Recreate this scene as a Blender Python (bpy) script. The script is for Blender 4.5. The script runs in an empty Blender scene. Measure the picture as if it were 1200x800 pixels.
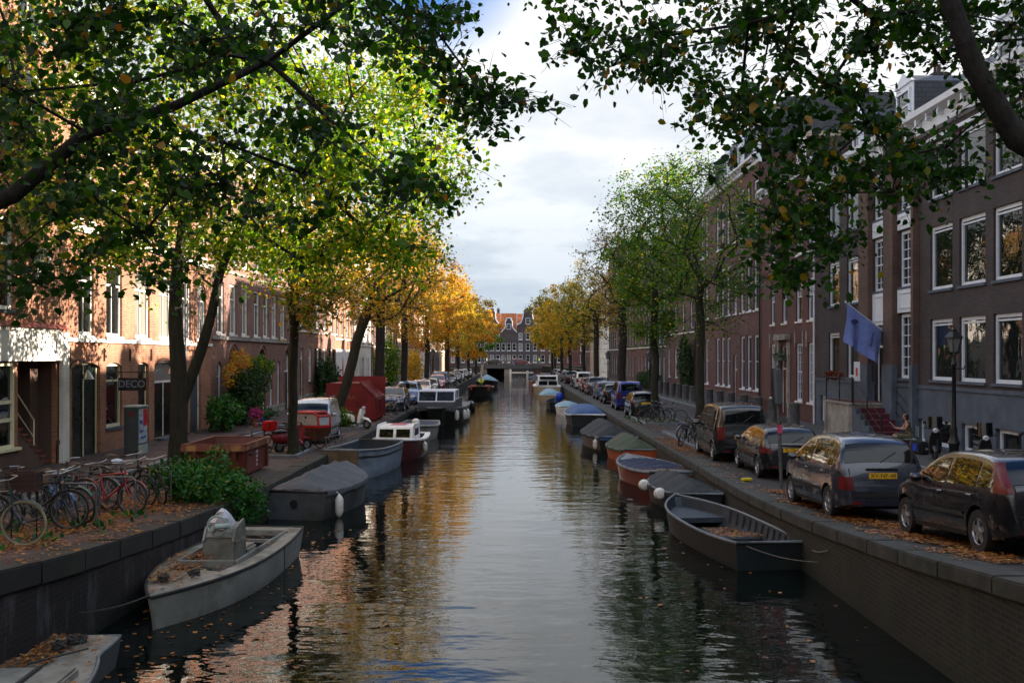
import bpy, bmesh, math, random
import numpy as np
from mathutils import Vector, Matrix
from math import sin, cos, pi, sqrt, atan2
R = math.radians
random.seed(7)
scene = bpy.context.scene
COL = scene.collection
F = 1167.0; EYE = 3.3; WATER = -0.85; XL = -6.24; XR = 5.65; FL = -13.9; FR = 14.6

def gz(y):
    """street level: flat, rising towards the bridge the camera stands on"""
    return 0.0 if y > 27 else 0.0031*(27-max(y, 2))**2
def W3(px, py, D):
    return Vector(((px-600)*D/F, D, EYE+(418-py)*D/F))

# ------------------------------------------------------------------ materials
MATS = {}
def _nt(name):
    m = bpy.data.materials.new(name); m.use_nodes = True
    nt = m.node_tree; b = nt.nodes['Principled BSDF']
    return m, nt, b
def N(nt, t, **kw):
    n = nt.nodes.new(t)
    for k, v in kw.items(): setattr(n, k, v)
    return n
def c4(c): return (c[0], c[1], c[2], 1)
def mixc(nt, fac, a, b, mode='MIX'):
    n = N(nt, 'ShaderNodeMix', data_type='RGBA', blend_type=mode)
    for sock, val in ((0, fac), (6, a), (7, b)):
        if isinstance(val, (int, float)): n.inputs[sock].default_value = val
        elif isinstance(val, tuple): n.inputs[sock].default_value = c4(val)
        else: nt.links.new(val, n.inputs[sock])
    return n.outputs[2]
def math_(nt, op, a, b=0.0, c=0.0):
    n = N(nt, 'ShaderNodeMath', operation=op)
    for i, v in enumerate((a, b, c)):
        if isinstance(v, (int, float)): n.inputs[i].default_value = v
        else: nt.links.new(v, n.inputs[i])
    return n.outputs[0]
def noise(nt, vec, scale, detail=4, rough=0.55):
    n = N(nt, 'ShaderNodeTexNoise'); n.inputs['Scale'].default_value = scale
    n.inputs['Detail'].default_value = detail; n.inputs['Roughness'].default_value = rough
    if vec is not None: nt.links.new(vec, n.inputs['Vector'])
    return n.outputs['Fac']
def ramp(nt, fac, stops):
    n = N(nt, 'ShaderNodeValToRGB'); r = n.color_ramp
    while len(r.elements) > 1: r.elements.remove(r.elements[-1])
    r.elements[0].position = stops[0][0]; r.elements[0].color = c4(stops[0][1])
    for p, c in stops[1:]:
        e = r.elements.new(p); e.color = c4(c)
    nt.links.new(fac, n.inputs[0]); return n.outputs[0]
def bump(nt, b, h, strength=0.3, dist=0.01):
    n = N(nt, 'ShaderNodeBump'); n.inputs['Strength'].default_value = strength; n.inputs['Distance'].default_value = dist
    nt.links.new(h, n.inputs['Height']); nt.links.new(n.outputs[0], b.inputs['Normal'])
def objvec(nt): return N(nt, 'ShaderNodeTexCoord').outputs['Object']

def paint(name, c, rough=0.45, metal=0.0, var=0.12, scale=6.0, dirt=None, coat=0.0, bmp=0.0):
    """a painted / plain surface with uneven tone"""
    if name in MATS: return MATS[name]
    m, nt, b = _nt(name)
    v = objvec(nt)
    n1 = noise(nt, v, scale, 5)
    lo = tuple(x*(1-var*1.6) for x in c); hi = tuple(min(1, x*(1+var)) for x in c)
    col = ramp(nt, n1, [(0.3, lo), (0.7, hi)])
    if dirt:
        n2 = noise(nt, v, scale*0.35, 6, 0.7)
        f = ramp(nt, n2, [(0.5, (0, 0, 0)), (0.68, (1, 1, 1))])
        col = mixc(nt, f, col, dirt)
    nt.links.new(col, b.inputs['Base Color'])
    rr = math_(nt, 'MULTIPLY_ADD', n1, 0.25, rough-0.12)
    nt.links.new(rr, b.inputs['Roughness'])
    b.inputs['Metallic'].default_value = metal
    if coat: b.inputs['Coat Weight'].default_value = coat; b.inputs['Coat Roughness'].default_value = 0.04
    if bmp: bump(nt, b, noise(nt, v, scale*6, 4), bmp, 0.01)
    MATS[name] = m; return m

def brick(name, c1, c2, mortar, bw=0.22, bh=0.065, rough=0.85, stain=None, stain_amt=0.5, mort=0.012, algae=False):
    if name in MATS: return MATS[name]
    m, nt, b = _nt(name)
    tc = objvec(nt); s = N(nt, 'ShaderNodeSeparateXYZ'); nt.links.new(tc, s.inputs[0])
    u = math_(nt, 'ADD', s.outputs[0], s.outputs[1])
    cb = N(nt, 'ShaderNodeCombineXYZ'); nt.links.new(u, cb.inputs[0]); nt.links.new(s.outputs[2], cb.inputs[1])
    bt = N(nt, 'ShaderNodeTexBrick'); nt.links.new(cb.outputs[0], bt.inputs['Vector'])
    bt.inputs['Color1'].default_value = c4(c1); bt.inputs['Color2'].default_value = c4(c2); bt.inputs['Mortar'].default_value = c4(mortar)
    bt.inputs['Scale'].default_value = 1.0; bt.inputs['Mortar Size'].default_value = mort; bt.inputs['Mortar Smooth'].default_value = 0.3
    bt.inputs['Brick Width'].default_value = bw; bt.inputs['Row Height'].default_value = bh
    n1 = noise(nt, tc, 0.7, 6, 0.65)
    f = ramp(nt, n1, [(0.3, (0.62, 0.62, 0.62)), (0.7, (1.3, 1.3, 1.3))])
    col = mixc(nt, 1.0, bt.outputs['Color'], f, 'MULTIPLY')
    if stain:
        n2 = N(nt, 'ShaderNodeMapping'); n2.inputs['Scale'].default_value = (2.2, 2.2, 0.5); nt.links.new(tc, n2.inputs[0])
        f2 = ramp(nt, noise(nt, n2.outputs[0], 1.2, 7, 0.75), [(0.5, (0, 0, 0)), (0.62, (1, 1, 1))])
        f3 = math_(nt, 'MULTIPLY', f2, stain_amt)
        col = mixc(nt, f3, col, stain)
    if algae:   # the green-black growth up to the usual water line
        e = math_(nt, 'MULTIPLY_ADD', noise(nt, tc, 3.0, 5, 0.7), 0.5, s.outputs[2])
        fa = ramp(nt, math_(nt, 'ADD', e, 1.0), [(0.42, (1, 1, 1)), (0.62, (0, 0, 0))])
        col = mixc(nt, math_(nt, 'MULTIPLY', fa, 0.8), col, (0.010, 0.014, 0.006))
    nt.links.new(col, b.inputs['Base Color']); b.inputs['Roughness'].default_value = rough
    bump(nt, b, math_(nt, 'ADD', bt.outputs['Fac'], math_(nt, 'MULTIPLY', noise(nt, tc, 9, 5, 0.7), -0.8)), -0.6, 0.015)
    MATS[name] = m; return m

def glass(name, c=(0.012, 0.015, 0.016), curtain=None, wav=0.12):
    if name in MATS: return MATS[name]
    m, nt, b = _nt(name)
    v = objvec(nt)
    oi = N(nt, 'ShaderNodeObjectInfo')
    lo = tuple(x*0.5 for x in c)
    col = mixc(nt, oi.outputs['Random'], lo, c)
    if curtain:
        f = ramp(nt, oi.outputs['Random'], [(0.62, (0, 0, 0)), (0.66, (1, 1, 1))])
        s = N(nt, 'ShaderNodeSeparateXYZ'); nt.links.new(v, s.inputs[0])
        w = math_(nt, 'MULTIPLY_ADD', math_(nt, 'SINE', math_(nt, 'MULTIPLY', s.outputs[0], 40.0)), 0.08, 0.75)
        f = math_(nt, 'MULTIPLY', f, w)
        col = mixc(nt, f, col, curtain)
    nt.links.new(col, b.inputs['Base Color'])
    b.inputs['Roughness'].default_value = 0.02; b.inputs['IOR'].default_value = 1.6
    bump(nt, b, noise(nt, v, 1.7, 1), wav, 0.05)
    MATS[name] = m; return m

def leafmat(name, stops, trans=0.4):
    if name in MATS: return MATS[name]
    m, nt, b = _nt(name)
    g = N(nt, 'ShaderNodeNewGeometry')
    col = ramp(nt, g.outputs['Random Per Island'], stops)
    nt.links.new(col, b.inputs['Base Color']); b.inputs['Roughness'].default_value = 0.45
    b.inputs['Specular IOR Level'].default_value = 0.35
    t = N(nt, 'ShaderNodeBsdfTranslucent')
    tcol = mixc(nt, 1.0, col, (1.6, 1.5, 0.6), 'MULTIPLY')
    nt.links.new(tcol, t.inputs['Color'])
    mx = N(nt, 'ShaderNodeMixShader'); mx.inputs[0].default_value = trans
    nt.links.new(b.outputs[0], mx.inputs[1]); nt.links.new(t.outputs[0], mx.inputs[2])
    nt.links.new(mx.outputs[0], nt.nodes['Material Output'].inputs[0])
    MATS[name] = m; return m

def barkmat(name, c1, c2):
    m, nt, b = _nt(name)
    v = objvec(nt); mp = N(nt, 'ShaderNodeMapping'); mp.inputs['Scale'].default_value = (1, 1, 0.2); nt.links.new(v, mp.inputs[0])
    n1 = noise(nt, mp.outputs[0], 14, 6, 0.7)
    nt.links.new(ramp(nt, n1, [(0.35, c1), (0.65, c2)]), b.inputs['Base Color'])
    b.inputs['Roughness'].default_value = 0.9; bump(nt, b, math_(nt, 'ADD', n1, math_(nt, 'MULTIPLY', noise(nt, v, 5, 3), 0.8)), 1.0, 0.06)
    MATS[name] = m; return m

def pavers(name, c1, c2, mortar, bw, bh, rot=0.0, rough=0.75, mort=0.012, grime=(0.02, 0.02, 0.02)):
    m, nt, b = _nt(name)
    v = objvec(nt); mp = N(nt, 'ShaderNodeMapping'); mp.inputs['Rotation'].default_value = (0, 0, rot); nt.links.new(v, mp.inputs[0])
    bt = N(nt, 'ShaderNodeTexBrick'); nt.links.new(mp.outputs[0], bt.inputs['Vector'])
    bt.inputs['Color1'].default_value = c4(c1); bt.inputs['Color2'].default_value = c4(c2); bt.inputs['Mortar'].default_value = c4(mortar)
    bt.inputs['Scale'].default_value = 1.0; bt.inputs['Mortar Size'].default_value = mort
    bt.inputs['Brick Width'].default_value = bw; bt.inputs['Row Height'].default_value = bh
    f = ramp(nt, noise(nt, v, 0.9, 7, 0.7), [(0.3, (0.6, 0.6, 0.6)), (0.7, (1.3, 1.3, 1.3))])
    col = mixc(nt, 1.0, bt.outputs['Color'], f, 'MULTIPLY')
    g = ramp(nt, noise(nt, v, 2.6, 6, 0.7), [(0.52, (0, 0, 0)), (0.7, (0.8, 0.8, 0.8))])
    col = mixc(nt, g, col, grime)
    nt.links.new(col, b.inputs['Base Color']); b.inputs['Roughness'].default_value = rough
    bump(nt, b, math_(nt, 'ADD', math_(nt, 'MULTIPLY', bt.outputs['Fac'], -1.0), math_(nt, 'MULTIPLY', noise(nt, v, 30, 3), 0.5)), 0.5, 0.01)
    MATS[name] = m; return m

def watermat():
    m, nt, b = _nt('canal_water')
    b.inputs['Base Color'].default_value = (0.003, 0.006, 0.005, 1)
    b.inputs['Roughness'].default_value = 0.015; b.inputs['IOR'].default_value = 1.33; b.inputs['Specular Tint'].default_value = (0.86, 0.95, 1.0, 1)
    v = objvec(nt)
    def layer(sx, sy, sc, det, w):
        mp = N(nt, 'ShaderNodeMapping'); mp.inputs['Scale'].default_value = (sx, sy, 1); nt.links.new(v, mp.inputs[0])
        return math_(nt, 'MULTIPLY', noise(nt, mp.outputs[0], sc, det, 0.5), w)
    h = math_(nt, 'ADD', layer(0.55, 1.0, 2.3, 2, 0.55), layer(0.3, 1.0, 0.8, 2, 1.0))
    h = math_(nt, 'ADD', h, layer(1.0, 1.0, 7.0, 2, 0.06))
    bn = N(nt, 'ShaderNodeBump'); bn.inputs['Strength'].default_value = 1.0; bn.inputs['Distance'].default_value = 0.035
    # calmer and rougher patches where the breeze touches the water
    p = ramp(nt, layer(0.12, 0.05, 1.0, 2, 1.0), [(0.35, (0.45, 0.45, 0.45)), (0.65, (1, 1, 1))])
    nt.links.new(math_(nt, 'MULTIPLY', h, p), bn.inputs['Height']); nt.links.new(bn.outputs[0], b.inputs['Normal'])
    MATS['water'] = m; return m

# ------------------------------------------------------------------ mesh builder
class MB:
    def __init__(self): self.v = []; self.f = []; self.mi = []; self.cur = 0
    def add(self, vs, fs):
        o = len(self.v); self.v += [tuple(p) for p in vs]
        for f in fs: self.f.append(tuple(i+o for i in f)); self.mi.append(self.cur)
        return self
    def box(self, x0, x1, y0, y1, z0, z1):
        return self.add([(x0,y0,z0),(x1,y0,z0),(x1,y1,z0),(x0,y1,z0),(x0,y0,z1),(x1,y0,z1),(x1,y1,z1),(x0,y1,z1)],
            [(0,3,2,1),(4,5,6,7),(0,1,5,4),(1,2,6,5),(2,3,7,6),(3,0,4,7)])
    def quad(self, a, b, c, d): return self.add([a, b, c, d], [(0, 1, 2, 3)])
    def tube(self, pts, r, n=8, closed=False, caps=True):
        pts = [Vector(p) for p in pts]; k = len(pts)
        rs = r if isinstance(r, (list, tuple)) else [r]*k
        vs = []; prev = None
        for i, p in enumerate(pts):
            if closed: t = pts[(i+1) % k]-pts[i-1]
            else: t = pts[min(i+1, k-1)]-pts[max(i-1, 0)]
            if t.length < 1e-9: t = Vector((0, 0, 1))
            t.normalize()
            if prev is None:
                a = Vector((0, 0, 1)) if abs(t.z) < 0.9 else Vector((1, 0, 0))
                u = t.cross(a).normalized()
            else:
                u = prev-t*prev.dot(t)
                u = u.normalized() if u.length > 1e-6 else t.orthogonal().normalized()
            prev = u; w = t.cross(u)
            for j in range(n):
                a = 2*pi*j/n
                vs.append(p+(u*cos(a)+w*sin(a))*rs[i])
        fs = []
        for i in range(k if closed else k-1):
            i2 = (i+1) % k
            for j in range(n):
                j2 = (j+1) % n
                fs.append((i*n+j, i*n+j2, i2*n+j2, i2*n+j))
        if caps and not closed:
            fs.append(tuple(range(n-1, -1, -1))); fs.append(tuple((k-1)*n+j for j in range(n)))
        return self.add(vs, fs)
    def ring(self, c, r, tr, n=24, m=6, axis='y'):
        pts = []
        for i in range(n):
            a = 2*pi*i/n; x, z = r*cos(a), r*sin(a)
            pts.append(Vector(c)+Vector({'y': (x, 0, z), 'z': (x, z, 0), 'x': (0, x, z)}[axis]))
        return self.tube(pts, tr, m, closed=True)
    def lathe(self, prof, n=16, c=(0, 0, 0), axis='z', caps=True):
        vs = []
        for r, h in prof:
            for j in range(n):
                a = 2*pi*j/n; x, y = r*cos(a), r*sin(a)
                p = {'z': (x, y, h), 'y': (x, h, y), 'x': (h, x, y)}[axis]
                vs.append((c[0]+p[0], c[1]+p[1], c[2]+p[2]))
        k = len(prof)
        fs = [(i*n+j, i*n+(j+1) % n, (i+1)*n+(j+1) % n, (i+1)*n+j) for i in range(k-1) for j in range(n)]
        if caps: fs += [tuple(range(n-1, -1, -1)), tuple((k-1)*n+j for j in range(n))]
        return self.add(vs, fs)
    def prism(self, poly, a, b, plane='xz'):
        """poly = 2D outline; extruded from a to b along the third axis"""
        def P(p, h): return {'xz': (p[0], h, p[1]), 'xy': (p[0], p[1], h), 'yz': (h, p[0], p[1])}[plane]
        n = len(poly); vs = [P(p, a) for p in poly]+[P(p, b) for p in poly]
        return self.add(vs, [tuple(range(n)), tuple(range(2*n-1, n-1, -1))]+[(i, (i+1) % n, n+(i+1) % n, n+i) for i in range(n)])
    def grid(self, G, closed=False):
        n = len(G); m = len(G[0]); vs = [p for row in G for p in row]
        fs = [(i*m+j, (i+1)*m+j, (i+1)*m+(j+1) % m, i*m+(j+1) % m) for i in range(n-1) for j in range(m if closed else m-1)]
        return self.add(vs, fs)
    def mesh(self, name, mat, smooth=False, bevel=0, ang=35):
        me = bpy.data.meshes.new(name); me.from_pydata(self.v, [], self.f)
        for mt in (mat if isinstance(mat, (list, tuple)) else [mat]): me.materials.append(mt)
        me.polygons.foreach_set('material_index', self.mi)
        if bevel:
            bm = bmesh.new(); bm.from_mesh(me)
            es = [e for e in bm.edges if len(e.link_faces) == 2 and e.calc_face_angle(0) > 0.6]
            try: bmesh.ops.bevel(bm, geom=es, offset=bevel, segments=2, affect='EDGES', clamp_overlap=True)
            except Exception: pass
            bm.to_mesh(me); bm.free()
        if smooth or bevel:
            me.shade_smooth(); me.set_sharp_from_angle(angle=R(ang))
        me.update(); return me
    def build(self, name, mat, parent=None, smooth=False, bevel=0, loc=None, ang=35, label=None):
        return link(name, self.mesh(name, mat, smooth, bevel, ang), parent, loc, label)

def link(name, me, parent=None, loc=None, label=None):
    o = bpy.data.objects.new(name, me); COL.objects.link(o)
    if parent: o.parent = parent
    if loc is not None: o.location = loc
    if label: o['label'] = label
    return o
def tag(o, label, cat, group=None, kind=None):
    o['label'] = label
    if cat: o['category'] = cat
    if group: o['group'] = group
    if kind: o['kind'] = kind
    return o
def thing(name, label, cat, loc=(0, 0, 0), rz=0.0, group=None):
    o = bpy.data.objects.new(name, None); COL.objects.link(o); o.empty_display_size = 0.2
    o.location = loc; o.rotation_euler = (0, 0, rz)
    return tag(o, label, cat, group)
def struct(name, mb, mat, **k):
    o = mb.build(name, mat, **k); o['kind'] = 'structure'; o['label'] = k.get('label') or name.replace('_', ' '); return o
KIDS = {}
def children(o): return [c for c in list(o.children)]
def copy_tree(o, parent=None):
    c = o.copy(); COL.objects.link(c); c.parent = parent
    for ch in children(o): copy_tree(ch, c)
    return c
def dup(o, loc, rz, label, scale=None):
    c = copy_tree(o); c.location = loc; c.rotation_euler = (0, 0, rz); c['label'] = label
    if scale: c.scale = scale
    return c
def recolor(root, table):
    """give the copied parts of one thing another colour: table = {part name: material}"""
    for ch in children(root):
        k = ch.name.split('.')[0]
        if k in table and ch.data:
            ch.data = ch.data.copy(); ch.data.materials[0] = table[k]
        recolor(ch, table)

def text_on(s, size, mat, parent, loc, rot, name='lettering', extrude=0.004, align='CENTER'):
    cu = bpy.data.curves.new('t', 'FONT'); cu.body = s; cu.size = size; cu.extrude = extrude; cu.align_x = align; cu.align_y = 'CENTER'
    o = bpy.data.objects.new('t', cu); COL.objects.link(o)
    dg = bpy.context.evaluated_depsgraph_get(); me = bpy.data.meshes.new_from_object(o.evaluated_get(dg))
    bpy.data.objects.remove(o); me.materials.clear(); me.materials.append(mat); me.name = name
    t = link(name, me, parent, loc); t.rotation_euler = rot; return t

def np_mesh(name, verts, nper, faces_local, mat):
    """verts (N,nper,3); the same local faces for every island"""
    n = verts.shape[0]; me = bpy.data.meshes.new(name)
    me.vertices.add(n*nper); me.vertices.foreach_set('co', verts.reshape(-1).astype(np.float32))
    fl = np.concatenate([np.array(f) for f in faces_local]); tot = np.array([len(f) for f in faces_local])
    loops = (np.arange(n)[:, None]*nper+fl[None, :]).reshape(-1)
    me.loops.add(len(loops)); me.loops.foreach_set('vertex_index', loops.astype(np.int32))
    starts1 = np.concatenate([[0], np.cumsum(tot)[:-1]])
    starts = (np.arange(n)[:, None]*len(fl)+starts1[None, :]).reshape(-1)
    me.polygons.add(len(starts)); me.polygons.foreach_set('loop_start', starts.astype(np.int32))
    me.materials.append(mat); me.update(calc_edges=True); me.validate(); return me

LEAF = np.array([(0, 0, 0), (.26, .33, .07), (.64, .30, .06), (1, 0, -.06), (.64, -.30, .06), (.26, -.33, .07)])
def leaves(name, C, size, mat, rng, up=0.7, droop=0.25, simple=False, flat=False):
    n = len(C); C = np.asarray(C, float)
    nr = rng.normal(size=(n, 3)); nr /= np.linalg.norm(nr, axis=1)[:, None]
    nr = nr*(0.15 if flat else 1)+np.array([0, 0, up if not flat else 1]); nr /= np.linalg.norm(nr, axis=1)[:, None]
    d = rng.normal(size=(n, 3)); d[:, 2] -= 0 if flat else droop
    d -= nr*(d*nr).sum(1)[:, None]; d /= np.linalg.norm(d, axis=1)[:, None]
    s = np.cross(nr, d); sz = size*rng.uniform(0.5, 1.3, n)
    L = LEAF[[0, 1, 3, 5]].copy() if simple else LEAF
    if simple: L[1, :2] = (.45, .36); L[3, :2] = (.45, -.36)
    V = C[:, None, :]+sz[:, None, None]*(L[None, :, 0, None]*d[:, None]+L[None, :, 1, None]*s[:, None]+L[None, :, 2, None]*nr[:, None])
    fl = [(0, 1, 2), (0, 2, 3)] if simple else [(0, 1, 2, 3), (0, 3, 4, 5)]
    return np_mesh(name, V, V.shape[1], fl, mat)
# ------------------------------------------------------------------ palette
M = {}
M['white'] = paint('white_paint', (0.80, 0.79, 0.76), 0.4, var=0.06, dirt=(0.45, 0.42, 0.36))
M['blue_white'] = paint('cool_white_paint', (0.62, 0.67, 0.74), 0.4, var=0.06)
M['cream'] = paint('cream_paint', (0.70, 0.66, 0.46), 0.4, var=0.06)
M['plaster_white'] = paint('white_plaster', (0.74, 0.72, 0.68), 0.8, var=0.08, scale=1.5, dirt=(0.5, 0.47, 0.42), bmp=0.1)
M['stone'] = paint('grey_stone', (0.07, 0.09, 0.125), 0.75, var=0.18, scale=2.2, dirt=(0.04, 0.05, 0.065), bmp=0.25)
M['stone_light'] = paint('pale_stone', (0.30, 0.28, 0.25), 0.8, var=0.2, scale=2.5, dirt=(0.14, 0.13, 0.11), bmp=0.2)
M['granite'] = paint('dark_granite', (0.085, 0.087, 0.095), 0.7, var=0.25, scale=7, bmp=0.25)
M['coping'] = paint('coping_stone', (0.045, 0.045, 0.039), 0.8, var=0.4, scale=3.4, dirt=(0.018, 0.024, 0.010), bmp=0.5)
M['coping_dark'] = paint('dark_coping_stone', (0.018, 0.018, 0.017), 0.8, var=0.3, scale=2.6, dirt=(0.03, 0.035, 0.02), bmp=0.5)
M['bare_plaster'] = paint('brown_render', (0.10, 0.06, 0.048), 0.85, var=0.15, scale=1.5, bmp=0.2)
M['door_green'] = paint('dark_green_door_paint', (0.008, 0.02, 0.018), 0.3, var=0.2, coat=0.3)
M['door_black'] = paint('black_door_paint', (0.008, 0.008, 0.01), 0.3, var=0.2, coat=0.3)
M['door_brown'] = paint('brown_door_paint', (0.10, 0.04, 0.02), 0.4, var=0.25)
M['iron'] = paint('black_iron', (0.012, 0.013, 0.014), 0.45, 0.3, var=0.2)
M['steel'] = paint('galvanised_steel', (0.14, 0.145, 0.15), 0.5, 0.6, var=0.2, scale=12)
M['chrome'] = paint('chrome', (0.25, 0.25, 0.25), 0.3, 1.0, var=0.1)
M['rubber'] = paint('rubber', (0.012, 0.012, 0.012), 0.75, var=0.2)
M['gum'] = paint('tan_rubber', (0.32, 0.29, 0.17), 0.7, var=0.2)
M['saddle'] = paint('saddle_vinyl', (0.015, 0.013, 0.012), 0.5)
M['slate'] = brick('slate_roof', (0.028, 0.033, 0.045), (0.045, 0.05, 0.065), (0.012, 0.012, 0.014), 0.3, 0.18, 0.6)
M['tile'] = brick('orange_tile_roof', (0.50, 0.16, 0.05), (0.38, 0.11, 0.035), (0.12, 0.04, 0.02), 0.25, 0.3, 0.8)
M['tile_dark'] = brick('dark_tile_roof', (0.06, 0.045, 0.04), (0.09, 0.06, 0.05), (0.02, 0.02, 0.02), 0.25, 0.3, 0.8)
M['br_orange'] = brick('orange_brown_brick', (0.34, 0.125, 0.06), (0.22, 0.07, 0.034), (0.33, 0.21, 0.14), stain=(0.2, 0.1, 0.07), stain_amt=0.35)
M['br_l3'] = brick('rosy_brick', (0.24, 0.105, 0.075), (0.17, 0.07, 0.05), (0.22, 0.155, 0.125), stain=(0.12, 0.07, 0.06), stain_amt=0.4)
M['br_red'] = brick('red_brick', (0.15, 0.04, 0.03), (0.095, 0.027, 0.022), (0.075, 0.055, 0.05), stain=(0.08, 0.04, 0.035), stain_amt=0.4)
M['br_dark'] = brick('dark_grey_brick', (0.046, 0.027, 0.026), (0.024, 0.016, 0.017), (0.056, 0.048, 0.05), stain=(0.03, 0.03, 0.03), stain_amt=0.3)
M['br_brown'] = brick('brown_brick', (0.12, 0.055, 0.038), (0.08, 0.038, 0.027), (0.09, 0.075, 0.065), stain=(0.06, 0.04, 0.03), stain_amt=0.4)
M['br_purple'] = brick('purple_brown_brick', (0.135, 0.044, 0.034), (0.085, 0.029, 0.025), (0.075, 0.05, 0.047), stain=(0.06, 0.04, 0.04), stain_amt=0.4)
M['br_sand'] = brick('sand_brick', (0.42, 0.28, 0.19), (0.34, 0.21, 0.14), (0.34, 0.28, 0.22))
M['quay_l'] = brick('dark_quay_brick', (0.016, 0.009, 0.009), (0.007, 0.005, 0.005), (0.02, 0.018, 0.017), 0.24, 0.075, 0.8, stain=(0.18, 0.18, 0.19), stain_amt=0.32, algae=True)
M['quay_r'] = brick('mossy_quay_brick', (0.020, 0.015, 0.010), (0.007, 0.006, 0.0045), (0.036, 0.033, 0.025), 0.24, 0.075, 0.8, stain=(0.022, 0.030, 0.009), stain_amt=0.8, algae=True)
M['glass'] = glass('window_glass', curtain=(0.30, 0.28, 0.25))
M['glass_r'] = glass('dark_window_glass')
M['carglass'] = glass('car_glass', (0.004, 0.006, 0.007), wav=0.03); M['carglass'].node_tree.nodes['Principled BSDF'].inputs['IOR'].default_value = 1.45
M['bark'] = barkmat('elm_bark', (0.007, 0.006, 0.005), (0.028, 0.022, 0.017))
M['bark_moss'] = barkmat('mossy_bark', (0.008, 0.008, 0.005), (0.032, 0.030, 0.016))
G1, G2, G3 = (0.018, 0.05, 0.010), (0.035, 0.085, 0.014), (0.07, 0.13, 0.02)
Y1, Y2, O1, O2 = (0.30, 0.26, 0.03), (0.52, 0.36, 0.03), (0.50, 0.22, 0.03), (0.36, 0.12, 0.025)
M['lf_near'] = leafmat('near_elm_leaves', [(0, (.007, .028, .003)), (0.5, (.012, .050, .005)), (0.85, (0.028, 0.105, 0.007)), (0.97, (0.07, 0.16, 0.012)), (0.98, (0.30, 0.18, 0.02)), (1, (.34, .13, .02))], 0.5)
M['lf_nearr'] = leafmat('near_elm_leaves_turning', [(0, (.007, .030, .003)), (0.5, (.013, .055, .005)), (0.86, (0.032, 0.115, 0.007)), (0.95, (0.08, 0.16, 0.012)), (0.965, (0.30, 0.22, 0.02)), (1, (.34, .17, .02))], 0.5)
M['lf_t1'] = leafmat('green_yellow_leaves', [(0, (.03, .11, .01)), (0.3, (.08, .2, .012)), (0.62, (0.18, 0.32, 0.012)), (0.9, (.34, .37, .02)), (0.985, Y2), (1, O1)], 0.6)
M['lf_green'] = leafmat('green_leaves', [(0, (.022, .08, .008)), (0.4, (.045, .135, .010)), (0.75, (0.10, 0.20, 0.013)), (0.92, (0.2, 0.28, 0.02)), (0.96, Y1), (1, Y2)], 0.55)
M['lf_mid'] = leafmat('yellowing_leaves', [(0, G2), (0.3, (0.10, 0.14, 0.02)), (0.6, Y1), (0.85, Y2), (1, O1)], 0.5)
M['lf_yel'] = leafmat('yellow_leaves', [(0, (0.10, 0.14, 0.02)), (0.25, Y1), (0.6, Y2), (0.85, (0.58, 0.30, 0.03)), (1, O1)], 0.5)
M['lf_orange'] = leafmat('orange_leaves', [(0, Y1), (0.3, Y2), (0.6, O1), (0.85, O2), (1, (0.2, 0.07, 0.02))], 0.5)
M['lf_brown'] = leafmat('brown_sparse_leaves', [(0, (0.10, 0.10, 0.02)), (0.4, (0.26, 0.18, 0.03)), (0.8, (0.30, 0.14, 0.03)), (1, (0.14, 0.06, 0.02))], 0.4)
M['lf_bush'] = leafmat('bush_leaves', [(0, (0.006, 0.045, 0.008)), (0.5, (0.014, 0.10, 0.012)), (0.95, (0.04, 0.17, 0.02)), (1, (0.2, 0.2, 0.03))], 0.3)
M['lf_ivy'] = leafmat('dark_ivy_leaves', [(0, (0.008, 0.025, 0.008)), (0.6, (0.02, 0.06, 0.015)), (1, (0.05, 0.10, 0.02))], 0.3)
M['litter'] = leafmat('fallen_leaves_mat', [(0, (0.07, 0.022, 0.008)), (0.35, (0.20, 0.065, 0.015)), (0.7, (0.38, 0.14, 0.03)), (0.93, (.44, .2, .04)), (1, (0.5, 0.33, 0.07))], 0.15)
M['petal'] = leafmat('pink_petals', [(0, (0.3, 0.03, 0.12)), (1, (0.4, 0.05, 0.3))], 0.3)
M['petal_red'] = leafmat('red_petals', [(0, (0.3, 0.01, 0.01)), (0.5, (0.12, 0.02, 0.01)), (1, (0.03, 0.06, 0.01))], 0.3)
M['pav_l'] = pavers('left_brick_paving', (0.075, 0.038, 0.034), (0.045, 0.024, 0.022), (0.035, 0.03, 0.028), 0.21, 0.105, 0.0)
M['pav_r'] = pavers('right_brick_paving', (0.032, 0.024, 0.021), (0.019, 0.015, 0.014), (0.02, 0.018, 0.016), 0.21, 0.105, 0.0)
M['pav_walk'] = pavers('pavement_tiles', (0.07, 0.066, 0.07), (0.055, 0.053, 0.056), (0.035, 0.035, 0.035), 0.3, 0.3, 0.0)
M['kerb'] = paint('bluestone_kerb', (0.15, 0.17, 0.2), 0.7, var=0.2, scale=3, bmp=0.2)
M['ground'] = paint('ground_soil', (0.10, 0.085, 0.07), 0.9, var=0.3, scale=0.5)
M['water'] = watermat()
M['yellow_plate'] = paint('plate_yellow', (0.75, 0.42, 0.02), 0.4, var=0.04)
M['ink'] = paint('black_ink', (0.01, 0.01, 0.01), 0.5)
M['red_lens'] = paint('red_lens', (0.13, 0.003, 0.004), 0.35, var=0.1)
M['clear_lens'] = paint('clear_lens', (0.5, 0.5, 0.52), 0.1, var=0.1, coat=0.8)
M['alloy'] = paint('alloy_rim', (0.45, 0.45, 0.46), 0.3, 0.8, var=0.1)
M['tarp_grey'] = paint('grey_tarpaulin', (0.075, 0.082, 0.098), 0.75, var=0.15, scale=3, bmp=0.3)
M['tarp_black'] = paint('black_tarpaulin', (0.014, 0.016, 0.018), 0.8, var=0.3, scale=3, bmp=0.3)
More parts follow.
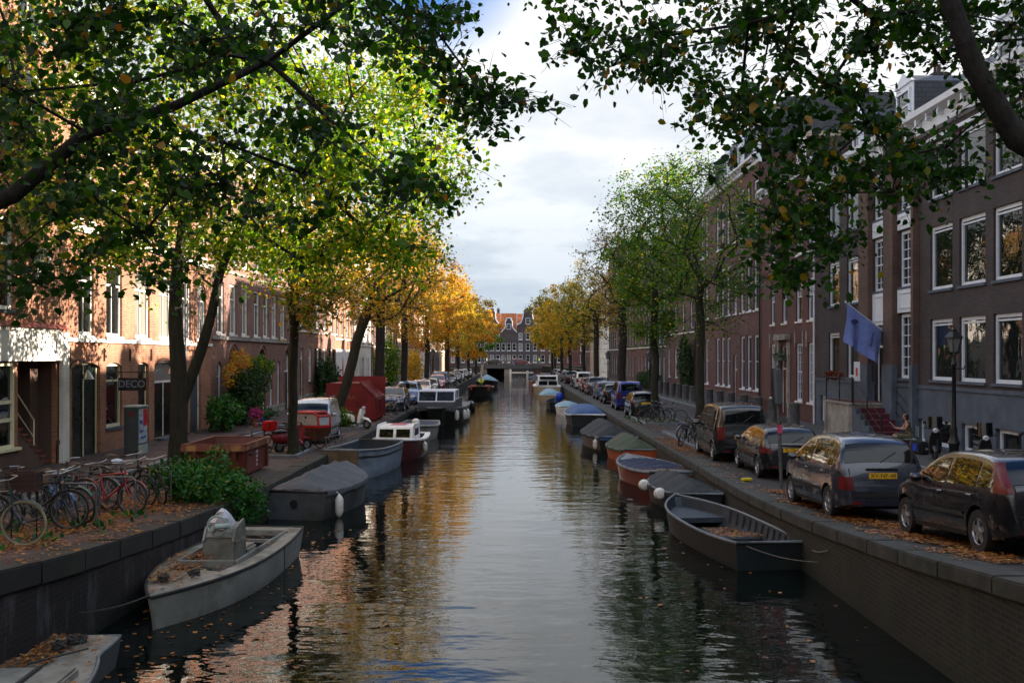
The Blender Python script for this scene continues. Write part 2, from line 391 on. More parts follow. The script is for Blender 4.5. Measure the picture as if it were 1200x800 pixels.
M['tarp_green'] = paint('green_tarpaulin', (0.032, 0.052, 0.02), 0.8, var=0.35, scale=2, bmp=0.3, dirt=(0.06, 0.05, 0.03))
M['tarp_navy'] = paint('navy_tarpaulin', (0.014, 0.02, 0.055), 0.8, var=0.2, scale=3, bmp=0.2)
M['tarp_blue'] = paint('blue_tarpaulin', (0.03, 0.085, 0.22), 0.7, var=0.2, scale=3, bmp=0.2)
M['tarp_sky'] = paint('pale_blue_tarpaulin', (0.16, 0.30, 0.38), 0.6, var=0.15, scale=3)
M['hull_white'] = paint('weathered_white_hull', (0.27, 0.28, 0.255), 0.55, var=0.15, scale=2, dirt=(0.12, 0.11, 0.08))
M['deck_dirty'] = paint('dirty_grey_deck', (0.26, 0.245, 0.205), 0.75, var=0.25, scale=3, dirt=(0.09, 0.075, 0.055))
M['hull_grey'] = paint('grey_hull', (0.075, 0.085, 0.095), 0.55, var=0.2, scale=2, dirt=(0.035, 0.035, 0.03))
M['hull_blue'] = paint('blue_grey_hull', (0.2, 0.25, 0.33), 0.5, var=0.15, scale=2, dirt=(0.09, 0.11, 0.13))
M['hull_tan'] = paint('tan_hull', (0.22, 0.15, 0.09), 0.6, var=0.2, scale=2, dirt=(0.1, 0.07, 0.05))
M['hull_dark'] = paint('dark_steel_hull', (0.016, 0.022, 0.027), 0.5, var=0.25, scale=2, dirt=(0.02, 0.022, 0.02))
M['hull_red'] = paint('red_brown_hull', (0.19, 0.028, 0.018), 0.35, var=0.15, scale=2, coat=0.4)
M['hull_orange'] = paint('orange_hull', (0.42, 0.085, 0.03), 0.5, var=0.2, scale=2)
M['hull_maroon'] = paint('maroon_hull', (0.08, 0.02, 0.025), 0.35, var=0.15)
M['hull_cream'] = paint('cream_hull', (0.36, 0.28, 0.18), 0.4, var=0.15)
M['hull_black'] = paint('black_hull', (0.012, 0.013, 0.014), 0.4, var=0.2)
M['gw_grey'] = paint('grey_gunwale', (0.15, 0.165, 0.18), 0.6, var=0.2, scale=5)
M['gw_wood'] = paint('wood_gunwale', (0.20, 0.10, 0.04), 0.5, var=0.25, scale=5)
M['gw_black'] = paint('black_rub_strip', (0.012, 0.012, 0.012), 0.6)
M['inside_dark'] = paint('dark_boat_inside', (0.025, 0.038, 0.052), 0.6, var=0.3, scale=3)
M['inside_blue'] = paint('blue_boat_inside', (0.03, 0.05, 0.13), 0.6, var=0.25, scale=3)
M['rope'] = paint('rope', (0.22, 0.19, 0.15), 0.9, var=0.3, scale=20)
M['rope_dark'] = paint('dark_rope', (0.05, 0.045, 0.04), 0.9, var=0.3, scale=20)
M['fender'] = paint('fender_vinyl', (0.62, 0.60, 0.55), 0.4, var=0.12)
M['skip_red'] = paint('rusty_red_paint', (0.15, 0.025, 0.02), 0.5, var=0.3, scale=2, dirt=(0.10, 0.035, 0.02), bmp=0.1)
M['skip_rim'] = paint('rusty_rim', (0.17, 0.055, 0.032), 0.7, var=0.35, scale=4, dirt=(0.16, 0.05, 0.025))
M['skip_yellow'] = paint('faded_yellow_marking', (0.30, 0.16, 0.05), 0.6, var=0.3, scale=6)
M['cont_red'] = paint('container_red', (0.19, 0.008, 0.014), 0.4, var=0.15, scale=2, coat=0.3, dirt=(0.14, 0.015, 0.015))
M['bright_red'] = paint('bright_red', (0.50, 0.008, 0.01), 0.4, var=0.1)
M['dull_red'] = paint('dull_red', (0.22, 0.015, 0.02), 0.5, var=0.15)
M['pink'] = paint('pink_paint', (0.55, 0.06, 0.13), 0.4)
M['tread'] = paint('red_stair_tread', (0.22, 0.045, 0.025), 0.7, var=0.25, scale=5)
M['carpet'] = paint('maroon_carpet', (0.09, 0.012, 0.022), 0.9, var=0.2, scale=5)
M['crate'] = paint('brown_crate', (0.045, 0.018, 0.014), 0.6, var=0.2)
M['cab_grey'] = paint('cabinet_grey', (0.06, 0.073, 0.088), 0.5, var=0.12, scale=3, dirt=(0.06, 0.07, 0.075))
M['cab_pale'] = paint('cabinet_pale', (0.34, 0.42, 0.40), 0.6, var=0.12)
M['poster'] = paint('poster_paper', (0.42, 0.52, 0.62), 0.4, var=0.45, scale=9)
M['flag'] = paint('blue_flag_cloth', (0.17, 0.23, 0.54), 0.8, var=0.1)
M['flag_ink'] = paint('flag_print', (0.015, 0.02, 0.09), 0.8)
M['terracotta'] = paint('terracotta', (0.25, 0.08, 0.04), 0.8)
M['skin'] = paint('skin', (0.42, 0.22, 0.14), 0.5, var=0.05)
M['hair'] = paint('dark_red_hair', (0.035, 0.012, 0.008), 0.6)
M['cloth_olive'] = paint('olive_cloth', (0.10, 0.09, 0.055), 0.9)
M['cloth_black'] = paint('black_cloth', (0.012, 0.012, 0.015), 0.9)
M['cloth_blue'] = paint('blue_cloth', (0.03, 0.07, 0.2), 0.9)
M['cloth_yel'] = paint('hi_vis_cloth', (0.45, 0.62, 0.02), 0.8)
M['cloth_white'] = paint('white_cloth', (0.55, 0.56, 0.6), 0.8)
M['lampglass'] = paint('lantern_glass', (0.16, 0.17, 0.17), 0.15, var=0.2)
M['pale_blue_bag'] = paint('pale_blue_plastic', (0.35, 0.5, 0.65), 0.4)
M['blue_plastic'] = paint('blue_plastic', (0.01, 0.05, 0.45), 0.4)
M['yellow_plastic'] = paint('yellow_plastic', (0.7, 0.5, 0.02), 0.4)
def carpaint(name, c): 
    return paint(name, c, 0.28, 0.35, var=0.05, scale=3, coat=1.0)
M['sign_blue'] = paint('sign_blue', (0.03, 0.08, 0.35), 0.4)

# ------------------------------------------------------------------ camera, light, sky
cam = bpy.data.cameras.new('camera'); co = bpy.data.objects.new('camera', cam); COL.objects.link(co)
co.location = (0, 0, EYE); co.rotation_euler = (R(90), 0, 0)
cam.lens = 35.0; cam.sensor_width = 36.0; cam.shift_y = 18/1200; cam.clip_end = 5000; cam.clip_start = 0.1
scene.camera = co
EL, PH = 20.0, 15.0
sv = Vector((cos(R(EL))*cos(R(PH)), cos(R(EL))*sin(R(PH)), sin(R(EL))))
sun = bpy.data.lights.new('sun', 'SUN'); so = bpy.data.objects.new('sun', sun); COL.objects.link(so)
so.rotation_euler = sv.to_track_quat('Z', 'Y').to_euler(); so.location = (40, 10, 40)
sun.energy = 4.2; sun.angle = R(0.5); sun.color = (1.0, 0.86, 0.70)

w = bpy.data.worlds.new('World'); scene.world = w; w.use_nodes = True
nt = w.node_tree; bg = nt.nodes['Background']
sky = N(nt, 'ShaderNodeTexSky', sky_type='NISHITA'); sky.sun_disc = False
sky.sun_elevation = R(EL); sky.sun_rotation = R(90-PH)
tc = N(nt, 'ShaderNodeTexCoord'); sp = N(nt, 'ShaderNodeSeparateXYZ'); nt.links.new(tc.outputs['Generated'], sp.inputs[0])
zz = math_(nt, 'ADD', math_(nt, 'MAXIMUM', sp.outputs[2], 0.0), 0.22)
cb = N(nt, 'ShaderNodeCombineXYZ')
nt.links.new(math_(nt, 'DIVIDE', sp.outputs[0], zz), cb.inputs[0]); nt.links.new(math_(nt, 'DIVIDE', sp.outputs[1], zz), cb.inputs[1])
mp = N(nt, 'ShaderNodeMapping'); mp.inputs['Location'].default_value = (1.3, 0.6, 0.2); nt.links.new(cb.outputs[0], mp.inputs[0])
n1 = noise(nt, mp.outputs[0], 0.85, 7, 0.55)
# cloud cover: nearly closed low down, breaking up higher in the sky
cover = math_(nt, 'SUBTRACT', n1, math_(nt, 'MULTIPLY', math_(nt, 'MAXIMUM', math_(nt, 'SUBTRACT', sp.outputs[2], 0.31), 0.0), 0.35))
f = ramp(nt, cover, [(0.25, (0, 0, 0)), (0.36, (1, 1, 1))])
n2 = noise(nt, mp.outputs[0], 2.0, 6, 0.6)
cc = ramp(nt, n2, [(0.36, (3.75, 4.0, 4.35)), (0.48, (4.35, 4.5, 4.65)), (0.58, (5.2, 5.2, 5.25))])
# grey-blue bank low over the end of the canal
low = ramp(nt, sp.outputs[2], [(0.0, (0.58, 0.66, 0.75)), (0.08, (0.68, 0.75, 0.82)), (0.16, (.86, .90, .94)), (0.26, (1, 1, 1)), (0.36, (1.08, 1.08, 1.08)), (0.55, (1.25, 1.31, 1.42)), (1, (1.5, 1.6, 1.75))])  # clouds above the view brightened to add ambient fill in the shaded street
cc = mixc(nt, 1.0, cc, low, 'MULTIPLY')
dt = N(nt, 'ShaderNodeVectorMath', operation='DOT_PRODUCT'); nt.links.new(tc.outputs['Generated'], dt.inputs[0]); dt.inputs[1].default_value = Vector((-88, 1167, 470)).normalized()
hole = ramp(nt, math_(nt, 'MULTIPLY_ADD', n2, 0.006, math_(nt, 'SUBTRACT', dt.outputs['Value'], 0.9985)), [(0.0, (1, 1, 1)), (0.0016, (0, 0, 0))])
f = math_(nt, 'MULTIPLY', f, hole)
bluesky = mixc(nt, 1.0, sky.outputs[0], (0.40, 0.70, 1.15), 'MULTIPLY')
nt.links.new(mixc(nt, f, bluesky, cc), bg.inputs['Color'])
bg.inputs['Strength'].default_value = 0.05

scene.view_settings.view_transform = 'Standard'; scene.view_settings.look = 'None'
scene.view_settings.gamma = 1; scene.view_settings.exposure = 2.15; scene.view_settings.use_curve_mapping = False
cy = scene.cycles
cy.max_bounces = 6; cy.diffuse_bounces = 3; cy.glossy_bounces = 3; cy.transmission_bounces = 3; cy.transparent_max_bounces = 4
cy.use_adaptive_sampling = True; cy.adaptive_threshold = 0.015; cy.use_denoising = True
try: cy.denoiser = 'OPENIMAGEDENOISE'
except Exception: pass
cy.sample_clamp_indirect = 6

# ------------------------------------------------------------------ ground, water, quays
YS = [-12, -6, 0, 2]+[2+1.25*i for i in range(1, 21)]+[30, 40, 60, 80, 110, 140, 170, 205]
def strip(x0, x1, ys, dz=0.0, side=None):
    mb = MB(); mb.grid([[(x0, y, gz(y)+dz), (x1, y, gz(y)+dz)] for y in ys])
    if side is not None:
        for x in (x0, x1): mb.grid([[(x, y, gz(y)+dz), (x, y, gz(y)+dz-side)] for y in ys])
    return mb
g = MB(); g.quad((-900, 262, -0.02), (900, 262, -0.02), (900, 1500, -0.02), (-900, 1500, -0.02))
g.quad((-900, -60, -1.6), (900, -60, -1.6), (900, 262, -1.6), (-900, 262, -1.6))
struct('ground', g, M['ground'])
wt = MB(); wt.quad((XL-0.1, -30, WATER), (XR+0.1, -30, WATER), (XR+0.1, 216, WATER), (XL-0.1, 216, WATER))
wt.quad((-120, 216, WATER), (120, 216, WATER), (120, 254, WATER), (-120, 254, WATER))
struct('water', wt, M['water'])
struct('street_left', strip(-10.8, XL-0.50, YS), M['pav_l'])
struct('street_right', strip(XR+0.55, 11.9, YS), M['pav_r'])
YK = YS
struct('pavement_left', strip(FL-0.3, -11.0, YK, 0.06, 0.3), M['pav_l'])
struct('kerb_left', strip(-11.0, -10.8, YK, 0.075, 0.3), M['kerb'])
struct('pavement_right', strip(12.1, FR+0.3, YK, 0.09, 0.3), M['pav_walk'])
struct('kerb_right', strip(11.9, 12.1, YK, 0.10, 0.3), M['kerb'])
for x0, x1 in ((-120, FL-0.3), (FR+0.3, 120)):
    b_ = MB(); b_.quad((x0, -12, -0.01), (x1, -12, -0.01), (x1, 216, -0.01), (x0, 216, -0.01)); struct('back_ground', b_, M['ground'])
b_ = MB(); b_.box(-120, 120, 254, 264, -1.6, 0.9); struct('far_street', b_, M['pav_r'])
b_ = MB(); b_.box(-120, XL, 205, 216, -1.6, 0.0); b_.box(XR, 120, 205, 216, -1.6, 0.0); struct('cross_street', b_, M['pav_r'])

def quay(x, sgn, wmat, cmat, label, cw, ct=0.30):
    t = thing('quay_wall', label, 'quay wall')
    mb = MB(); ys = YS
    mb.grid([[(x, y, -1.7), (x, y, gz(y)-ct)] for y in ys])
    mb.grid([[(x+sgn*cw, y, -1.7), (x+sgn*cw, y, gz(y)-ct)] for y in ys])
    mb.grid([[(x, y, gz(y)-ct), (x+sgn*cw, y, gz(y)-ct)] for y in ys])
    mb.build('wall', wmat, t)
    # coping laid stone by stone
    y = -12.0; cp = MB(); rr = random.Random(3)
    while y < 205:
        L = rr.uniform(1.0, 1.5) if y < 60 else 4.0
        y1 = min(y+L, 205); dz = rr.uniform(-0.006, 0.006); dx = rr.uniform(-0.008, 0.008)
        a0, a1 = gz(y), gz(y1-0.012)
        xa, xb = x-sgn*(0.05+dx), x+sgn*cw
        v = [(xa, y, a0-ct+dz), (xb, y, a0-ct), (xb, y1-0.012, a1-ct), (xa, y1-0.012, a1-ct+dz),
             (xa, y, a0+0.015+dz), (xb, y, a0+0.015+dz), (xb, y1-0.012, a1+0.015+dz), (xa, y1-0.012, a1+0.015+dz)]
        cp.add(v, [(0,3,2,1),(4,5,6,7),(0,1,5,4),(1,2,6,5),(2,3,7,6),(3,0,4,7)])
        y = y1
    cp.build('coping', cmat, t, bevel=0.02)
    return t
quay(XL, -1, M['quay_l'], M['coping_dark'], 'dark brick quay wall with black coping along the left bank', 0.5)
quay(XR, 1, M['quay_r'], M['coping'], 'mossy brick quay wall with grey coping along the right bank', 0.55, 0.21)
# ------------------------------------------------------------------ trees
def grow(trunk, r0, clusters, rng, step=0.8, rtip=0.012, expo=0.47, upbias=0.5, fixed=None, cap=0.045):
    """a branching skeleton that reaches every leaf cluster; returns nodes, parents, radii"""
    P = [Vector(p) for p in trunk]; par = [-1]+list(range(len(trunk)-1))
    nt_ = len(trunk); base = P[0]
    top = P[-1]
    cl = sorted([Vector(c) for c in clusters], key=lambda c: (c-top).length)
    arr = np.array([tuple(p) for p in P])
    ends = []
    start = max(1, int(nt_*0.45))
    for c in cl:
        d = arr-np.array(tuple(c)); dist = np.sqrt((d**2).sum(1))
        cost = dist+upbias*np.maximum(0, d[:, 2]+0.35*dist)
        cost[:start] += 50
        k = int(np.argmin(cost)); p0 = P[k]
        L = (c-p0).length; n = max(1, int(L/step)); last = k
        dirp = (p0-P[par[k]]).normalized() if par[k] >= 0 else Vector((0, 0, 1))
        ctrl = p0+(dirp*0.35+Vector((0, 0, 0.25)))*L*0.6+Vector(rng.normal(size=3)*0.06*L)
        new = []
        for i in range(1, n+1):
            t = i/n; q = p0*(1-t)**2+ctrl*2*t*(1-t)+c*t*t
            q = q+Vector(rng.normal(size=3)*0.03*step*(1 if i < n else 0))
            P.append(q); par.append(last); last = len(P)-1; new.append(tuple(q))
        arr = np.vstack([arr, np.array(new)]); ends.append(last)
    cnt = np.zeros(len(P))
    for e in ends:
        while e >= 0: cnt[e] += 1; e = par[e]
    rad = rtip*np.maximum(cnt, 1)**expo
    # blend into the measured trunk radius
    s = r0/max(rad[1 if nt_ > 1 else 0], 1e-6)
    rad = rad*(1+(s-1)*np.clip(rad/max(rad[0], 1e-6), 0, 1))
    if fixed:
        rad = np.minimum(rtip*np.maximum(cnt, 1)**expo, cap)
        for i in range(nt_): rad[i] = fixed[i]
        return P, par, rad, ends
    for i in range(nt_): rad[i] = max(rad[i], r0*(1-0.45*i/nt_)*(1.25 if i == 0 else 1))
    return P, par, rad, ends
def skel_mesh(mb, P, par, rad, seg_big=9):
    ch = [[] for _ in P]
    for i, p in enumerate(par):
        if p >= 0: ch[p].append(i)
    stack = [(-1, 0)]
    while stack:
        pr, i = stack.pop()
        chain = ([pr] if pr >= 0 else [])+[i]; cur = i
        while ch[cur]:
            nx = max(ch[cur], key=lambda k: rad[k])
            for o in ch[cur]:
                if o != nx: stack.append((cur, o))
            chain.append(nx); cur = nx
        rs = [float(rad[k]) for k in chain]
        if pr >= 0: rs[0] = min(rs[0], rs[1]*1.15)
        rs[-1] *= 0.6
        n = seg_big if max(rs) > 0.10 else (6 if max(rs) > 0.04 else 4)
        mb.tube([P[k] for k in chain], rs, n)
def crown_clusters(rng, n, center, rad, clump=0.0, lo=None, hollow=0.45):
    out = []
    while len(out) < n:
        p = rng.uniform(-1, 1, 3); l = np.linalg.norm(p)
        if l > 1 or l < hollow*rng.uniform(0, 1): continue
        q = np.array(center)+p*np.array(rad)
        if p[2] < 0: q[:2] = np.array(center[:2])+(q[:2]-np.array(center[:2]))*(1+0.3*p[2])
        if lo is not None and q[2] < lo: continue
        out.append(q)
    return out
def make_tree(label, base, trunk, r0, clusters, nleaf, lsize, lmat, rng, spread=0.55, twigs=5, twl=0.7, bark='bark', simple=False,
              cat='tree', group=None, name='street_tree', fixed=None, twr=1.0, up=0.7, upbias=0.5, rtip=0.012):
    t = thing(name, label, cat, base, 0, group); b = Vector(base)
    tr = [Vector(p)-b for p in trunk]; cl = [Vector(c)-b for c in clusters]
    P, par, rad, ends = grow(tr, r0, cl, rng, upbias=upbias, rtip=rtip, fixed=fixed)
    mb = MB(); skel_mesh(mb, P, par, rad)
    # root flare
    mb.lathe([(r0*1.75, -0.05), (r0*1.45, 0.08), (r0*1.2, 0.35), (r0*1.02, 0.9)], 10, caps=False)
    C = []
    per = max(1, nleaf//max(1, len(cl)*twigs))
    for e in ends:
        c = P[e]
        for k in range(twigs):
            d = Vector(rng.normal(size=3)); d.z = d.z*0.6+0.05; d.normalize()
            L = twl*rng.uniform(0.6, 1.3); q = c+d*L+Vector((0, 0, -0.12*L))
            mb.tube([c, c+d*L*0.55+Vector((0, 0, 0.03)), q], [0.011*twr, 0.007*twr, 0.003*twr], 3, caps=False)
            ts = rng.uniform(0.1, 1.05, per)
            pts = np.array(tuple(c))+ts[:, None]*np.array(tuple(q-c))+rng.normal(size=(per, 3))*spread*0.35*(0.4+ts[:, None])
            C.append(pts)
    mb.build('trunk', M[bark], t, smooth=True, ang=80)
    me = leaves('crown', np.vstack(C), lsize, lmat, rng, simple=simple, up=up)
    link('crown', me, t)
    return t

def street_tree(label, x, y, top, rad, lo, r0, nl, ls, lm, seed, ncl=120, lean=(0, 0), hc=None, spread=0.6, simple=True, group=None, bark='bark', twl=0.8, cx=0.0):
    rng = np.random.default_rng(seed); b = (x, y, 0.0 if y > 27 else gz(y))
    zc = (top+lo)/2; h = lo+0.35*(top-lo)
    k = 7; trunk = [(x+lean[0]*(i/k)**1.2+rng.normal()*0.04*(i > 0), y+lean[1]*(i/k)+rng.normal()*0.04*(i > 0), b[2]+h*i/k) for i in range(k+1)]
    cl = crown_clusters(rng, ncl, (x+lean[0]+cx, y+lean[1], zc), (rad, rad, (top-lo)/2), lo=lo*0.9)
    return make_tree(label, b, trunk, r0, cl, nl, ls, lm, rng, spread=spread, simple=simple, group=group, bark=bark, twl=twl)

GL, GR_ = 'elms along the left quay', 'elms along the right quay'
def tree_t1():
    rng = np.random.default_rng(11); b = (-9.4, 28.1, 0)
    trunk = [(-9.4, 28.1, 0), (-9.42, 28.1, 0.7), (-9.4, 28.1, 1.5), (-9.38, 28.1, 2.1), (-9.42, 28.1, 3.0), (-9.5, 28.1, 4.2), (-9.5, 28.1, 5.3), (-9.4, 28.2, 6.5), (-9.3, 28.2, 7.8)]
    # the second leader forks off low and leans to the right
    cl = crown_clusters(rng, 250, (-7.9, 28.0, 9.6), (6.9, 4.6, 5.1), lo=5.7, hollow=0.6)
    cl += crown_clusters(rng, 50, (-3.4, 27.2, 9.0), (2.6, 2.6, 3.4), lo=5.4)
    cl += crown_clusters(rng, 14, (-11.0, 26.6, 7.0), (3.0, 1.5, 1.4), lo=5.2)
    t = thing('street_tree', 'big elm with a forked trunk beside the rusty skip', 'tree', b, 0, GL); bv = Vector(b)
    lead = [(-9.38, 28.1, 1.9), (-9.1, 28.1, 2.6), (-8.75, 28.05, 3.5), (-8.45, 28.0, 4.5), (-8.2, 28.0, 5.7), (-7.7, 28.0, 6.9), (-7.0, 28.0, 8.2)]
    half = [c for c in cl if c[0] < -9.0]; rest = [c for c in cl if c[0] >= -9.0]
    mb = MB(); C = []
    for tr, cc, r0 in ((trunk, half, 0.26), (lead, rest, 0.17)):
        P, par, rad, ends = grow([Vector(p)-bv for p in tr], r0, [Vector(c)-bv for c in cc], rng, fixed=([.27, .255, .245, .24, .225, .20, .17, .13, .09] if r0 > .2 else [.19, .165, .15, .135, .12, .10, .07]), cap=0.075)
        skel_mesh(mb, P, par, rad, 12)
        for e in ends:
            c = P[e]
            for k in range(5):
                d = Vector(rng.normal(size=3)); d.z = d.z*0.6; d.normalize(); L = 0.85*rng.uniform(0.6, 1.3); q = c+d*L+Vector((0, 0, -0.1))
                mb.tube([c, c+d*L*0.5, q], [0.012, 0.008, 0.003], 3, caps=False)
                ts = rng.uniform(0.1, 1.05, 30)
                C.append(np.array(tuple(c))+ts[:, None]*np.array(tuple(q-c))+rng.normal(size=(30, 3))*0.24)
    mb.lathe([(0.46, -0.05), (0.38, 0.08), (0.325, 0.35), (0.29, 0.9)], 12, caps=False)
    mb.build('trunk', M['bark_moss'], t, smooth=True, ang=80)
    link('crown', leaves('crown', np.vstack(C), 0.135, M['lf_t1'], rng, up=0.5), t)
tree_t1()
# the street behind the viewpoint goes on with the same trees
for i, (x, y, lb) in enumerate([(-8.3, -9, 'elm behind the viewpoint on the left bank'), (8.2, -11, 'elm behind the viewpoint on the right bank'), (-8.0, -26, 'second elm behind the viewpoint on the left bank'), (8.0, -28, 'second elm behind the viewpoint on the right bank'), (0.5, -46, 'elm closing the view behind the viewpoint')]):
    street_tree(lb, x, y, 13.5, 5.0, 3.0, 0.26, 6500, 0.24, M['lf_green'], 50+i, 70, group='elms behind the viewpoint')
def in_poly(x, y, poly):
    c = False; j = len(poly)-1
    for i in range(len(poly)):
        xi, yi = poly[i]; xj, yj = poly[j]
        if (yi > y) != (yj > y) and x < (xj-xi)*(y-yi)/(yj-yi)+xi: c = not c
        j = i
    return c
def overhead(rng, polys, d0, d1, extra):
    """leaf cluster centres of a crown that overhangs the water in front of the viewpoint"""
    out = []
    for poly, n in polys:
        xs = [p[0] for p in poly]; ys = [p[1] for p in poly]; k = 0
        while k < n:
            x = rng.uniform(min(xs), max(xs)); y = rng.uniform(min(ys), max(ys))
            if not in_poly(x, y, poly): continue
            out.append(tuple(W3(x, y, rng.uniform(d0, d1)))); k += 1
    return out+extra
def near_left():
    rng = np.random.default_rng(5)
    polys = [([(-150, -120), (500, -120), (520, 0), (560, 60), (500, 110), (520, 170), (430, 190), (340, 160), (250, 190), (150, 195), (90, 200), (-60, 200)], 90),
             ([(-60, 195), (120, 190), (260, 190), (230, 250), (120, 270), (-60, 280)], 12),
             ([(500, 30), (560, 80), (610, 105), (640, 130), (590, 165), (520, 170), (480, 120)], 10),
             ([(330, 200), (470, 190), (530, 205), (480, 230), (380, 240)], 5),
             ([(0, 290), (170, 270), (230, 300), (200, 335), (120, 325), (60, 340), (0, 330)], 8),
             ([(250, 200), (400, 220), (400, 260), (280, 260)], 3)]
    up = [tuple(np.array([rng.uniform(-8, -1.2), rng.uniform(6.5, 12.5), rng.uniform(6.9, 10.5)])) for _ in range(70)]
    cl = overhead(rng, polys, 8.0, 11.5, up)
    trunk = [(-8.3, 9.2, gz(9)), (-8.25, 9.2, 1.6), (-8.0, 9.2, 2.6), (-7.2, 9.2, 3.5), (-6.0, 9.2, 4.2), (-4.6, 9.2, 4.80), (-3.95, 9.25, 5.38), (-3.2, 9.4, 5.66), (-2.35, 9.6, 6.15), (-1.4, 9.7, 6.9)]
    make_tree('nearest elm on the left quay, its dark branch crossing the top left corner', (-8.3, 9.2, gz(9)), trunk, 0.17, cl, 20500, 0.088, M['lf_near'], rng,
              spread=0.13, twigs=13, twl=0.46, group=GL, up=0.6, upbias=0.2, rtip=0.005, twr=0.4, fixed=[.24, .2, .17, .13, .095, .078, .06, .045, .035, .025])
def near_right():
    rng = np.random.default_rng(9)
    polys = [([(760, -120), (1350, -120), (1350, 130), (1180, 190), (1090, 200), (1000, 140), (930, 110), (860, 100), (780, 50), (750, -10)], 92),
             ([(600, -70), (760, -60), (730, 30), (690, 8), (640, 8), (602, 2)], 8),
             ([(660, 18), (708, 20), (695, 60), (664, 66)], 3),
             ([(725, 45), (790, 60), (770, 90), (735, 108)], 5),
             ([(800, 90), (900, 110), (890, 160), (830, 140)], 8),
             ([(800, 170), (930, 130), (1010, 170), (1000, 270), (940, 260), (900, 230), (870, 205), (815, 190)], 11),
             ([(880, 240), (990, 250), (1060, 240), (1050, 340), (1020, 300), (960, 320), (915, 360), (890, 320)], 9),
             ([(1000, 160), (1130, 190), (1120, 230), (1060, 240), (1000, 230)], 6)]
    up = [tuple(np.array([rng.uniform(1.5, 8), rng.uniform(6.5, 11.5), rng.uniform(6.9, 10)])) for _ in range(50)]
    cl = overhead(rng, polys, 8.0, 11.0, up)
    trunk = [(6.9, 8.0, gz(8)), (6.85, 8.0, 2.6), (6.5, 8.0, 3.4), (5.4, 8.0, 4.3), (4.6, 8.0, 4.75), (4.05, 8.0, 5.05), (3.72, 8.0, 5.6), (3.5, 8.0, 6.2), (3.3, 8.1, 7.2), (3.0, 8.2, 8.2)]
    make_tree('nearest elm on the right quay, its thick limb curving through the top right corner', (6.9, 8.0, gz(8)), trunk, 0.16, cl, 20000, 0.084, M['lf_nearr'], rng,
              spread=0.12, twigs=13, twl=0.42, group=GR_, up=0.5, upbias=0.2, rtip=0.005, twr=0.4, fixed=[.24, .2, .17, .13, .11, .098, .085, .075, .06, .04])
near_left(); near_right()
ST = street_tree
ST('slender straight elm in a kerbed bed beside the moped', -7.35, 33.5, 9.8, 2.3, 4.0, 0.155, 5200, 0.14, M['lf_mid'], 21, 110, simple=False, group=GL, bark='bark_moss', cx=0.6)
ST('leaning ivy-covered elm in front of the red container', -8.3, 47, 11.0, 3.4, 4.8, 0.24, 6000, 0.16, M['lf_yel'], 22, 150, lean=(1.9, 0), group=GL, bark='bark_moss')
ST('dark elm with thin brownish crown behind the red container', -7.95, 59, 12.4, 3.9, 4.6, 0.28, 4500, 0.16, M['lf_brown'], 23, 190, lean=(0.2, 0), group=GL)
ST('half-bare elm beside the two blue cars', -7.8, 72, 12.6, 4.0, 4.4, 0.24, 8500, 0.17, M['lf_yel'], 24, 190, group=GL)
ST('orange elm behind the left street lamp', -7.8, 91, 12.8, 4.4, 3.9, 0.24, 11000, 0.2, M['lf_orange'], 25, 110, group=GL)
ST('golden elm just past the orange one on the left quay', -7.7, 118, 13.4, 4.8, 3.6, 0.24, 11000, 0.23, M['lf_yel'], 26, 90, group=GL)
ST('broad yellow elm at the left quay edge near the bridge', -7.5, 138, 13.0, 5.2, 3.4, 0.24, 10000, 0.26, M['lf_yel'], 27, 80, group=GL)
ST('orange elm hanging furthest over the water on the left', -7.0, 160, 12.8, 5.4, 3.0, 0.24, 9000, 0.3, M['lf_orange'], 28, 70, group=GL)
ST('low green elm beside the left end of the bridge', -6.8, 188, 9.8, 4.8, 2.6, 0.22, 7000, 0.3, M['lf_green'], 29, 60, group=GL)
ST('spindly elm with a see-through crown beside the black van', 8.0, 42.5, 12.4, 2.9, 3.7, 0.19, 7500, 0.115, M['lf_green'], 31, 150, simple=False, group=GR_, twl=0.9, bark='bark_moss')
ST('dense green elm beside the right street lamp', 7.6, 53, 14.0, 2.7, 3.7, 0.20, 19000, 0.15, M['lf_green'], 32, 150, group=GR_, bark='bark_moss')
ST('tall dark forked elm with few brown leaves', 7.75, 70, 13.6, 3.2, 5.0, 0.30, 3600, 0.15, M['lf_brown'], 33, 170, group=GR_)
ST('yellow-green elm past the forked one on the right quay', 7.6, 90, 12.6, 3.4, 4.6, 0.24, 4200, 0.19, M['lf_mid'], 34, 120, group=GR_)
ST('thin-crowned yellowing elm on the right quay beside the white parked car', 7.6, 106, 12.2, 3.4, 4.2, 0.22, 4800, 0.2, M['lf_mid'], 35, 100, group=GR_)
ST('golden elm over the white motor cruiser', 7.2, 124, 13.4, 4.5, 3.6, 0.22, 8000, 0.24, M['lf_yel'], 36, 80, group=GR_)
ST('broad golden elm behind the cruiser near the bridge', 7.2, 144, 13.8, 5.0, 3.4, 0.22, 8000, 0.27, M['lf_mid'], 37, 70, group=GR_)
ST('yellow elm reaching over the water on the right near the bridge', 6.8, 168, 13.2, 4.6, 3.0, 0.22, 7500, 0.3, M['lf_yel'], 38, 60, group=GR_)
ST('green-yellow elm at the right end of the bridge', 8.4, 194, 11.5, 4.6, 2.8, 0.22, 7000, 0.3, M['lf_mid'], 39, 60, group=GR_)
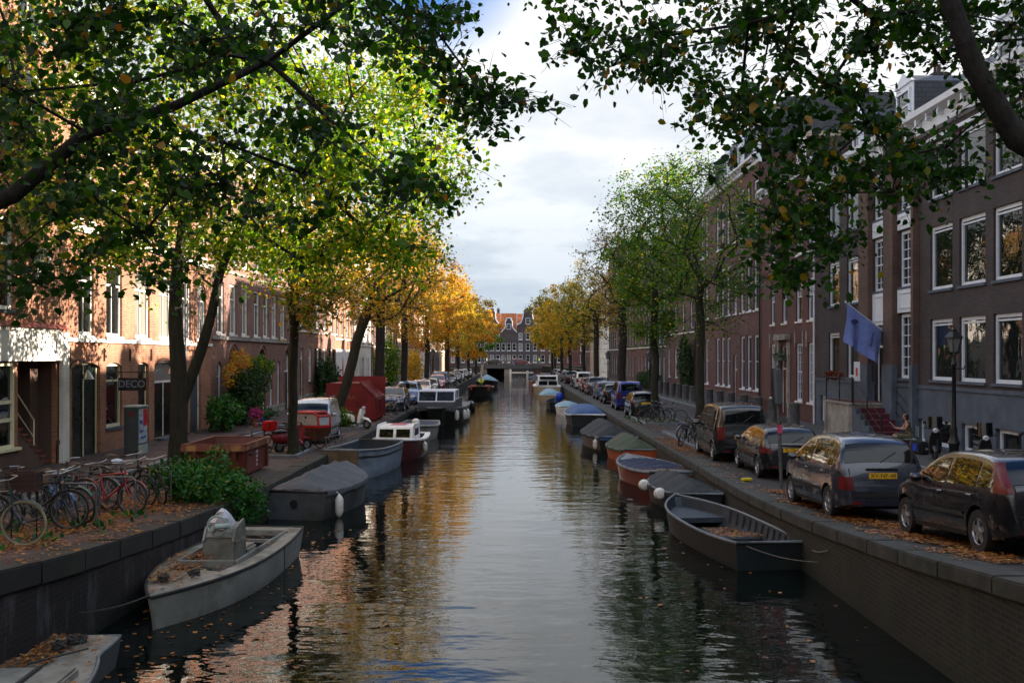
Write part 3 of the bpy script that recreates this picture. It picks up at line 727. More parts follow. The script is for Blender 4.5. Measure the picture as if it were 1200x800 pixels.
# ------------------------------------------------------------------ houses
_wc = {}
def window_mesh(w, h, style, mat):
    k = (round(w, 2), round(h, 2), style, mat)
    if k in _wc: return _wc[k]
    fr = 0.095 if w > 0.7 else 0.07
    mb = MB(); hw = w/2
    mb.box(-hw, -hw+fr, 0, 0.10, 0, h); mb.box(hw-fr, hw, 0, 0.10, 0, h)
    mb.box(-hw+fr, hw-fr, 0, 0.10, 0, fr+0.02); mb.box(-hw+fr, hw-fr, 0, 0.10, h-fr-0.03, h)
    inn = hw-fr; b = 0.035
    def hbar(z, t=0.05): mb.box(-inn, inn, 0.02, 0.085, z-t/2, z+t/2)
    def vbar(x, z0, z1, t=b): mb.box(x-t/2, x+t/2, 0.024, 0.08, z0, z1)
    z0, z1 = fr+0.02, h-fr-0.03
    if style == 'sash': hbar(h*0.52)
    elif style == 'T': hbar(h*0.70, 0.07); vbar(0, z0, h*0.70-0.035)
    elif style == 'TT': hbar(h*0.70, 0.07); vbar(-w*0.18, z0, h*0.7); vbar(w*0.18, z0, h*0.7)
    elif style == 'high': hbar(h*0.72, 0.07)
    elif style == 'grid':
        for k2 in range(1, 6): hbar(h*k2/6, 0.03 if k2 != 3 else 0.06)
        vbar(-w*0.16, z0, z1, 0.028); vbar(w*0.16, z0, z1, 0.028)
    elif style == 'topgrid':
        hbar(h*0.6, 0.06); hbar(h*0.78, 0.028); vbar(-w*0.16, h*0.6, z1, 0.028); vbar(w*0.16, h*0.6, z1, 0.028)
    elif style == 'head':   # plain sheet under a white head board
        hbar(h-0.20, 0.06)
    me = mb.mesh('window', mat, bevel=0.0)
    gm = MB(); gm.quad((-inn, 0.06, z0), (inn, 0.06, z0), (inn, 0.06, z1), (-inn, 0.06, z1))
    gme = {m_: gm.mesh('pane', M[m_]) for m_ in ('glass', 'glass_r')}
    _wc[k] = (me, gme); return _wc[k]

class House:
    def __init__(s, name, label, loc, rz, W, H, mat, depth=9.0, glass='glass', sgn=1):
        s.t = thing(name, label, 'house', loc, rz, None); s.W = W; s.H = H; s.mat = mat; s.depth = depth; s.ops = []; s.glass = glass
        s.rev = 0.14
    def hole(s, u0, u1, z0, z1, arch=0.0): s.ops.append((u0, u1, z0, z1, arch))
    deep = None
    def win(s, u0, u1, z0, z1, style='sash', fm='white', sill='stone', arch=0.0, hole=True, y=0.0):
        if hole: s.hole(u0, u1, z0, z1, arch)
        me, gm = window_mesh(u1-u0, z1-z0, style, M[fm])
        w = link('window', me, s.t, ((u0+u1)/2, y+(s.rev-0.06 if hole else -0.06), z0))
        link('pane', gm[s.glass], w)
        if sill:
            sb = MB(); sb.box(-(u1-u0)/2-0.06, (u1-u0)/2+0.06, -0.14, 0.0, -0.09, 0.002); sb.build('sill', M[sill], w, loc=(0, 0, 0))
        return w
    def blank(s, u0, u1, z0, z1, **k): pass
    def door(s, u0, u1, z0, z1, mat='door_green', fm='white', leaves_=1, arch=0.0, fan=0.0, handle='steel'):
        s.hole(u0, u1, z0, z1, arch)
        w = u1-u0; h = z1-z0; t = s.t; uc = (u0+u1)/2; yy = s.rev-0.03
        fr = 0.08; d = MB(); hd = h-fan
        for k in range(leaves_):
            a = -w/2+fr+(w-2*fr)*k/leaves_+0.006; b = -w/2+fr+(w-2*fr)*(k+1)/leaves_-0.006
            d.box(a, b, 0.03, 0.08, 0.03, hd-fr)
            for p0, p1 in ((0.08, 0.36), (0.42, 0.93)):
                pw = 0.10; x0, x1, q0, q1 = a+pw, b-pw, hd*p0, hd*p1
                for bx in ((x0, x1, q0, q0+0.03), (x0, x1, q1-0.03, q1), (x0, x0+0.03, q0+0.03, q1-0.03), (x1-0.03, x1, q0+0.03, q1-0.03)):
                    d.box(bx[0], bx[1], 0.012, 0.03, bx[2], bx[3])
        dr = d.build('door', M[mat], t, loc=(uc, yy, z0))
        f = MB(); f.box(-w/2, -w/2+fr, 0, 0.1, 0, h); f.box(w/2-fr, w/2, 0, 0.1, 0, h); f.box(-w/2+fr, w/2-fr, 0, 0.1, h-fr, h)
        if fan: f.box(-w/2+fr, w/2-fr, 0, 0.1, hd-fr, hd)
        if leaves_ == 2: f.box(-0.03, 0.03, -0.01, 0.012, 0.02, hd-fr)
        f.build('frame', M[fm], dr)
        if fan:
            q = MB(); q.quad((-w/2+fr, 0.06, hd), (w/2-fr, 0.06, hd), (w/2-fr, 0.06, h-fr), (-w/2+fr, 0.06, h-fr)); q.build('fanlight', M[s.glass], dr)
        hb = MB(); hb.tube([(0.07*(1 if leaves_ == 2 else 0)+(w/2-fr-0.12)*(leaves_ == 1), -0.03, 1.02), (0.07*(leaves_ == 2)+(w/2-fr-0.12)*(leaves_ == 1), -0.03, 1.16)], 0.012, 6)
        hb.build('handle', M[handle], dr)
        return dr
    def finish(s, plinth=None, plinth_h=0.0, side=True, back=True, split=None):
        """the wall with every opening cut through it and its reveals"""
        us = sorted({0.0, s.W}|{round(v, 4) for o in s.ops for v in o[:2]}); zs = sorted({0.0, s.H}|{round(v, 4) for o in s.ops for v in o[2:4]}|({plinth_h} if plinth_h else set()))
        us = [u for u in us if 0 <= u <= s.W]; mb = MB(); pb = MB()
        for i in range(len(us)-1):
            for j in range(len(zs)-1):
                uc, zc = (us[i]+us[i+1])/2, (zs[j]+zs[j+1])/2
                if any(o[0] < uc < o[1] and o[2] < zc < o[3] for o in s.ops): continue
                tgt = pb if (plinth and zc < plinth_h) else mb
                y = -0.04 if tgt is pb else 0.0
                tgt.quad((us[i], y, zs[j]), (us[i+1], y, zs[j]), (us[i+1], y, zs[j+1]), (us[i], y, zs[j+1]))
        for (a, b, c, d, ar) in s.ops:
            r = s.rev; tgt = pb if (plinth and d < plinth_h+0.02) else mb; y = -0.04 if tgt is pb else 0.0
            tgt.quad((a, y, c), (a, r, c), (a, r, d), (a, y, d)); tgt.quad((b, y, c), (b, r, c), (b, r, d), (b, y, d))
            tgt.quad((a, y, c), (b, y, c), (b, r, c), (a, r, c)); tgt.quad((a, y, d), (b, y, d), (b, r, d), (a, r, d))
            if ar:
                n = 10
                for k in range(n):
                    q0, q1 = k/n, (k+1)/n; u0, u1 = a+(b-a)*q0, a+(b-a)*q1
                    if ar > (b-a)*0.45: f = lambda q: d-ar*(1-sqrt(max(0, 1-(2*q-1)**2)))
                    else: f = lambda q: d-ar*(2*q-1)**2
                    mb.quad((u0, 0, f(q0)), (u1, 0, f(q1)), (u1, 0, d), (u0, 0, d)); mb.quad((u0, 0, f(q0)), (u1, 0, f(q1)), (u1, r-0.065, f(q1)), (u0, r-0.065, f(q0)))
        if side:
            for u in (0.0, s.W): mb.quad((u, 0, 0), (u, s.depth, 0), (u, s.depth, s.H), (u, 0, s.H))
        if back: mb.quad((0, s.depth, 0), (s.W, s.depth, 0), (s.W, s.depth, s.H), (0, s.depth, s.H))
        # inner face behind the openings so that nothing shows through
        if s.deep:
            a, b, zt = s.deep
            for (p, q, r0, r1) in ((0, a, 0, s.H), (b, s.W, 0, s.H), (a, b, zt, s.H)): mb.quad((p, 0.45, r0), (q, 0.45, r0), (q, 0.45, r1), (p, 0.45, r1))
        else: mb.quad((0, 0.45, 0), (s.W, 0.45, 0), (s.W, 0.45, s.H), (0, 0.45, s.H))
        mb.quad((0, 0, s.H), (s.W, 0, s.H), (s.W, s.depth, s.H), (0, s.depth, s.H))
        mb.build('wall', s.mat, s.t)
        if plinth:
            for (xa, xb) in [(0, s.W)]:
                gaps = sorted([(o[0], o[1]) for o in s.ops if o[2] < plinth_h < o[3]]); x = 0.0
                for ga, gb in gaps+[(s.W, s.W)]:
                    if ga > x+0.02: pb.box(x, ga, -0.08, 0.0, plinth_h-0.12, plinth_h)
                    x = gb
            pb.build('plinth', M[plinth], s.t)
    def band(s, z, h=0.14, p=0.07, mat='white', u0=0.0, u1=None, name='string_course'):
        b = MB(); b.box(u0, s.W if u1 is None else u1, -p, -0.002, z, z+h); b.build(name, M[mat], s.t)
    def cornice(s, mat='white', p=0.38, h=0.5, u0=0.0, u1=None):
        b = MB(); u1 = s.W if u1 is None else u1
        b.prism([(-0.03, s.H-h), (-p*0.35, s.H-h+0.05), (-p*0.4, s.H-h*0.45), (-p, s.H-h*0.25), (-p-0.03, s.H), (0.25, s.H+0.02), (0.25, s.H-h)], u0, u1, 'yz')
        k = b; n = max(2, int((u1-u0)/0.9))
        for i in range(n+1):
            u = u0+0.12+(u1-u0-0.24)*i/n; k.box(u-0.06, u+0.06, -p*0.8, -p*0.36, s.H-h*0.62, s.H-h*0.27)
        b.build('cornice', M[mat], s.t)
    def roof(s, kind='pitched', h=3.0, mat='tile_dark', dormers=(), dm='white'):
        b = MB(); e = 0.05
        if kind == 'pitched': b.prism([(0.05, s.H+0.02), (s.depth/2, s.H+h), (s.depth-0.05, s.H+0.02)], 0.02, s.W-0.02, 'yz')
        elif kind == 'mansard': b.prism([(0.15, s.H+0.02), (1.3, s.H+h), (s.depth-1.3, s.H+h+0.3), (s.depth-0.1, s.H+0.02)], 0.02, s.W-0.02, 'yz')
        else: b.box(0.3, s.W-0.3, 0.4, s.depth-0.3, s.H+0.02, s.H+0.25)
        rf = b.build('roof', M[mat], s.t)
        for (u, w) in dormers:
            z = s.H+0.35; d = MB(); hh = min(1.7, h*0.62); y0 = 0.35 if kind != 'pitched' else 0.9
            d.box(u-w/2, u+w/2, y0, y0+2.2, z, z+hh); d.prism([(u-w/2, z+hh), (u+w/2, z+hh), (u, z+hh+0.42)], y0, y0+2.4, 'xz')
            dd = d.build('dormer', M[mat], s.t); d = MB(); d.box(u-w/2-.04, u+w/2+.04, y0-.05, y0-.003, z, z+hh); d.prism([(u-w/2-0.12, z+hh), (u+w/2+0.12, z+hh), (u, z+hh+0.5)], y0-0.12, y0-.003, 'xz'); d.build('dormer_front', M[dm], dd)
            me, gm = window_mesh(w-0.3, hh-0.3, 'sash', M[dm]); ww = link('window', me, dd, (u, y0-0.13, z+0.12)); link('pane', gm[s.glass], ww)
    def chimney(s, u, y, w=0.9, h=1.6, zb=None):
        b = MB(); z = s.H+0.5 if zb is None else zb; b.box(u-w/2, u+w/2, y-0.35, y+0.35, z, z+h); b.box(u-w/2-0.06, u+w/2+0.06, y-0.41, y+0.41, z+h, z+h+0.12)
        for k in (-1, 1): b.lathe([(0.11, z+h+0.12), (0.09, z+h+0.55)], 8, c=(u+k*w*0.22, y, 0))
        b.build('chimney', s.mat, s.t)
    def anchors(s, us, z, h=0.45):
        b = MB()
        for u in us: b.box(u-0.03, u+0.03, -0.04, -0.003, z, z+h)
        b.build('wall_anchors', M['iron'], s.t)
    def downpipe(s, u, z1=None, mat='white'):
        b = MB(); b.tube([(u, -0.09, 0.05), (u, -0.09, z1 or s.H-0.4)], 0.05, 8); b.build('downpipe', M[mat], s.t)
    def lamp(s, u, z):
        l = MB(); pts = [(u, -0.02, z)]+[(u, -0.3+0.28*cos(pi*k/8), z+0.28*sin(pi*k/8)) for k in range(9)]+[(u, -0.58, z-0.05)]
        l.tube(pts, 0.018, 6); lm = l.build('wall_lamp', M['iron'], s.t)
        c = MB(); c.lathe([(0.03, z-0.03), (0.06, z-0.10), (0.10, z-0.14), (0.20, z-0.32), (0.195, z-0.33), (0.05, z-0.16)], 16, c=(u, -0.58, 0)); c.build('lamp_shade', M['chrome'], lm, smooth=True)

def HL(name, label, D0, D1, H, mat, **k): return House(name, label, (FL, D0, 0), R(90), D1-D0, H, mat, **k)
class RH(House):
    """right bank: openings are given as distances from the viewpoint"""
    def __init__(s, name, label, D0, D1, H, mat, **k):
        House.__init__(s, name, label, (FR, D1, 0), R(-90), D1-D0, H, mat, glass='glass_r', **k); s.D1 = D1
    def u(s, a, b): return (s.D1-b, s.D1-a)

# ---- left bank
h = HL('corner_house', 'tall brick house at the left edge with white band and tiled stairs in a recess', 18.0, 30.9, 17.5, M['br_orange'])
h.rev = 0.14
o = 18.0
h.win(29.0-0.52-o, 29.0+0.52-o, 9.4, 11.6, 'T', sill='white'); h.win(26.6-o, 27.8-o, 4.6, 7.2, 'T'); h.win(24.4-o, 25.6-o, 4.6, 7.2, 'T')
h.win(26.4-o, 27.8-o, 9.2, 11.8, 'T'); h.win(28.0-o, 29.6-o, 12.6, 14.9, 'T'); h.win(25.4-o, 26.8-o, 12.6, 14.9, 'T'); h.win(22.0-o, 23.4-o, 4.6, 7.2, 'T'); h.win(23.6-o, 25.0-o, 9.2, 11.8, 'T')
# stair recess and the big shop window beside it
h.hole(28.0-o, 30.35-o, 0.0, 3.18); h.hole(22.5-o, 27.85-o, 0.75, 3.18)
h.deep = (10.0, 12.35, 3.18); h.finish(plinth='bare_plaster', plinth_h=0.76)
b = MB(); b.box(0, 12.45, -0.16, -0.045, 3.18, 4.05); b.box(12.45, 12.88, -0.18, -0.045, 0.0, 4.05); b.box(0, 12.45, -0.12, -0.045, 4.052, 4.14); b.build('fascia', M['plaster_white'], h.t, bevel=0.01)
b = MB(); b.prism([(-0.01, 4.14), (-0.2, 4.142), (-0.01, 4.30)], 0, 12.88, 'yz'); b.build('fascia_tiles', M['tread'], h.t)
b = MB(); r = 2.6
b.quad((10.0, 0.145, 0), (10.0, r, 0), (10.0, r, 3.18), (10.0, 0.145, 3.18)); b.quad((12.35, 0.145, 0), (12.35, r, 0), (12.35, r, 3.18), (12.35, 0.145, 3.18))
b.quad((10.0, r, 0), (12.35, r, 0), (12.35, r, 3.18), (10.0, r, 3.18)); b.quad((10.0, 0.145, 3.18), (12.35, 0.145, 3.18), (12.35, r, 3.18), (10.0, r, 3.18))
b.box(11.75, 12.35, 0.5, 0.9, 0, 3.17)
b.build('recess', M['bare_plaster'], h.t)
for k in range(8):
    s_ = MB(); x0 = 12.2-0.28*k; s_.box(x0-0.28, x0, 0.16, 1.4, 0.0, 0.18*(k+1)-0.055); sb_ = s_.build('step', M['bare_plaster'], h.t); s_ = MB(); s_.box(x0-0.285, x0+0.03, 0.12, 1.42, 0.18*(k+1)-0.054, 0.18*(k+1)); s_.build('tread', M['tread'], sb_)
rl = MB(); pr = [(11.15, 0.10, 0.72), (11.15, 0.10, 1.45), (10.05, 0.10, 2.35)]
rl.tube(pr[:3], 0.022, 6); rl.tube([(11.15, 0.10, 0.95), (10.05, 0.10, 1.80)], 0.018, 6); rl.build('handrail', M['cream'], h.t)
wf = MB()
for x in (4.5, 6.2, 7.9, 9.73): wf.box(x, x+0.12, 0.02, 0.12, 0.76, 3.17)
for z in (0.76, 1.5, 2.0, 3.05): wf.box(4.62, 9.73, 0.03, 0.11, z, z+0.10)
wf.box(4.4, 9.95, -0.14, 0.02, 0.70, 0.78); ww = wf.build('shop_window', M['cream'], h.t)
g = MB(); g.quad((4.6, 0.08, 0.8), (9.8, 0.08, 0.8), (9.8, 0.08, 3.1), (4.6, 0.08, 3.1)); g.build('pane', M['glass'], ww)
# round window, set in a stone ring
b = MB(); b.ring((11.42, -0.02, 5.95), 0.52, 0.06, 28, 6); rw = b.build('round_window', M['stone_light'], h.t)
g = MB(); g.lathe([(0.49, 0.0), (0.49, -0.02)], 28, c=(11.42, -0.005, 5.95), axis='y'); g.build('pane', M['glass'], rw)
g = MB()
for k in range(-2, 3): x = 11.42+k*0.17; hh = sqrt(0.48**2-(k*0.17)**2); g.box(x-0.02, x+0.02, -0.06, -0.03, 5.95-hh, 5.95+hh)
for k in range(-2, 3): z = 5.95+k*0.17; hh = sqrt(0.48**2-(k*0.17)**2); g.box(11.42-hh, 11.42+hh, -0.058, -0.032, z-0.02, z+0.02)
g.build('glazing_bars', M['white'], rw)
h.cornice(); h.roof('flat')

h = HL('brick_house', 'orange brick house with green double doors and two curved wall lamps', 30.9, 46.0, 12.4, M['br_orange']); o = 30.9
h.door(31.45-o, 33.6-o, 0.02, 3.12, 'door_green', 'cream', 2, arch=0.16)
h.win(34.1-o, 35.5-o, 0.85, 3.1, 'high', 'cream', 'stone', arch=0.14)
h.door(37.0-o, 38.1-o, 0.02, 3.1, 'door_green', 'cream', 1, arch=0.12, fan=0.75)
h.door(38.7-o, 41.2-o, 0.12, 3.15, 'door_black', 'white', 2, arch=0.14, fan=0.8)
h.door(43.0-o, 44.5-o, 0.05, 3.2, 'cab_grey', 'white', 1, arch=0.12, fan=0.8)
for a, b_ in ((31.9, 33.1), (34.1, 35.5), (36.7, 38.2), (39.2, 40.6), (41.9, 43.1), (44.0, 45.2)):
    h.win(a-o, b_-o, 4.0, 6.55, 'T', 'white', 'white', arch=0.2); h.win(a-o, b_-o, 7.75, 9.7, 'T', 'white', 'white', arch=0.16); h.win(a-o+0.1, b_-o-0.1, 10.3, 11.5, 'sash', 'white', 'white')
h.finish(); h.band(3.78, 0.13); h.band(7.32, 0.2, 0.1, 'plaster_white'); h.anchors([0.35, 3.0, 5.3, 7.4, 10.2, 12.9], 3.15); h.lamp(0.35, 2.92); h.lamp(8.0, 2.96)
b = MB(); b.box(7.7, 10.4, -0.45, -0.0, 0.0, 0.13); b.build('doorstep', M['stone'], h.t, bevel=0.015)
h.downpipe(11.2, mat='steel'); h.cornice(h=0.6); h.roof('pitched', 2.6, 'tile_dark'); h.chimney(3.0, 3.5)

h = HL('brick_house', 'rosy brick house with tall round-arched openings and plants against it', 46.0, 64.5, 13.2, M['br_l3']); o = 46.0
for c in (49.6, 55.4, 61.5):
    h.door(c-0.75-o, c+0.75-o, 0.05, 3.75, 'door_black', 'white', 1, arch=0.75, fan=1.3)
    b = MB(); b.tube([(c-o-0.95*cos(pi*k/12), -0.0, 3.0+0.95*sin(pi*k/12)) for k in range(13)], 0.07, 4); b.build('arch_moulding', M['br_l3'], h.t)
for c in (47.3, 51.4, 53.3, 57.5, 59.3, 63.6): h.win(c-0.36-o, c+0.36-o, 0.5, 3.1, 'high', 'blue_white', 'stone', arch=0.3)
for a in (47.0, 49.2, 51.4, 53.8, 55.8, 57.8, 60.0, 62.5):
    h.win(a-0.2-o, a+1.05-o, 4.4, 6.9, 'T', 'white', 'white'); h.win(a-0.2-o, a+1.05-o, 7.9, 10.1, 'T', 'white', 'white'); h.win(a-0.1-o, a+0.95-o, 10.9, 12.3, 'sash', 'white', 'white')
h.finish(plinth='stone_light', plinth_h=0.5); h.band(4.12, 0.16, 0.1, 'stone_light'); h.band(7.4, 0.12, 0.06, 'stone_light'); h.cornice(h=0.6); h.roof('pitched', 2.8, 'tile_dark'); h.chimney(9, 4)

def gen_house(side, label, D0, D1, H, mat, n, floors, style='T', fm='white', roofk=('pitched', 2.6, 'tile_dark'), doors=(0,), plinth=None, ww=1.1, name='brick_house', door='door_black', corn='white', sill='stone'):
    h = (HL if side == 'L' else RH)(name, label, D0, D1, H, mat)
    W = D1-D0; sp = W/n
    for fi, (z0, z1) in enumerate(floors):
        for k in range(n):
            c = sp*(k+0.5)
            if fi == 0 and k in doors: h.door(c-0.55, c+0.55, 0.05, z1, door, fm, 1, fan=0.7)
            else: h.win(c-ww/2, c+ww/2, z0, z1, style, fm, sill)
    h.finish(plinth=plinth, plinth_h=0.8 if plinth else 0)
    h.band(floors[1][0]-0.35, 0.12); h.cornice(corn); h.roof(*roofk, dormers=[(W*0.3, 1.3), (W*0.7, 1.3)] if roofk[0] != 'flat' and W > 7 else ()); h.chimney(W*0.15, 4.5, zb=H+0.6)
    return h
F4 = [(0.9, 3.2), (4.6, 6.7), (7.7, 9.6), (10.5, 11.9)]; F5 = F4+[(12.9, 14.3)]
h = gen_house('L', 'dusky brick house with black shutters beyond the arches', 64.5, 78.0, 13.0, M['br_l3'], 5, [(1.6, 3.9), (5.3, 7.5), (8.5, 10.4), (11.2, 12.3)], plinth='stone_light', doors=(0,))
for k in (2, 4):
    for sx in (-1, 1):
        b = MB(); c = 2.7*(k+0.5); b.box(c+sx*0.85-0.27, c+sx*0.85+0.27, -0.06, -0.003, 1.6, 3.9)
        for j in range(9): b.box(c+sx*0.85-0.22, c+sx*0.85+0.22, -0.075, -0.06, 1.75+j*0.24, 1.85+j*0.24)
        b.build('shutter', M['door_black'], h.t)
h = gen_house('L', 'orange brick house with pale ground floor and poster panel', 78.0, 88.0, 14.8, M['br_orange'], 4, [(1.0, 3.2), (5.0, 7.2), (8.2, 10.2), (11.2, 12.9)], doors=(3,))
b = MB(); b.box(0.1, 7.4, -0.10, -0.06, 0.3, 3.9); b.build('poster_panel', M['plaster_white'], h.t)
b = MB(); b.lathe([(0.05, 1.2), (0.3, 1.35), (0.22, 1.8), (0.32, 2.4), (0.12, 2.9), (0.16, 3.1), (0.02, 3.3)], 8, c=(3.2, -0.12, 0)); b2 = b.build('poster_figure', M['bright_red'], h.t); b2.scale = (1, 0.05, 1); b2.location = (0, -0.11, 0)
gen_house('L', 'white plastered house catching the sun', 88, 98, 12.5, M['plaster_white'], 3, F4, name='plastered_house', doors=(1,))
gen_house('L', 'red brick house next to the sunlit white one', 98, 108, 13.6, M['br_red'], 3, F4, doors=(0,))
gen_house('L', 'dark grey brick house with a pale stone foot on the left bank', 108, 121, 14.0, M['br_dark'], 4, F4, plinth='stone', doors=(1,))
gen_house('L', 'sand brick house behind the left golden trees', 121, 135, 15.0, M['br_sand'], 5, F5[:4], doors=(2,))
gen_house('L', 'orange-brown house past the sand brick one', 135, 150, 14.2, M['br_orange'], 5, F4, doors=(1,))
gen_house('L', 'pale plastered house near the left end of the bridge', 150, 168, 13.4, M['plaster_white'], 5, F4, name='plastered_house', doors=(3,))
gen_house('L', 'brown brick house last but one on the left bank', 168, 190, 14.4, M['br_brown'], 6, F4, doors=(2,))
gen_house('L', 'sunlit brick house on the left corner by the bridge', 190, 205, 14, M['br_sand'], 4, F4, doors=(1,))

# ---- right bank
h = RH('canal_mansion', 'dark brick mansion on a grey stone base with white columns, stoop and blue flag', 18.0, 47.7, 11.9, M['br_dark']); W = h.W
def rw(a, b, z0, z1, st='head', **k):
    u = h.u(a, b); return h.win(u[0], u[1], z0, z1, st, 'blue_white', 'stone', **k)
for a, b_ in ((28.5, 30.2), (30.7, 32.5), (33.0, 34.75), (24.9, 26.6), (22.6, 24.3), (20.2, 21.9)):
    rw(a, b_, 2.5, 4.6); rw(a, b_, 5.6, 7.8); rw(a, b_, 8.75, 10.7)
    rw(a+0.05, b_-0.25, 0.25, 1.15, 'none')
for a, b_ in ((41.95, 43.4), (44.4, 45.9)):
    rw(a, b_, 2.4, 4.4); rw(a, b_, 5.6, 7.6); rw(a, b_, 8.75, 10.5)
rw(46.2, 47.0, 0.3, 1.5, 'none')
rw(35.95, 37.5, 2.5, 4.9, 'grid'); rw(35.95, 37.5, 5.9, 8.0, 'grid'); rw(35.95, 37.5, 8.75, 10.6, 'grid'); rw(38.75, 40.2, 5.9, 8.0, 'grid'); rw(38.75, 40.2, 8.75, 10.6, 'grid')
u = h.u(39.0, 40.0); dr = h.door(u[0], u[1], 1.52, 4.5, 'door_black', 'blue_white', 1, fan=0.75)
u2 = h.u(35.4, 36.6); rw(35.1, 35.65, 0.3, 1.1, 'none')
h.finish(plinth='stone', plinth_h=2.3)
# brown brick centre bay with pilasters and white timber panels
for a, b_ in ((40.25, 41.35), (37.65, 38.6), (35.72, 35.93)):
    u = h.u(a, b_); b = MB(); b.box(u[0], u[1], -0.22, -0.003, 2.302, 11.3); b.build('pilaster', M['br_brown'], h.t)
    b = MB(); b.box(u[0]-0.03, u[1]+0.03, -0.26, -0.05, 0, 3.0); b.build('pilaster_foot', M['stone'], h.t)
for a, b_ in ((38.65, 40.2), (35.93, 37.6)):
    for z0, z1 in (((4.55, 5.85) if a > 38 else (4.95, 5.85)), (8.05, 8.7)):
        u = h.u(a, b_); b = MB(); b.box(u[0], u[1], -0.05, -0.003, z0, z1)
        x0, x1 = u[0]+0.25, u[1]-0.25
        for bx in ((x0, x1, z0+0.15, z0+0.20), (x0, x1, z1-0.2, z1-0.15), (x0, x0+0.05, z0+0.2, z1-0.2), (x1-0.05, x1, z0+0.2, z1-0.2)): b.box(bx[0], bx[1], -0.08, -0.05, bx[2], bx[3])
        b.build('timber_panel', M['blue_white'], h.t)
h.cornice('blue_white', 0.5, 0.8); h.band(10.75, 0.12, 0.10, 'blue_white')
h.roof('pitched', 3.4, 'slate', dormers=[(h.D1-39.2, 1.6), (h.D1-44.5, 1.2), (h.D1-31, 1.4)], dm='blue_white'); h.chimney(3.0, 4.5, zb=14.2); h.chimney(h.D1-33, 4.5, zb=14.4)
u = h.u(41.0, 41.7); b = MB(); b.box(u[0], u[1], -0.28, -0.262, 2.3, 3.1); ib = b.build('notice_board', M['blue_white'], h.t)
b = MB(); b.box(u[0]+0.24, u[1]-0.24, -0.29, -0.281, 2.5, 2.85); b.build('red_sticker', M['bright_red'], ib)

h = RH('brick_house', 'red brick house with small-paned ground windows beside the mansion', 47.7, 58.2, 12.9, M['br_red'])
def rw(a, b, z0, z1, st='grid', **k):
    u = h.u(a, b); return h.win(u[0], u[1], z0, z1, st, 'blue_white', 'white', **k)
for a, b_ in ((48.2, 49.15), (50.1, 51.2), (55.3, 56.2)):
    rw(a, b_, 1.05, 4.0); rw(a, b_, 5.1, 7.2, 'topgrid'); rw(a, b_, 8.5, 10.6, 'topgrid')
rw(52.9, 53.8, 5.1, 7.2, 'topgrid'); rw(52.9, 53.8, 8.5, 10.6, 'topgrid')
for u in ((48.0, 49.4), (49.9, 51.4), (55.1, 56.4)):
    a = h.u(*u); b = MB(); b.box(a[0]-0.02, a[0]+0.12, -0.03, -0.003, 3.8, 4.6); b.box(a[1]-0.12, a[1]+0.02, -0.03, -0.003, 3.8, 4.6); b.build('keystones', M['stone_light'], h.t)
u = h.u(52.6, 54.1); h.door(u[0], u[1], 0.3, 3.9, 'door_brown', 'white', 1, fan=1.2); h.finish()
b = MB(); b.box(u[0]-0.35, u[0]-0.02, -0.12, -0.003, 0.1, 4.2); b.box(u[1]+0.02, u[1]+0.35, -0.12, -0.003, 0.1, 4.2); b.box(u[0]-0.45, u[1]+0.45, -0.3, -0.003, 4.2, 4.5); b.build('door_surround', M['stone_light'], h.t)
h.downpipe(h.W-0.15, mat='blue_white'); h.cornice('blue_white'); h.roof('pitched', 2.8, 'tile_dark', dormers=[(5, 1.4)]); h.chimney(2, 4.5, zb=14.5)

h = RH('school_building', 'long reddish-brown building with tall triple windows and a slate mansard', 58.2, 79.0, 15.2, M['br_purple'])
def rw(a, b, z0, z1, st='sash', **k):
    u = h.u(a, b); return h.win(u[0], u[1], z0, z1, st, 'blue_white', 'blue_white', **k)
for g0 in (59.0, 66.6, 74.0):
    n = 3 if g0 < 74 else 2
    for k in range(n):
        a = g0+1.75*k; b_ = a+1.15
        rw(a, b_, 1.3, 4.6); rw(a, b_, 6.1, 9.4); rw(a, b_, 10.8, 13.9)
u = h.u(64.6, 65.7); h.door(u[0], u[1], 0.1, 3.4, 'door_brown', 'blue_white', 1, fan=0.9); rw(64.7, 65.6, 6.1, 8.0, 'grid'); rw(64.7, 65.6, 10.8, 12.6, 'grid')
h.finish(plinth='stone', plinth_h=0.7); h.band(9.9, 0.1, 0.05, 'stone'); h.cornice('blue_white', 0.5, 0.5)
h.roof('mansard', 3.3, 'slate', dormers=[(h.D1-60.5, 1.5), (h.D1-64.8, 1.5), (h.D1-69, 1.5), (h.D1-74, 1.5)], dm='blue_white'); h.downpipe(h.W-0.15, mat='iron'); h.downpipe(0.15, mat='iron')
b = MB(); b.box(0, 0.9, -0.03, -0.003, 0, 0.01); 
gen_house('R', 'purple-brown brick house with few broad windows behind the dense elm', 79, 94.5, 13.6, M['br_purple'], 4, [(1.4, 4.2), (5.6, 8.0), (9.2, 11.2)], 'sash', 'blue_white', doors=(3,), ww=1.5)
gen_house('R', 'dark brick house with a clipped hedge in front', 94.5, 108, 14.6, M['br_dark'], 5, F4, 'sash', 'blue_white', doors=(2,))
gen_house('R', 'red brick house behind the forked elm', 108, 122, 13.2, M['br_red'], 5, F4, 'sash', 'blue_white', doors=(1,))
gen_house('R', 'brown brick house with white cornice beyond the forked elm', 122, 138, 15.0, M['br_brown'], 5, F5[:4], 'sash', 'blue_white', doors=(1,))
gen_house('R', 'tallest dark brick house rising above its neighbours', 138, 150, 18.6, M['br_dark'], 4, F5+[(15.2, 16.8)], 'sash', 'white', doors=(0,), roofk=('flat',))
gen_house('R', 'tall white plastered house next to the tallest one', 150, 166, 15.5, M['plaster_white'], 5, F5, 'sash', 'white', doors=(0,), name='plastered_house')
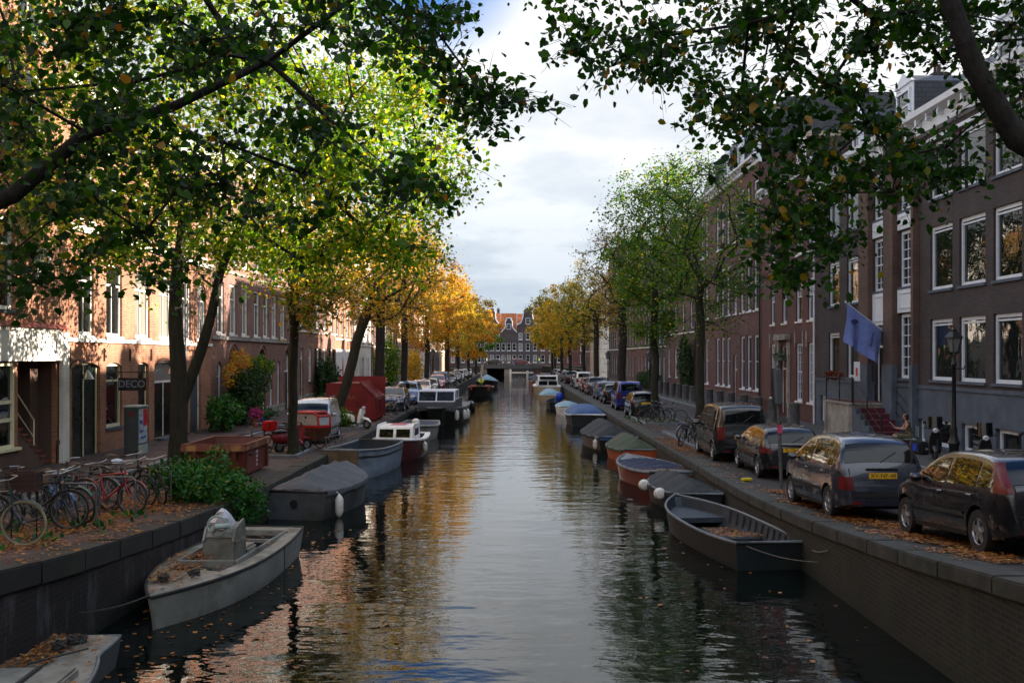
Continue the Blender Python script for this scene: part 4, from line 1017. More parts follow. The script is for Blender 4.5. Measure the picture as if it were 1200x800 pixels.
gen_house('R', 'sand brick house behind the golden elms on the right', 166, 186, 14, M['br_sand'], 6, F4, 'sash', 'white', doors=(2,))
gen_house('R', 'brown brick house on the right corner by the bridge', 186, 205, 14, M['br_brown'], 5, F4, 'sash', 'white', doors=(2,))

# ---- the same street behind the viewpoint (it shades and is mirrored)
gen_house('L', 'brick house behind the viewpoint on the left bank', -30, 18, 14.5, M['br_brown'], 10, F4, doors=(2, 6))
gen_house('R', 'brick house behind the viewpoint on the right bank', -30, 18, 14.5, M['br_dark'], 10, F4, doors=(2, 6))
hb_ = House('brick_house', 'wide brick house closing the street behind the viewpoint', (24, -60, 0), R(180), 48, 15, M['br_brown'])
for k in range(14):
    for z0, z1 in F4: hb_.win(1.5+3.3*k, 2.8+3.3*k, z0, z1, 'T')
hb_.finish(); hb_.cornice(); hb_.roof('pitched', 3, 'tile_dark')
# ---- houses across the end of the canal, facing the viewpoint
def gable_house(label, x0, x1, H, kind, mat, top, n=3, rmat='tile'):
    h = House('gabled_house', label, (x0, 262, 0.9), 0, x1-x0, H, mat, depth=10, glass='glass'); W = h.W
    zf = [(0.9, 2.9), (4.0, 6.0), (6.9, 8.7)]
    for z0, z1 in zf:
        if z1 > H-0.3: continue
        for k in range(n):
            c = W*(k+0.5)/n; h.win(c-0.5, c+0.5, z0, z1, 'sash', 'blue_white', 'blue_white')
    h.finish()
    c = W/2
    if kind == 'bell':
        pts = []
        for k in range(17):
            t = k/16; x = (W/2)*(1-t)**0.9 if t < 0.5 else (W/2)*((1-t)**0.9*0.55+0.16); x = max(0.9*(1-max(0, t-0.9)*6), W/2*(0.24+0.76*(1-t)**2.6)); pts.append((x, H+(top-H)*t*0.88))
        outl = [(c+x, z) for x, z in pts]+[(c+0.9*cos(a), H+(top-H)*0.88+(top-H)*0.12*sin(a)) for a in (pi/6, pi/3, pi/2, 2*pi/3, 5*pi/6)]+[(c-x, z) for x, z in reversed(pts)]
        b = MB(); b.prism(outl, -0.05, 0.35, 'xz'); b.build('gable', mat, h.t)
        e = MB(); e.tube([(x, -0.08, z) for x, z in outl], 0.16, 6); e.build('gable_coping', M['blue_white'], h.t)
        h.win(c-0.55, c+0.55, H+0.7, H+2.2, 'sash', 'blue_white', None, hole=False, y=-0.06)
        r_ = MB(); r_.prism([(0.36, H), (3.6, 14.0), (9.5, H)], 0.05, W-0.05, 'yz'); r_.build('roof', M[rmat], h.t)
    elif kind == 'neck':
        nk = 1.35; outl = [(c-W/2, H), (c+W/2, H), (c+W/2, H+0.4), (c+nk+0.5, H+0.9), (c+nk, H+2.2), (c+nk*0.8, top-0.8), (c+0.7, top-0.3), (c, top), (c-0.7, top-0.3), (c-nk*0.8, top-0.8), (c-nk, H+2.2), (c-nk-0.5, H+0.9), (c-W/2, H+0.4)]
        b = MB(); b.prism(outl, -0.05, 0.35, 'xz'); b.build('gable', mat, h.t)
        e = MB(); e.tube([(x, -0.08, z) for x, z in outl[2:]], 0.16, 6); e.build('gable_coping', M['blue_white'], h.t)
        h.win(c-0.6, c+0.6, H+0.6, H+2.2, 'sash', 'blue_white', None, hole=False, y=-0.06)
        r_ = MB(); r_.prism([(0.36, H), (3.6, 13.9), (9.5, H)], 0.05, W-0.05, 'yz'); r_.build('roof', M[rmat], h.t)
    else:
        h.cornice('white'); r_ = MB(); r_.prism([(0.3, H+0.03), (4.5, H+3.2), (9.5, H+0.03)], 0.1, W-0.1, 'yz'); r_.build('roof', M[rmat], h.t)
    h.chimney(W*0.85, 4.4, 0.7, 2.2, zb=H+2.2)
M['br_far'] = brick('far_dark_brick', (0.095, 0.07, 0.07), (0.07, 0.05, 0.052), (0.06, 0.05, 0.05))
gable_house('wide plain-corniced house far left across the canal end', -30, -14, 11.5, 'flat', M['br_red'], 14.5, 5)
gable_house('orange-roofed house half hidden by the golden trees', -14, -7.6, 11.2, 'flat', M['br_far'], 14.4)
gable_house('bell-gabled house left of the small bell-gabled one', -7.6, -2.95, 10.6, 'bell', M['br_far'], 15.2)
gable_house('small house with the lower white-edged bell gable', -2.95, 1.3, 8.9, 'bell', M['br_far'], 12.6)
gable_house('dark house with the tall neck gable at the canal end', 1.3, 7.0, 10.4, 'neck', M['br_far'], 15.4)
gable_house('flat-corniced house right of the neck gable', 7.0, 13.5, 11.4, 'flat', M['br_brown'], 14.8)
gable_house('broad brick house far right across the canal end', 13.5, 30, 12, 'flat', M['br_red'], 15, 5)
# ------------------------------------------------------------------ boats
LITTER = []      # (x, y, z) of fallen leaves, gathered while building
class Boat:
    """x runs from the stern (0) to the bow (L); z = 0 is the water line"""
    def __init__(s, name, label, cat, loc, rz, L, B, fb, hull, rise=0.25, stern=0.8, bowp=2.2, rake=0.35, flare=0.10, inside=None, gw='gw_grey', gwr=0.035, floor=0.02, strake=None, group=None, bowmin=0.02, lower=None):
        s.t = thing(name, label, cat, (loc[0], loc[1], WATER), rz, group); s.L, s.B, s.fb = L, B, fb
        s.rise, s.stern, s.bowp, s.rake, s.bowmin = rise, stern, bowp, rake, bowmin; s.fl = flare
        n = 26; s.ts = [i/n for i in range(n+1)]
        mb = MB(); G = []
        lv = [1.0, 0.8, 0.55, 0.3, 0.0, -0.25, -0.32]
        for t in s.ts:
            row = []
            for side in (1, -1):
                r = []
                for q in lv: r.append(s.P(t, side, q))
                row += r if side == 1 else r[::-1]
            G.append(row)
        mb.grid(G); a = len(lv)
        mb.add(G[0], [tuple(range(len(G[0])))])
        mb.add(G[-1], [tuple(range(len(G[-1])))])
        s.hull = mb.build('hull', M[hull], s.t, smooth=True, ang=50)
        if inside:
            mb = MB(); G = []
            for t in [0.015+0.955*x for x in s.ts]:
                row = []
                for side in (1, -1):
                    r = []
                    for q in (0.99, 0.5, 0.0):
                        p = Vector(s.P(t, side, q)); w = max(0.0, abs(p.y)-0.045); zz = max(floor, p.z) if q > 0 else floor
                        r.append((p.x, side*w*(1 if q > 0 else 0.92), zz))
                    row += r if side == 1 else r[::-1]
                G.append(row)
            mb.grid(G); mb.add(G[0], [tuple(range(6))]); mb.add(G[-1], [tuple(range(6))])
            mb.build('inside', M[inside], s.t, smooth=True, ang=40)
        if gw:
            mb = MB(); pts = [s.P(t, 1, 1.0) for t in s.ts]+[s.P(t, -1, 1.0) for t in reversed(s.ts)]
            mb.tube([(p[0], p[1], p[2]+0.01) for p in pts], gwr, 6, closed=True); mb.build('gunwale', M[gw], s.t, smooth=True)
        if strake:
            mb = MB()
            for side in (1, -1): mb.tube([Vector(s.P(t, side, 0.78))+Vector((0, side*0.01, 0)) for t in s.ts], 0.03, 6)
            mb.build('rubbing_strake', M[strake], s.t)
    def half(s, t):
        if t < 0.42: f = s.stern+(1-s.stern)*sin(pi/2*t/0.42)
        else: f = max(s.bowmin, 1-((t-0.42)/0.58)**s.bowp)
        return s.B/2*f
    def sheer(s, t): return s.fb+s.rise*max(0, (t-0.35)/0.65)**2+0.06*max(0, (0.3-t)/0.3)**2
    def P(s, t, side, q):
        """q = 1 at the gunwale, 0 at the water line, below 0 under water"""
        zs = s.sheer(t); z = zs*q if q >= 0 else q
        w = s.half(t)*(1-s.fl*(1-max(q, 0))**1.3)*(1 if q > -0.1 else (0.85 if q > -0.3 else 0.4))
        x = s.L*t-(s.rake*(1-max(q, 0)) if t > 0.5 else 0)*((t-0.5)*2)**2 if t > 0.5 else s.L*t+0.10*(1-max(q, 0))*(1-t*2)
        return (x, side*w, z)
    def world(s, p):
        a = s.t.rotation_euler[2]; return (s.t.location[0]+p[0]*cos(a)-p[1]*sin(a), s.t.location[1]+p[0]*sin(a)+p[1]*cos(a), s.t.location[2]+p[2])
    def deck(s, t0, t1, mat, name='foredeck', dz=0.0, cam=0.05, inner=1.0):
        mb = MB(); n = 10; G = []
        for i in range(n+1):
            t = t0+(t1-t0)*i/n; w = max(0.005, s.half(t)*inner-0.02); z = s.sheer(t)+dz
            G.append([(s.L*t, w*v, z+cam*(1-v*v)) for v in [-1+k/4 for k in range(9)]])
        mb.grid(G); mb.add([G[0][0], G[0][-1], (s.L*t0, G[0][-1][1], G[0][0][2]-0.12), (s.L*t0, G[0][0][1], G[0][0][2]-0.12)], [(0, 1, 2, 3)])
        mb.add([G[-1][0], G[-1][-1], (s.L*t1, G[-1][-1][1], G[-1][0][2]-0.12), (s.L*t1, G[-1][0][1], G[-1][0][2]-0.12)], [(0, 1, 2, 3)])
        return mb.build(name, M[mat], s.t, smooth=True, ang=40)
    def sidedeck(s, t0, t1, wid, mat, name='side_deck'):
        mb = MB()
        for side in (1, -1):
            G = []
            for i in range(15):
                t = t0+(t1-t0)*i/14; w = s.half(t); z = s.sheer(t)+0.015; wi = max(0.0, w-wid)
                G.append([(s.L*t, side*(w-0.01), z), (s.L*t, side*wi, z+0.02), (s.L*t, side*wi, z-0.10)])
            mb.grid(G)
        return mb.build(name, M[mat], s.t, smooth=True, ang=30)
    def bench(s, t, wid, mat, z=0.32):
        mb = MB(); w = s.half(t)-0.05; x = s.L*t; mb.box(x-wid/2, x+wid/2, -w, w, z-0.04, z); return mb.build('bench', M[mat], s.t, bevel=0.008)
    def ribs(s, n, mat, t0=0.08, t1=0.9):
        mb = MB()
        for i in range(n):
            t = t0+(t1-t0)*i/(n-1)
            for side in (1, -1):
                p0 = Vector(s.P(t, side, 0.97)); p1 = Vector(s.P(t, side, 0.35)); d = Vector((0, -side*0.06, 0)); mb.tube([p0+d, p1+d], 0.02, 4)
        return mb.build('ribs', M[mat], s.t)
    def cover(s, t0, t1, ridge, mat, seed=0, over=0.10, peaks=1, wrinkle=0.02, sag=0.0, name='cover', power=1.25):
        rng = random.Random(seed); n = 34; m = 17; G = []
        ph = [rng.uniform(0, 6.28) for _ in range(4)]
        for i in range(n+1):
            t = t0+(t1-t0)*i/n; q = i/n; w = s.half(t)+0.035
            e = sin(pi*min(1, max(0, q)))**0.5 if peaks == 1 else 1
            if peaks > 1: e = (0.35+0.65*abs(sin(pi*q*peaks/2+0.25)))*min(1, q*6, (1-q)*6)
            row = []
            for k in range(m+4):
                if k < 2: v = -1; dz = -over*(1-k/2)
                elif k > m+1: v = 1; dz = -over*(k-m-1)/2
                else: v = -1+2*(k-2)/(m-1); dz = 0
                a = abs(v)
                z = s.sheer(t)+0.03+ridge*e*(1-a**power)+dz-sag*sin(pi*a)*0.5*e
                z += wrinkle*(sin(q*31+ph[0]+v*3)*0.6+sin(q*57+v*9+ph[1])*0.4+sin(v*17+ph[2])*0.3)*(1-a*a*0.5)
                row.append((s.L*t-0.02, w*v*(1.0 if dz == 0 else 1.01), z))
            G.append(row)
        mb = MB(); mb.grid(G); mb.add([G[0][k] for k in range(len(G[0]))], [tuple(range(len(G[0])))]); mb.add(G[-1], [tuple(range(len(G[-1])))])
        return mb.build(name, M[mat], s.t, smooth=True, ang=45)
    def fender(s, t, side, r=0.10, mat='fender', L=0.4):
        p = Vector(s.P(t, side, 0.9)); mb = MB(); y = p.y+side*(r+0.02)
        mb.lathe([(0.02, p.z-L-0.05), (r*0.7, p.z-L), (r, p.z-L*0.8), (r, p.z-L*0.25), (r*0.6, p.z-0.06), (0.02, p.z)], 12, c=(p.x, y, 0)); mb.tube([(p.x, y, p.z), (p.x, p.y, p.z+0.1)], 0.01, 4)
        return mb.build('fender', M[mat], s.t, smooth=True)
    def litter(s, n, t0, t1, z=None, seed=0, side=None, w=0.9):
        rng = random.Random(seed)
        for _ in range(n):
            t = rng.uniform(t0, t1); y = s.half(t)*rng.uniform(-w, w)
            if side: y = side*abs(y)
            zz = (s.sheer(t)+0.05 if z is None else z)+rng.uniform(0, 0.02); LITTER.append(s.world((s.L*t, y, zz)))
def rope(label, pts, mat='rope', r=0.012, name='mooring_rope'):
    mb = MB(); P = []
    for a, b in zip(pts[:-1], pts[1:]):
        a, b = Vector(a), Vector(b)
        for i in range(8):
            q = i/8; p = a.lerp(b, q); p.z -= 0.18*(a-b).length*0.25*sin(pi*q); P.append(p)
    P.append(Vector(pts[-1])); mb.tube(P, r, 5); o = mb.build(name, M[mat]); tag(o, label, 'rope', 'mooring ropes'); return o
def coil(boat, x, y, z, mat='rope_dark', r=0.14, name='rope_coil'):
    mb = MB()
    rng = random.Random(int(x*100)); pts = []
    for k in range(70): a = k*0.42; q = r*(0.55+0.45*rng.random()); pts.append((x+q*cos(a), y+q*0.8*sin(a), z+0.0012*k+rng.random()*0.03))
    mb.tube(pts, 0.013, 5)
    p = boat.world((0, 0, 0)); o = mb.build(name, M[mat], boat.t, smooth=True); return o
BL, BR = 'boats moored along the left quay', 'boats moored along the right quay'

# left bank, from near to far
b = Boat('work_boat', 'flat grey decked boat cut off by the bottom left corner', 'boat', (-5.35, 7.4), R(93.5), 6.0, 1.55, 0.38, 'hull_grey', 0.0, 0.94, 3.0, 0.1, gw='gw_grey', gwr=0.025, group=BL, bowmin=0.58)
b.deck(0.0, 1.0, 'deck_dirty', 'deck', 0.01, 0.02); 
mb = MB(); mb.box(1.4, 4.35, -0.5, 0.42, 0.36, 0.50); mb.build('hatch', M['deck_dirty'], b.t, bevel=0.03); mb = MB(); mb.box(3.0, 4.3, -0.10, -0.06, 0.502, 0.54); mb.tube([(5.2, -0.3, 0.46), (4.6, 0.2, 0.46)], 0.015, 5); mb.build('boat_pole', M['rope_dark'], b.t)
coil(b, 5.5, -0.05, 0.44, r=0.16); coil(b, 5.25, 0.08, 0.44, r=0.12); b.litter(450, 0.75, 0.98, 0.44, 1, side=1); b.litter(160, 0.6, 0.98, 0.44, 2)
b = Boat('sloop', 'open white sloop with steering console and outboard under a cloth, bow towards us', 'boat', (-5.1, 20.9), R(-93.4), 5.95, 1.75, 0.52, 'hull_white', 0.0, 0.84, 2.3, 0.22, inside='inside_blue', gw='gw_black', gwr=0.028, floor=0.12, strake=None, group=BL)
b.sidedeck(0.02, 0.74, 0.27, 'deck_dirty'); b.deck(0.70, 0.995, 'deck_dirty'); b.deck(0.0, 0.07, 'deck_dirty', 'aft_deck', cam=0.01)
mb = MB(); mb.box(2.35, 2.95, -0.32, 0.30, 0.12, 0.86); mb.box(1.75, 2.35, -0.32, 0.30, 0.12, 0.60); mb.prism([(2.35, 0.86), (2.95, 0.86), (2.85, 1.02), (2.45, 1.12)], -0.3, 0.28, 'xz'); mb.build('console', M['hull_white'], b.t, bevel=0.04)
mb = MB(); mb.lathe([(0.02, 0), (0.15, 0.02), (0.17, 0.12), (0.14, 0.24), (0.09, 0.30), (0.02, 0.33)], 9, c=(2.72, -0.02, 1.02)); mb.v = [(x+0.05*sin(z*31+y*17), y+0.06*sin(x*23+z*9), z+0.04*sin(x*19+y*27)) for x, y, z in mb.v]; o = mb.build('engine_cloth', M['cloth_white'], b.t, smooth=True)
mb = MB(); mb.tube([(3.0, -0.1, 1.02), (3.12, 0.0, 1.12), (3.0, 0.2, 1.12)], 0.05, 8); mb.ring((3.02, -0.02, 1.12), 0.17, 0.02, 18, 6, 'x'); mb.build('steering_wheel', M['cab_pale'], b.t, smooth=True)
mb = MB()
for sd in (1, -1): mb.box(0.5, 3.6, sd*0.52-0.02, sd*0.52+0.02, 0.5, 0.62)
mb.box(3.58, 3.64, -0.5, 0.5, 0.5, 0.62); mb.box(0.5, 0.56, -0.5, 0.5, 0.5, 0.62); mb.box(1.2, 1.26, -0.5, 0.5, 0.48, 0.56); mb.build('coaming', M['hull_white'], b.t, bevel=0.01)
mb = MB(); mb.box(0.55, 3.55, -0.5, -0.15, 0.30, 0.34); mb.build('bench', M['hull_grey'], b.t)
coil(b, 4.75, 0.22, 0.60, r=0.12); coil(b, 5.15, -0.12, 0.60, r=0.11)
mb = MB(); mb.tube([(1.85, sd_*b.half(0.335)+sd_*0.004, z_) for sd_, z_ in ((1, 0.0), (1, 0.55))], 0.008, 4); mb.build('hull_seam', M['ink'], b.t)
mb = MB(); mb.box(3.9, 5.2, 0.05, 0.075, 0.60, 0.615); mb.build('boat_hook', M['gw_wood'], b.t)
b.litter(520, 0.45, 0.86, 0.59, 3, side=-1); b.litter(170, 0.05, 0.97, 0.585, 4); b.litter(160, 0.1, 0.6, 0.16, 5, w=0.5)
SL = b
b = Boat('covered_boat', 'dark grey motor boat under a light grey tarpaulin, stern towards us', 'boat', (-5.55, 25.3), R(80), 4.9, 1.9, 0.66, 'hull_grey', 0.12, 0.86, 2.6, 0.3, gw='gw_black', group=BL)
b.cover(0.03, 0.97, 0.46, 'tarp_grey', 3, peaks=1, wrinkle=0.055, power=1.0); b.fender(0.12, -1, 0.11, L=0.55); b.litter(140, 0.02, 0.25, None, 6)
mb = MB(); mb.lathe([(0.10, 0), (0.10, 0.012)], 12, c=(-0.005, 0, 0.42), axis='x'); mb.build('badge', M['chrome'], b.t)
b = Boat('work_boat', 'steel work boat with blue-grey side and tan bow, tubular rail along the quay side', 'boat', (-5.05, 38.4), R(-98), 5.0, 2.0, 0.88, 'hull_blue', 0.12, 0.88, 5.0, 0.12, inside='inside_dark', gw='gw_grey', gwr=0.045, floor=0.15, strake='gw_black', group=BL, bowmin=0.62)
mb = MB(); w_ = b.half(1.0); G = []
for q in (0.02, 0.4, 0.8, 1.0): G.append([(b.P(1.0, 1, q)[0]+0.03, b.P(1.0, 1, q)[1]*v, b.P(1.0, 1, q)[2]) for v in (1, 0.5, 0, -0.5, -1)])
mb.grid(G); mb.build('bow_plate', M['hull_tan'], b.t); b.bench(0.3, 0.35, 'hull_orange', 0.6); b.bench(0.65, 0.35, 'hull_grey', 0.6); b.deck(0.86, 0.995, 'hull_grey')
mb = MB()
for t in (0.35, 0.5, 0.65, 0.8, 0.93):
    p = b.P(t, -1, 1.0); mb.tube([p, (p[0], p[1], p[2]+0.42)], 0.018, 5)
mb.tube([(b.P(t, -1, 1)[0], b.P(t, -1, 1)[1], b.P(t, -1, 1)[2]+0.42) for t in (0.3, 0.35, 0.5, 0.65, 0.8, 0.93, 0.99)], 0.018, 5); mb.build('guard_rail', M['steel'], b.t)
b = Boat('cabin_boat', 'small white cabin boat with two dark front windows and maroon hull', 'boat', (-4.55, 44.2), R(-93), 5.6, 2.1, 0.72, 'hull_maroon', 0.22, 0.85, 2.3, 0.3, inside='inside_dark', gw='white', gwr=0.05, floor=0.15, group=BL)
b.deck(0.45, 0.995, 'white'); b.sidedeck(0.02, 0.5, 0.2, 'white')
mb = MB(); mb.prism([(1.9, 0.7), (4.0, 0.74), (3.75, 1.28), (3.5, 1.34), (2.0, 1.34)], -0.74, 0.74, 'xz'); cb_ = mb.build('cabin', M['white'], b.t, bevel=0.06)
for y0, y1 in ((-0.62, -0.06), (0.06, 0.62)):
    mb = MB(); mb.quad((3.945, y0, 0.90), (3.945, y1, 0.90), (3.80, y1, 1.22), (3.80, y0, 1.22)); mb.build('window', M['carglass'], cb_)
for sd in (1, -1):
    mb = MB(); mb.quad((2.3, sd*0.745, 0.92), (3.4, sd*0.745, 0.92), (3.3, sd*0.745, 1.2), (2.3, sd*0.745, 1.2)); mb.build('window', M['carglass'], cb_)
mb = MB(); mb.box(2.2, 3.2, -0.3, 0.3, 1.345, 1.36); mb.build('roof_stripe', M['pink'], cb_); mb = MB(); mb.lathe([(0.12, 0.9), (0.16, 1.0), (0.16, 1.35), (0.08, 1.42)], 10, c=(0.15, 0.3, 0)); mb.build('outboard', M['white'], b.t, smooth=True); b.fender(0.55, 1)
b = Boat('covered_boat', 'white open boat with dark blue cover and pointed bow towards us', 'boat', (-4.75, 53.2), R(-92), 5.6, 2.1, 0.66, 'hull_white', 0.2, 0.8, 2.2, 0.35, gw='hull_white', gwr=0.07, group=BL)
b.cover(0.06, 0.93, 0.20, 'tarp_navy', 5, over=0.0, wrinkle=0.01)
b = Boat('canal_barge', 'broad dark barge with a white-framed windshield wheelhouse', 'boat', (-4.35, 72), R(-91), 13, 2.9, 0.85, 'hull_black', 0.25, 0.9, 4.0, 0.5, gw='hull_grey', gwr=0.08, group=BL, bowmin=0.3)
b.deck(0.0, 0.995, 'hull_grey', 'deck')
mb = MB(); mb.prism([(5.5, 0.9), (12.2, 0.95), (12.1, 1.45), (5.5, 1.45)], -1.12, 1.12, 'xz'); wh = mb.build('wheelhouse', M['hull_grey'], b.t, bevel=0.05)
mb = MB()
for y in (-1.12, -0.03, 1.06): mb.tube([(12.15, y+0.03, 1.45), (11.75, y+0.03, 2.05)], 0.045, 5)
for z, x in ((1.46, 12.13), (2.06, 11.74)): mb.tube([(x, -1.1, z), (x, 1.1, z)], 0.045, 5)
mb.box(8.5, 11.75, -1.12, 1.12, 2.06, 2.12); 
for sd in (-1, 1):
    for x in (8.6, 10.2): mb.tube([(x, sd*1.08, 1.45), (x, sd*1.08, 2.06)], 0.04, 5)
mb.build('windshield_frame', M['blue_white'], wh); mb = MB(); mb.quad((12.12, -1.05, 1.48), (12.12, 1.05, 1.48), (11.76, 1.05, 2.03), (11.76, -1.05, 2.03)); mb.build('windshield', M['carglass'], wh)
mb = MB(); mb.box(12.16, 12.2, -0.5, 0.5, 1.3, 1.38); mb.build('name_board', M['dull_red'], wh)
mb = MB(); G = []
for i in range(7): G.append([(12.22+0.03*sin(i*2.1), -1.1+2.2*i/6, 1.42), (12.26+0.05*sin(i*3), -1.1+2.2*i/6, 1.1), (12.2, -1.1+2.2*i/6, 0.85+0.08*(i % 2))])
mb.grid(G); mb.build('canvas_apron', M['tarp_grey'], wh, smooth=True)
for t in (0.55, 0.7, 0.85): b.fender(t, 1, 0.14, 'fender', 0.6)
b = Boat('rowing_boat', 'small dark tender with tyre fenders beside the barge', 'boat', (-3.9, 80), R(-90), 4.2, 1.7, 0.5, 'hull_dark', 0.2, 0.8, 2.3, inside='inside_dark', gw='gw_grey', gwr=0.06, group=BL); b.bench(0.5, 0.3, 'hull_grey')
for k in (0.3, 0.6, 0.8):
    mb = MB(); p = b.P(k, 1, 0.7); mb.ring((p[0], p[1]+0.08, p[2]-0.1), 0.24, 0.08, 16, 6, 'y'); mb.build('tyre_fender', M['rubber'], b.t, smooth=True)
b = Boat('tour_boat', 'dark open boat with red cushions and a steersman in yellow', 'boat', (-3.4, 112), R(-90), 8, 2.8, 0.8, 'hull_black', 0.3, 0.85, 2.6, inside='inside_dark', gw='gw_wood', gwr=0.07, floor=0.3, group=BL); TB = b
for k in range(3):
    for sd in (1, -1): mb = MB(); mb.box(4.1+k*0.9, 4.8+k*0.9, sd*0.75-0.3, sd*0.75+0.3, 0.6, 1.1); mb.build('cushion', M['pink' if k % 2 else 'dull_red'], b.t, bevel=0.06)
b = Boat('covered_boat', 'motor boat under a shiny pale blue cover near the golden trees', 'boat', (-3.4, 140), R(-90), 9, 3.0, 0.8, 'hull_black', 0.3, 0.85, 2.4, gw='gw_grey', gwr=0.06, group=BL); b.cover(0.05, 0.95, 0.9, 'tarp_sky', 7)
b = Boat('covered_boat', 'last covered boat on the left before the bridge', 'boat', (-3.9, 156), R(-90), 8, 2.6, 0.8, 'hull_black', 0.3, 0.85, 2.4, gw='gw_grey', gwr=0.06, group=BL); b.cover(0.05, 0.95, 0.6, 'tarp_black', 8)

# right bank, from near to far
b = Boat('open_boat', 'big open steel boat half full of fallen leaves, square stern towards us', 'boat', (5.02, 19.3), R(97.5), 6.3, 1.75, 0.49, 'hull_dark', 0.12, 0.80, 3.0, 0.3, inside='inside_dark', gw='gw_grey', gwr=0.032, floor=0.06, group=BR, bowmin=0.03)
b.deck(0.72, 0.99, 'inside_dark', dz=-0.22, cam=0.0, inner=0.93); b.ribs(12, 'hull_dark', 0.05, 0.68); b.bench(0.40, 0.42, 'inside_dark', 0.20)
b.litter(1500, 0.03, 0.66, 0.12, 11, side=-1, w=0.82); b.litter(500, 0.02, 0.38, 0.12, 12, w=0.8); b.litter(200, 0.36, 0.44, 0.25, 13, side=-1); OB = b
rope('dark rope from the square stern of the big open boat to the quay', [b.world((0.02, -0.7, 0.50)), (XR-0.08, 17.6, -0.12)], 'rope')
rope('thin line from the stern of the big open boat down the quay wall', [b.world((0.02, 0.5, 0.5)), (XR-0.06, 18.2, -0.45)], 'rope', 0.008)
b = Boat('covered_boat', 'small boat under a dark grey cover with two round white fenders', 'boat', (5.0, 26.3), R(97), 4.4, 1.6, 0.46, 'hull_dark', 0.08, 0.75, 2.2, gw='gw_grey', group=BR); b.cover(0.03, 0.97, 0.34, 'tarp_black', 9, power=1.0, wrinkle=0.04)
for t, sd in ((0.62, 1), (0.22, 1)):
    mb = MB(); p = b.P(t, 1, 1.0); mb.lathe([(0.01, -0.17), (0.12, -0.13), (0.17, 0), (0.12, 0.13), (0.01, 0.17)], 14, c=(p[0], p[1]+0.12, p[2]-0.04), axis='x'); mb.build('ball_fender', M['fender'], b.t, smooth=True)
b = Boat('motor_boat', 'glossy red-brown boat with grey deck and crumpled blue cloth', 'boat', (5.0, 31.0), R(99.5), 5.3, 1.95, 0.50, 'hull_red', 0.10, 0.78, 2.0, 0.2, gw='gw_grey', gwr=0.05, group=BR)
b.deck(0.0, 0.99, 'gw_grey', 'deck', 0.0, 0.05); b.cover(0.18, 0.72, 0.12, 'tarp_navy', 10, over=-0.0, wrinkle=0.05, power=1.6); b.litter(260, 0.05, 0.35, None, 14); b.litter(80, 0.5, 0.75, None, 15)
b = Boat('covered_boat', 'orange boat under a mossy green tent cover', 'boat', (5.05, 38.8), R(96), 4.8, 1.8, 0.46, 'hull_orange', 0.10, 0.8, 2.1, gw='gw_grey', group=BR); b.cover(0.02, 0.97, 0.50, 'tarp_green', 11, power=0.95, wrinkle=0.03); b.litter(60, 0.02, 0.5, None, 16)
b = Boat('covered_boat', 'long boat under a black draped cover with a chrome trim', 'boat', (4.7, 43.8), R(96), 6.4, 2.2, 0.55, 'hull_black', 0.15, 0.8, 2.2, gw='chrome', gwr=0.03, group=BR); b.cover(0.10, 0.97, 0.62, 'tarp_black', 12, power=0.95, wrinkle=0.06); b.deck(0.0, 0.12, 'tarp_blue', 'aft_deck')
b.fender(0.03, 1, 0.1); b.fender(0.03, -1, 0.1)
b = Boat('covered_boat', 'white motor boat with blue panelled cover, stern towards us', 'boat', (4.55, 59.5), R(91.5), 6.0, 2.3, 0.62, 'hull_dark', 0.2, 0.88, 2.4, gw='white', gwr=0.05, group=BR); b.cover(0.03, 0.85, 0.55, 'tarp_blue', 13, power=3.2, wrinkle=0.015)
b = Boat('motor_boat', 'small white boat with a sky blue top', 'boat', (4.2, 70.5), R(92), 5, 1.9, 0.55, 'white', 0.25, 0.8, 2.2, gw='white', group=BR); b.cover(0.1, 0.7, 0.35, 'tarp_sky', 14, over=0)
b = Boat('rowing_boat', 'dark dinghy whose outboard wears a bright blue hood', 'boat', (3.75, 79), R(92), 5, 1.9, 0.45, 'hull_black', 0.25, 0.8, 2.2, inside='inside_dark', gw='hull_grey', group=BR); b.bench(0.5, 0.3, 'hull_grey')
mb = MB(); mb.lathe([(0.05, 0.2), (0.18, 0.7), (0.30, 0.85), (0.32, 1.1), (0.2, 1.3), (0.03, 1.36)], 10, c=(-0.1, 0, 0)); mb.build('outboard', M['blue_plastic'], b.t, smooth=True)
b = Boat('covered_boat', 'low boat under two pale blue covers', 'boat', (3.7, 92), R(91), 6.5, 2.1, 0.55, 'hull_cream', 0.2, 0.85, 2.3, gw='white', group=BR); b.cover(0.04, 0.45, 0.5, 'tarp_sky', 15, power=2.2); b.cover(0.5, 0.95, 0.45, 'tarp_sky', 16, power=2.2, name='fore_cover')
b = Boat('motor_cruiser', 'cream and white motor cruiser with raked windows', 'boat', (3.95, 108), R(91), 9.5, 3.0, 0.9, 'hull_cream', 0.35, 0.88, 2.2, gw='white', gwr=0.07, group=BR); b.deck(0, 0.99, 'white', 'deck')
mb = MB(); mb.prism([(1.0, 0.95), (6.8, 1.0), (5.6, 1.55), (4.6, 1.6), (3.8, 2.1), (1.6, 2.1)], -1.1, 1.1, 'xz'); cb_ = mb.build('cabin', M['white'], b.t, bevel=0.08)
for y0, y1 in ((-1.0, -0.06), (0.06, 1.0)): mb = MB(); mb.box(0.93, 0.99, y0, y1, 1.05, 1.5); mb.build('window', M['carglass'], cb_)
for sd in (1, -1): mb = MB(); mb.box(1.8, 4.2, sd*1.1-0.01, sd*1.1+0.01, 1.5, 1.95); mb.build('window', M['carglass'], cb_)
mb = MB(); mb.box(1.02, 1.3, -0.9, 0.9, 1.7, 2.0); mb.build('window', M['carglass'], cb_)
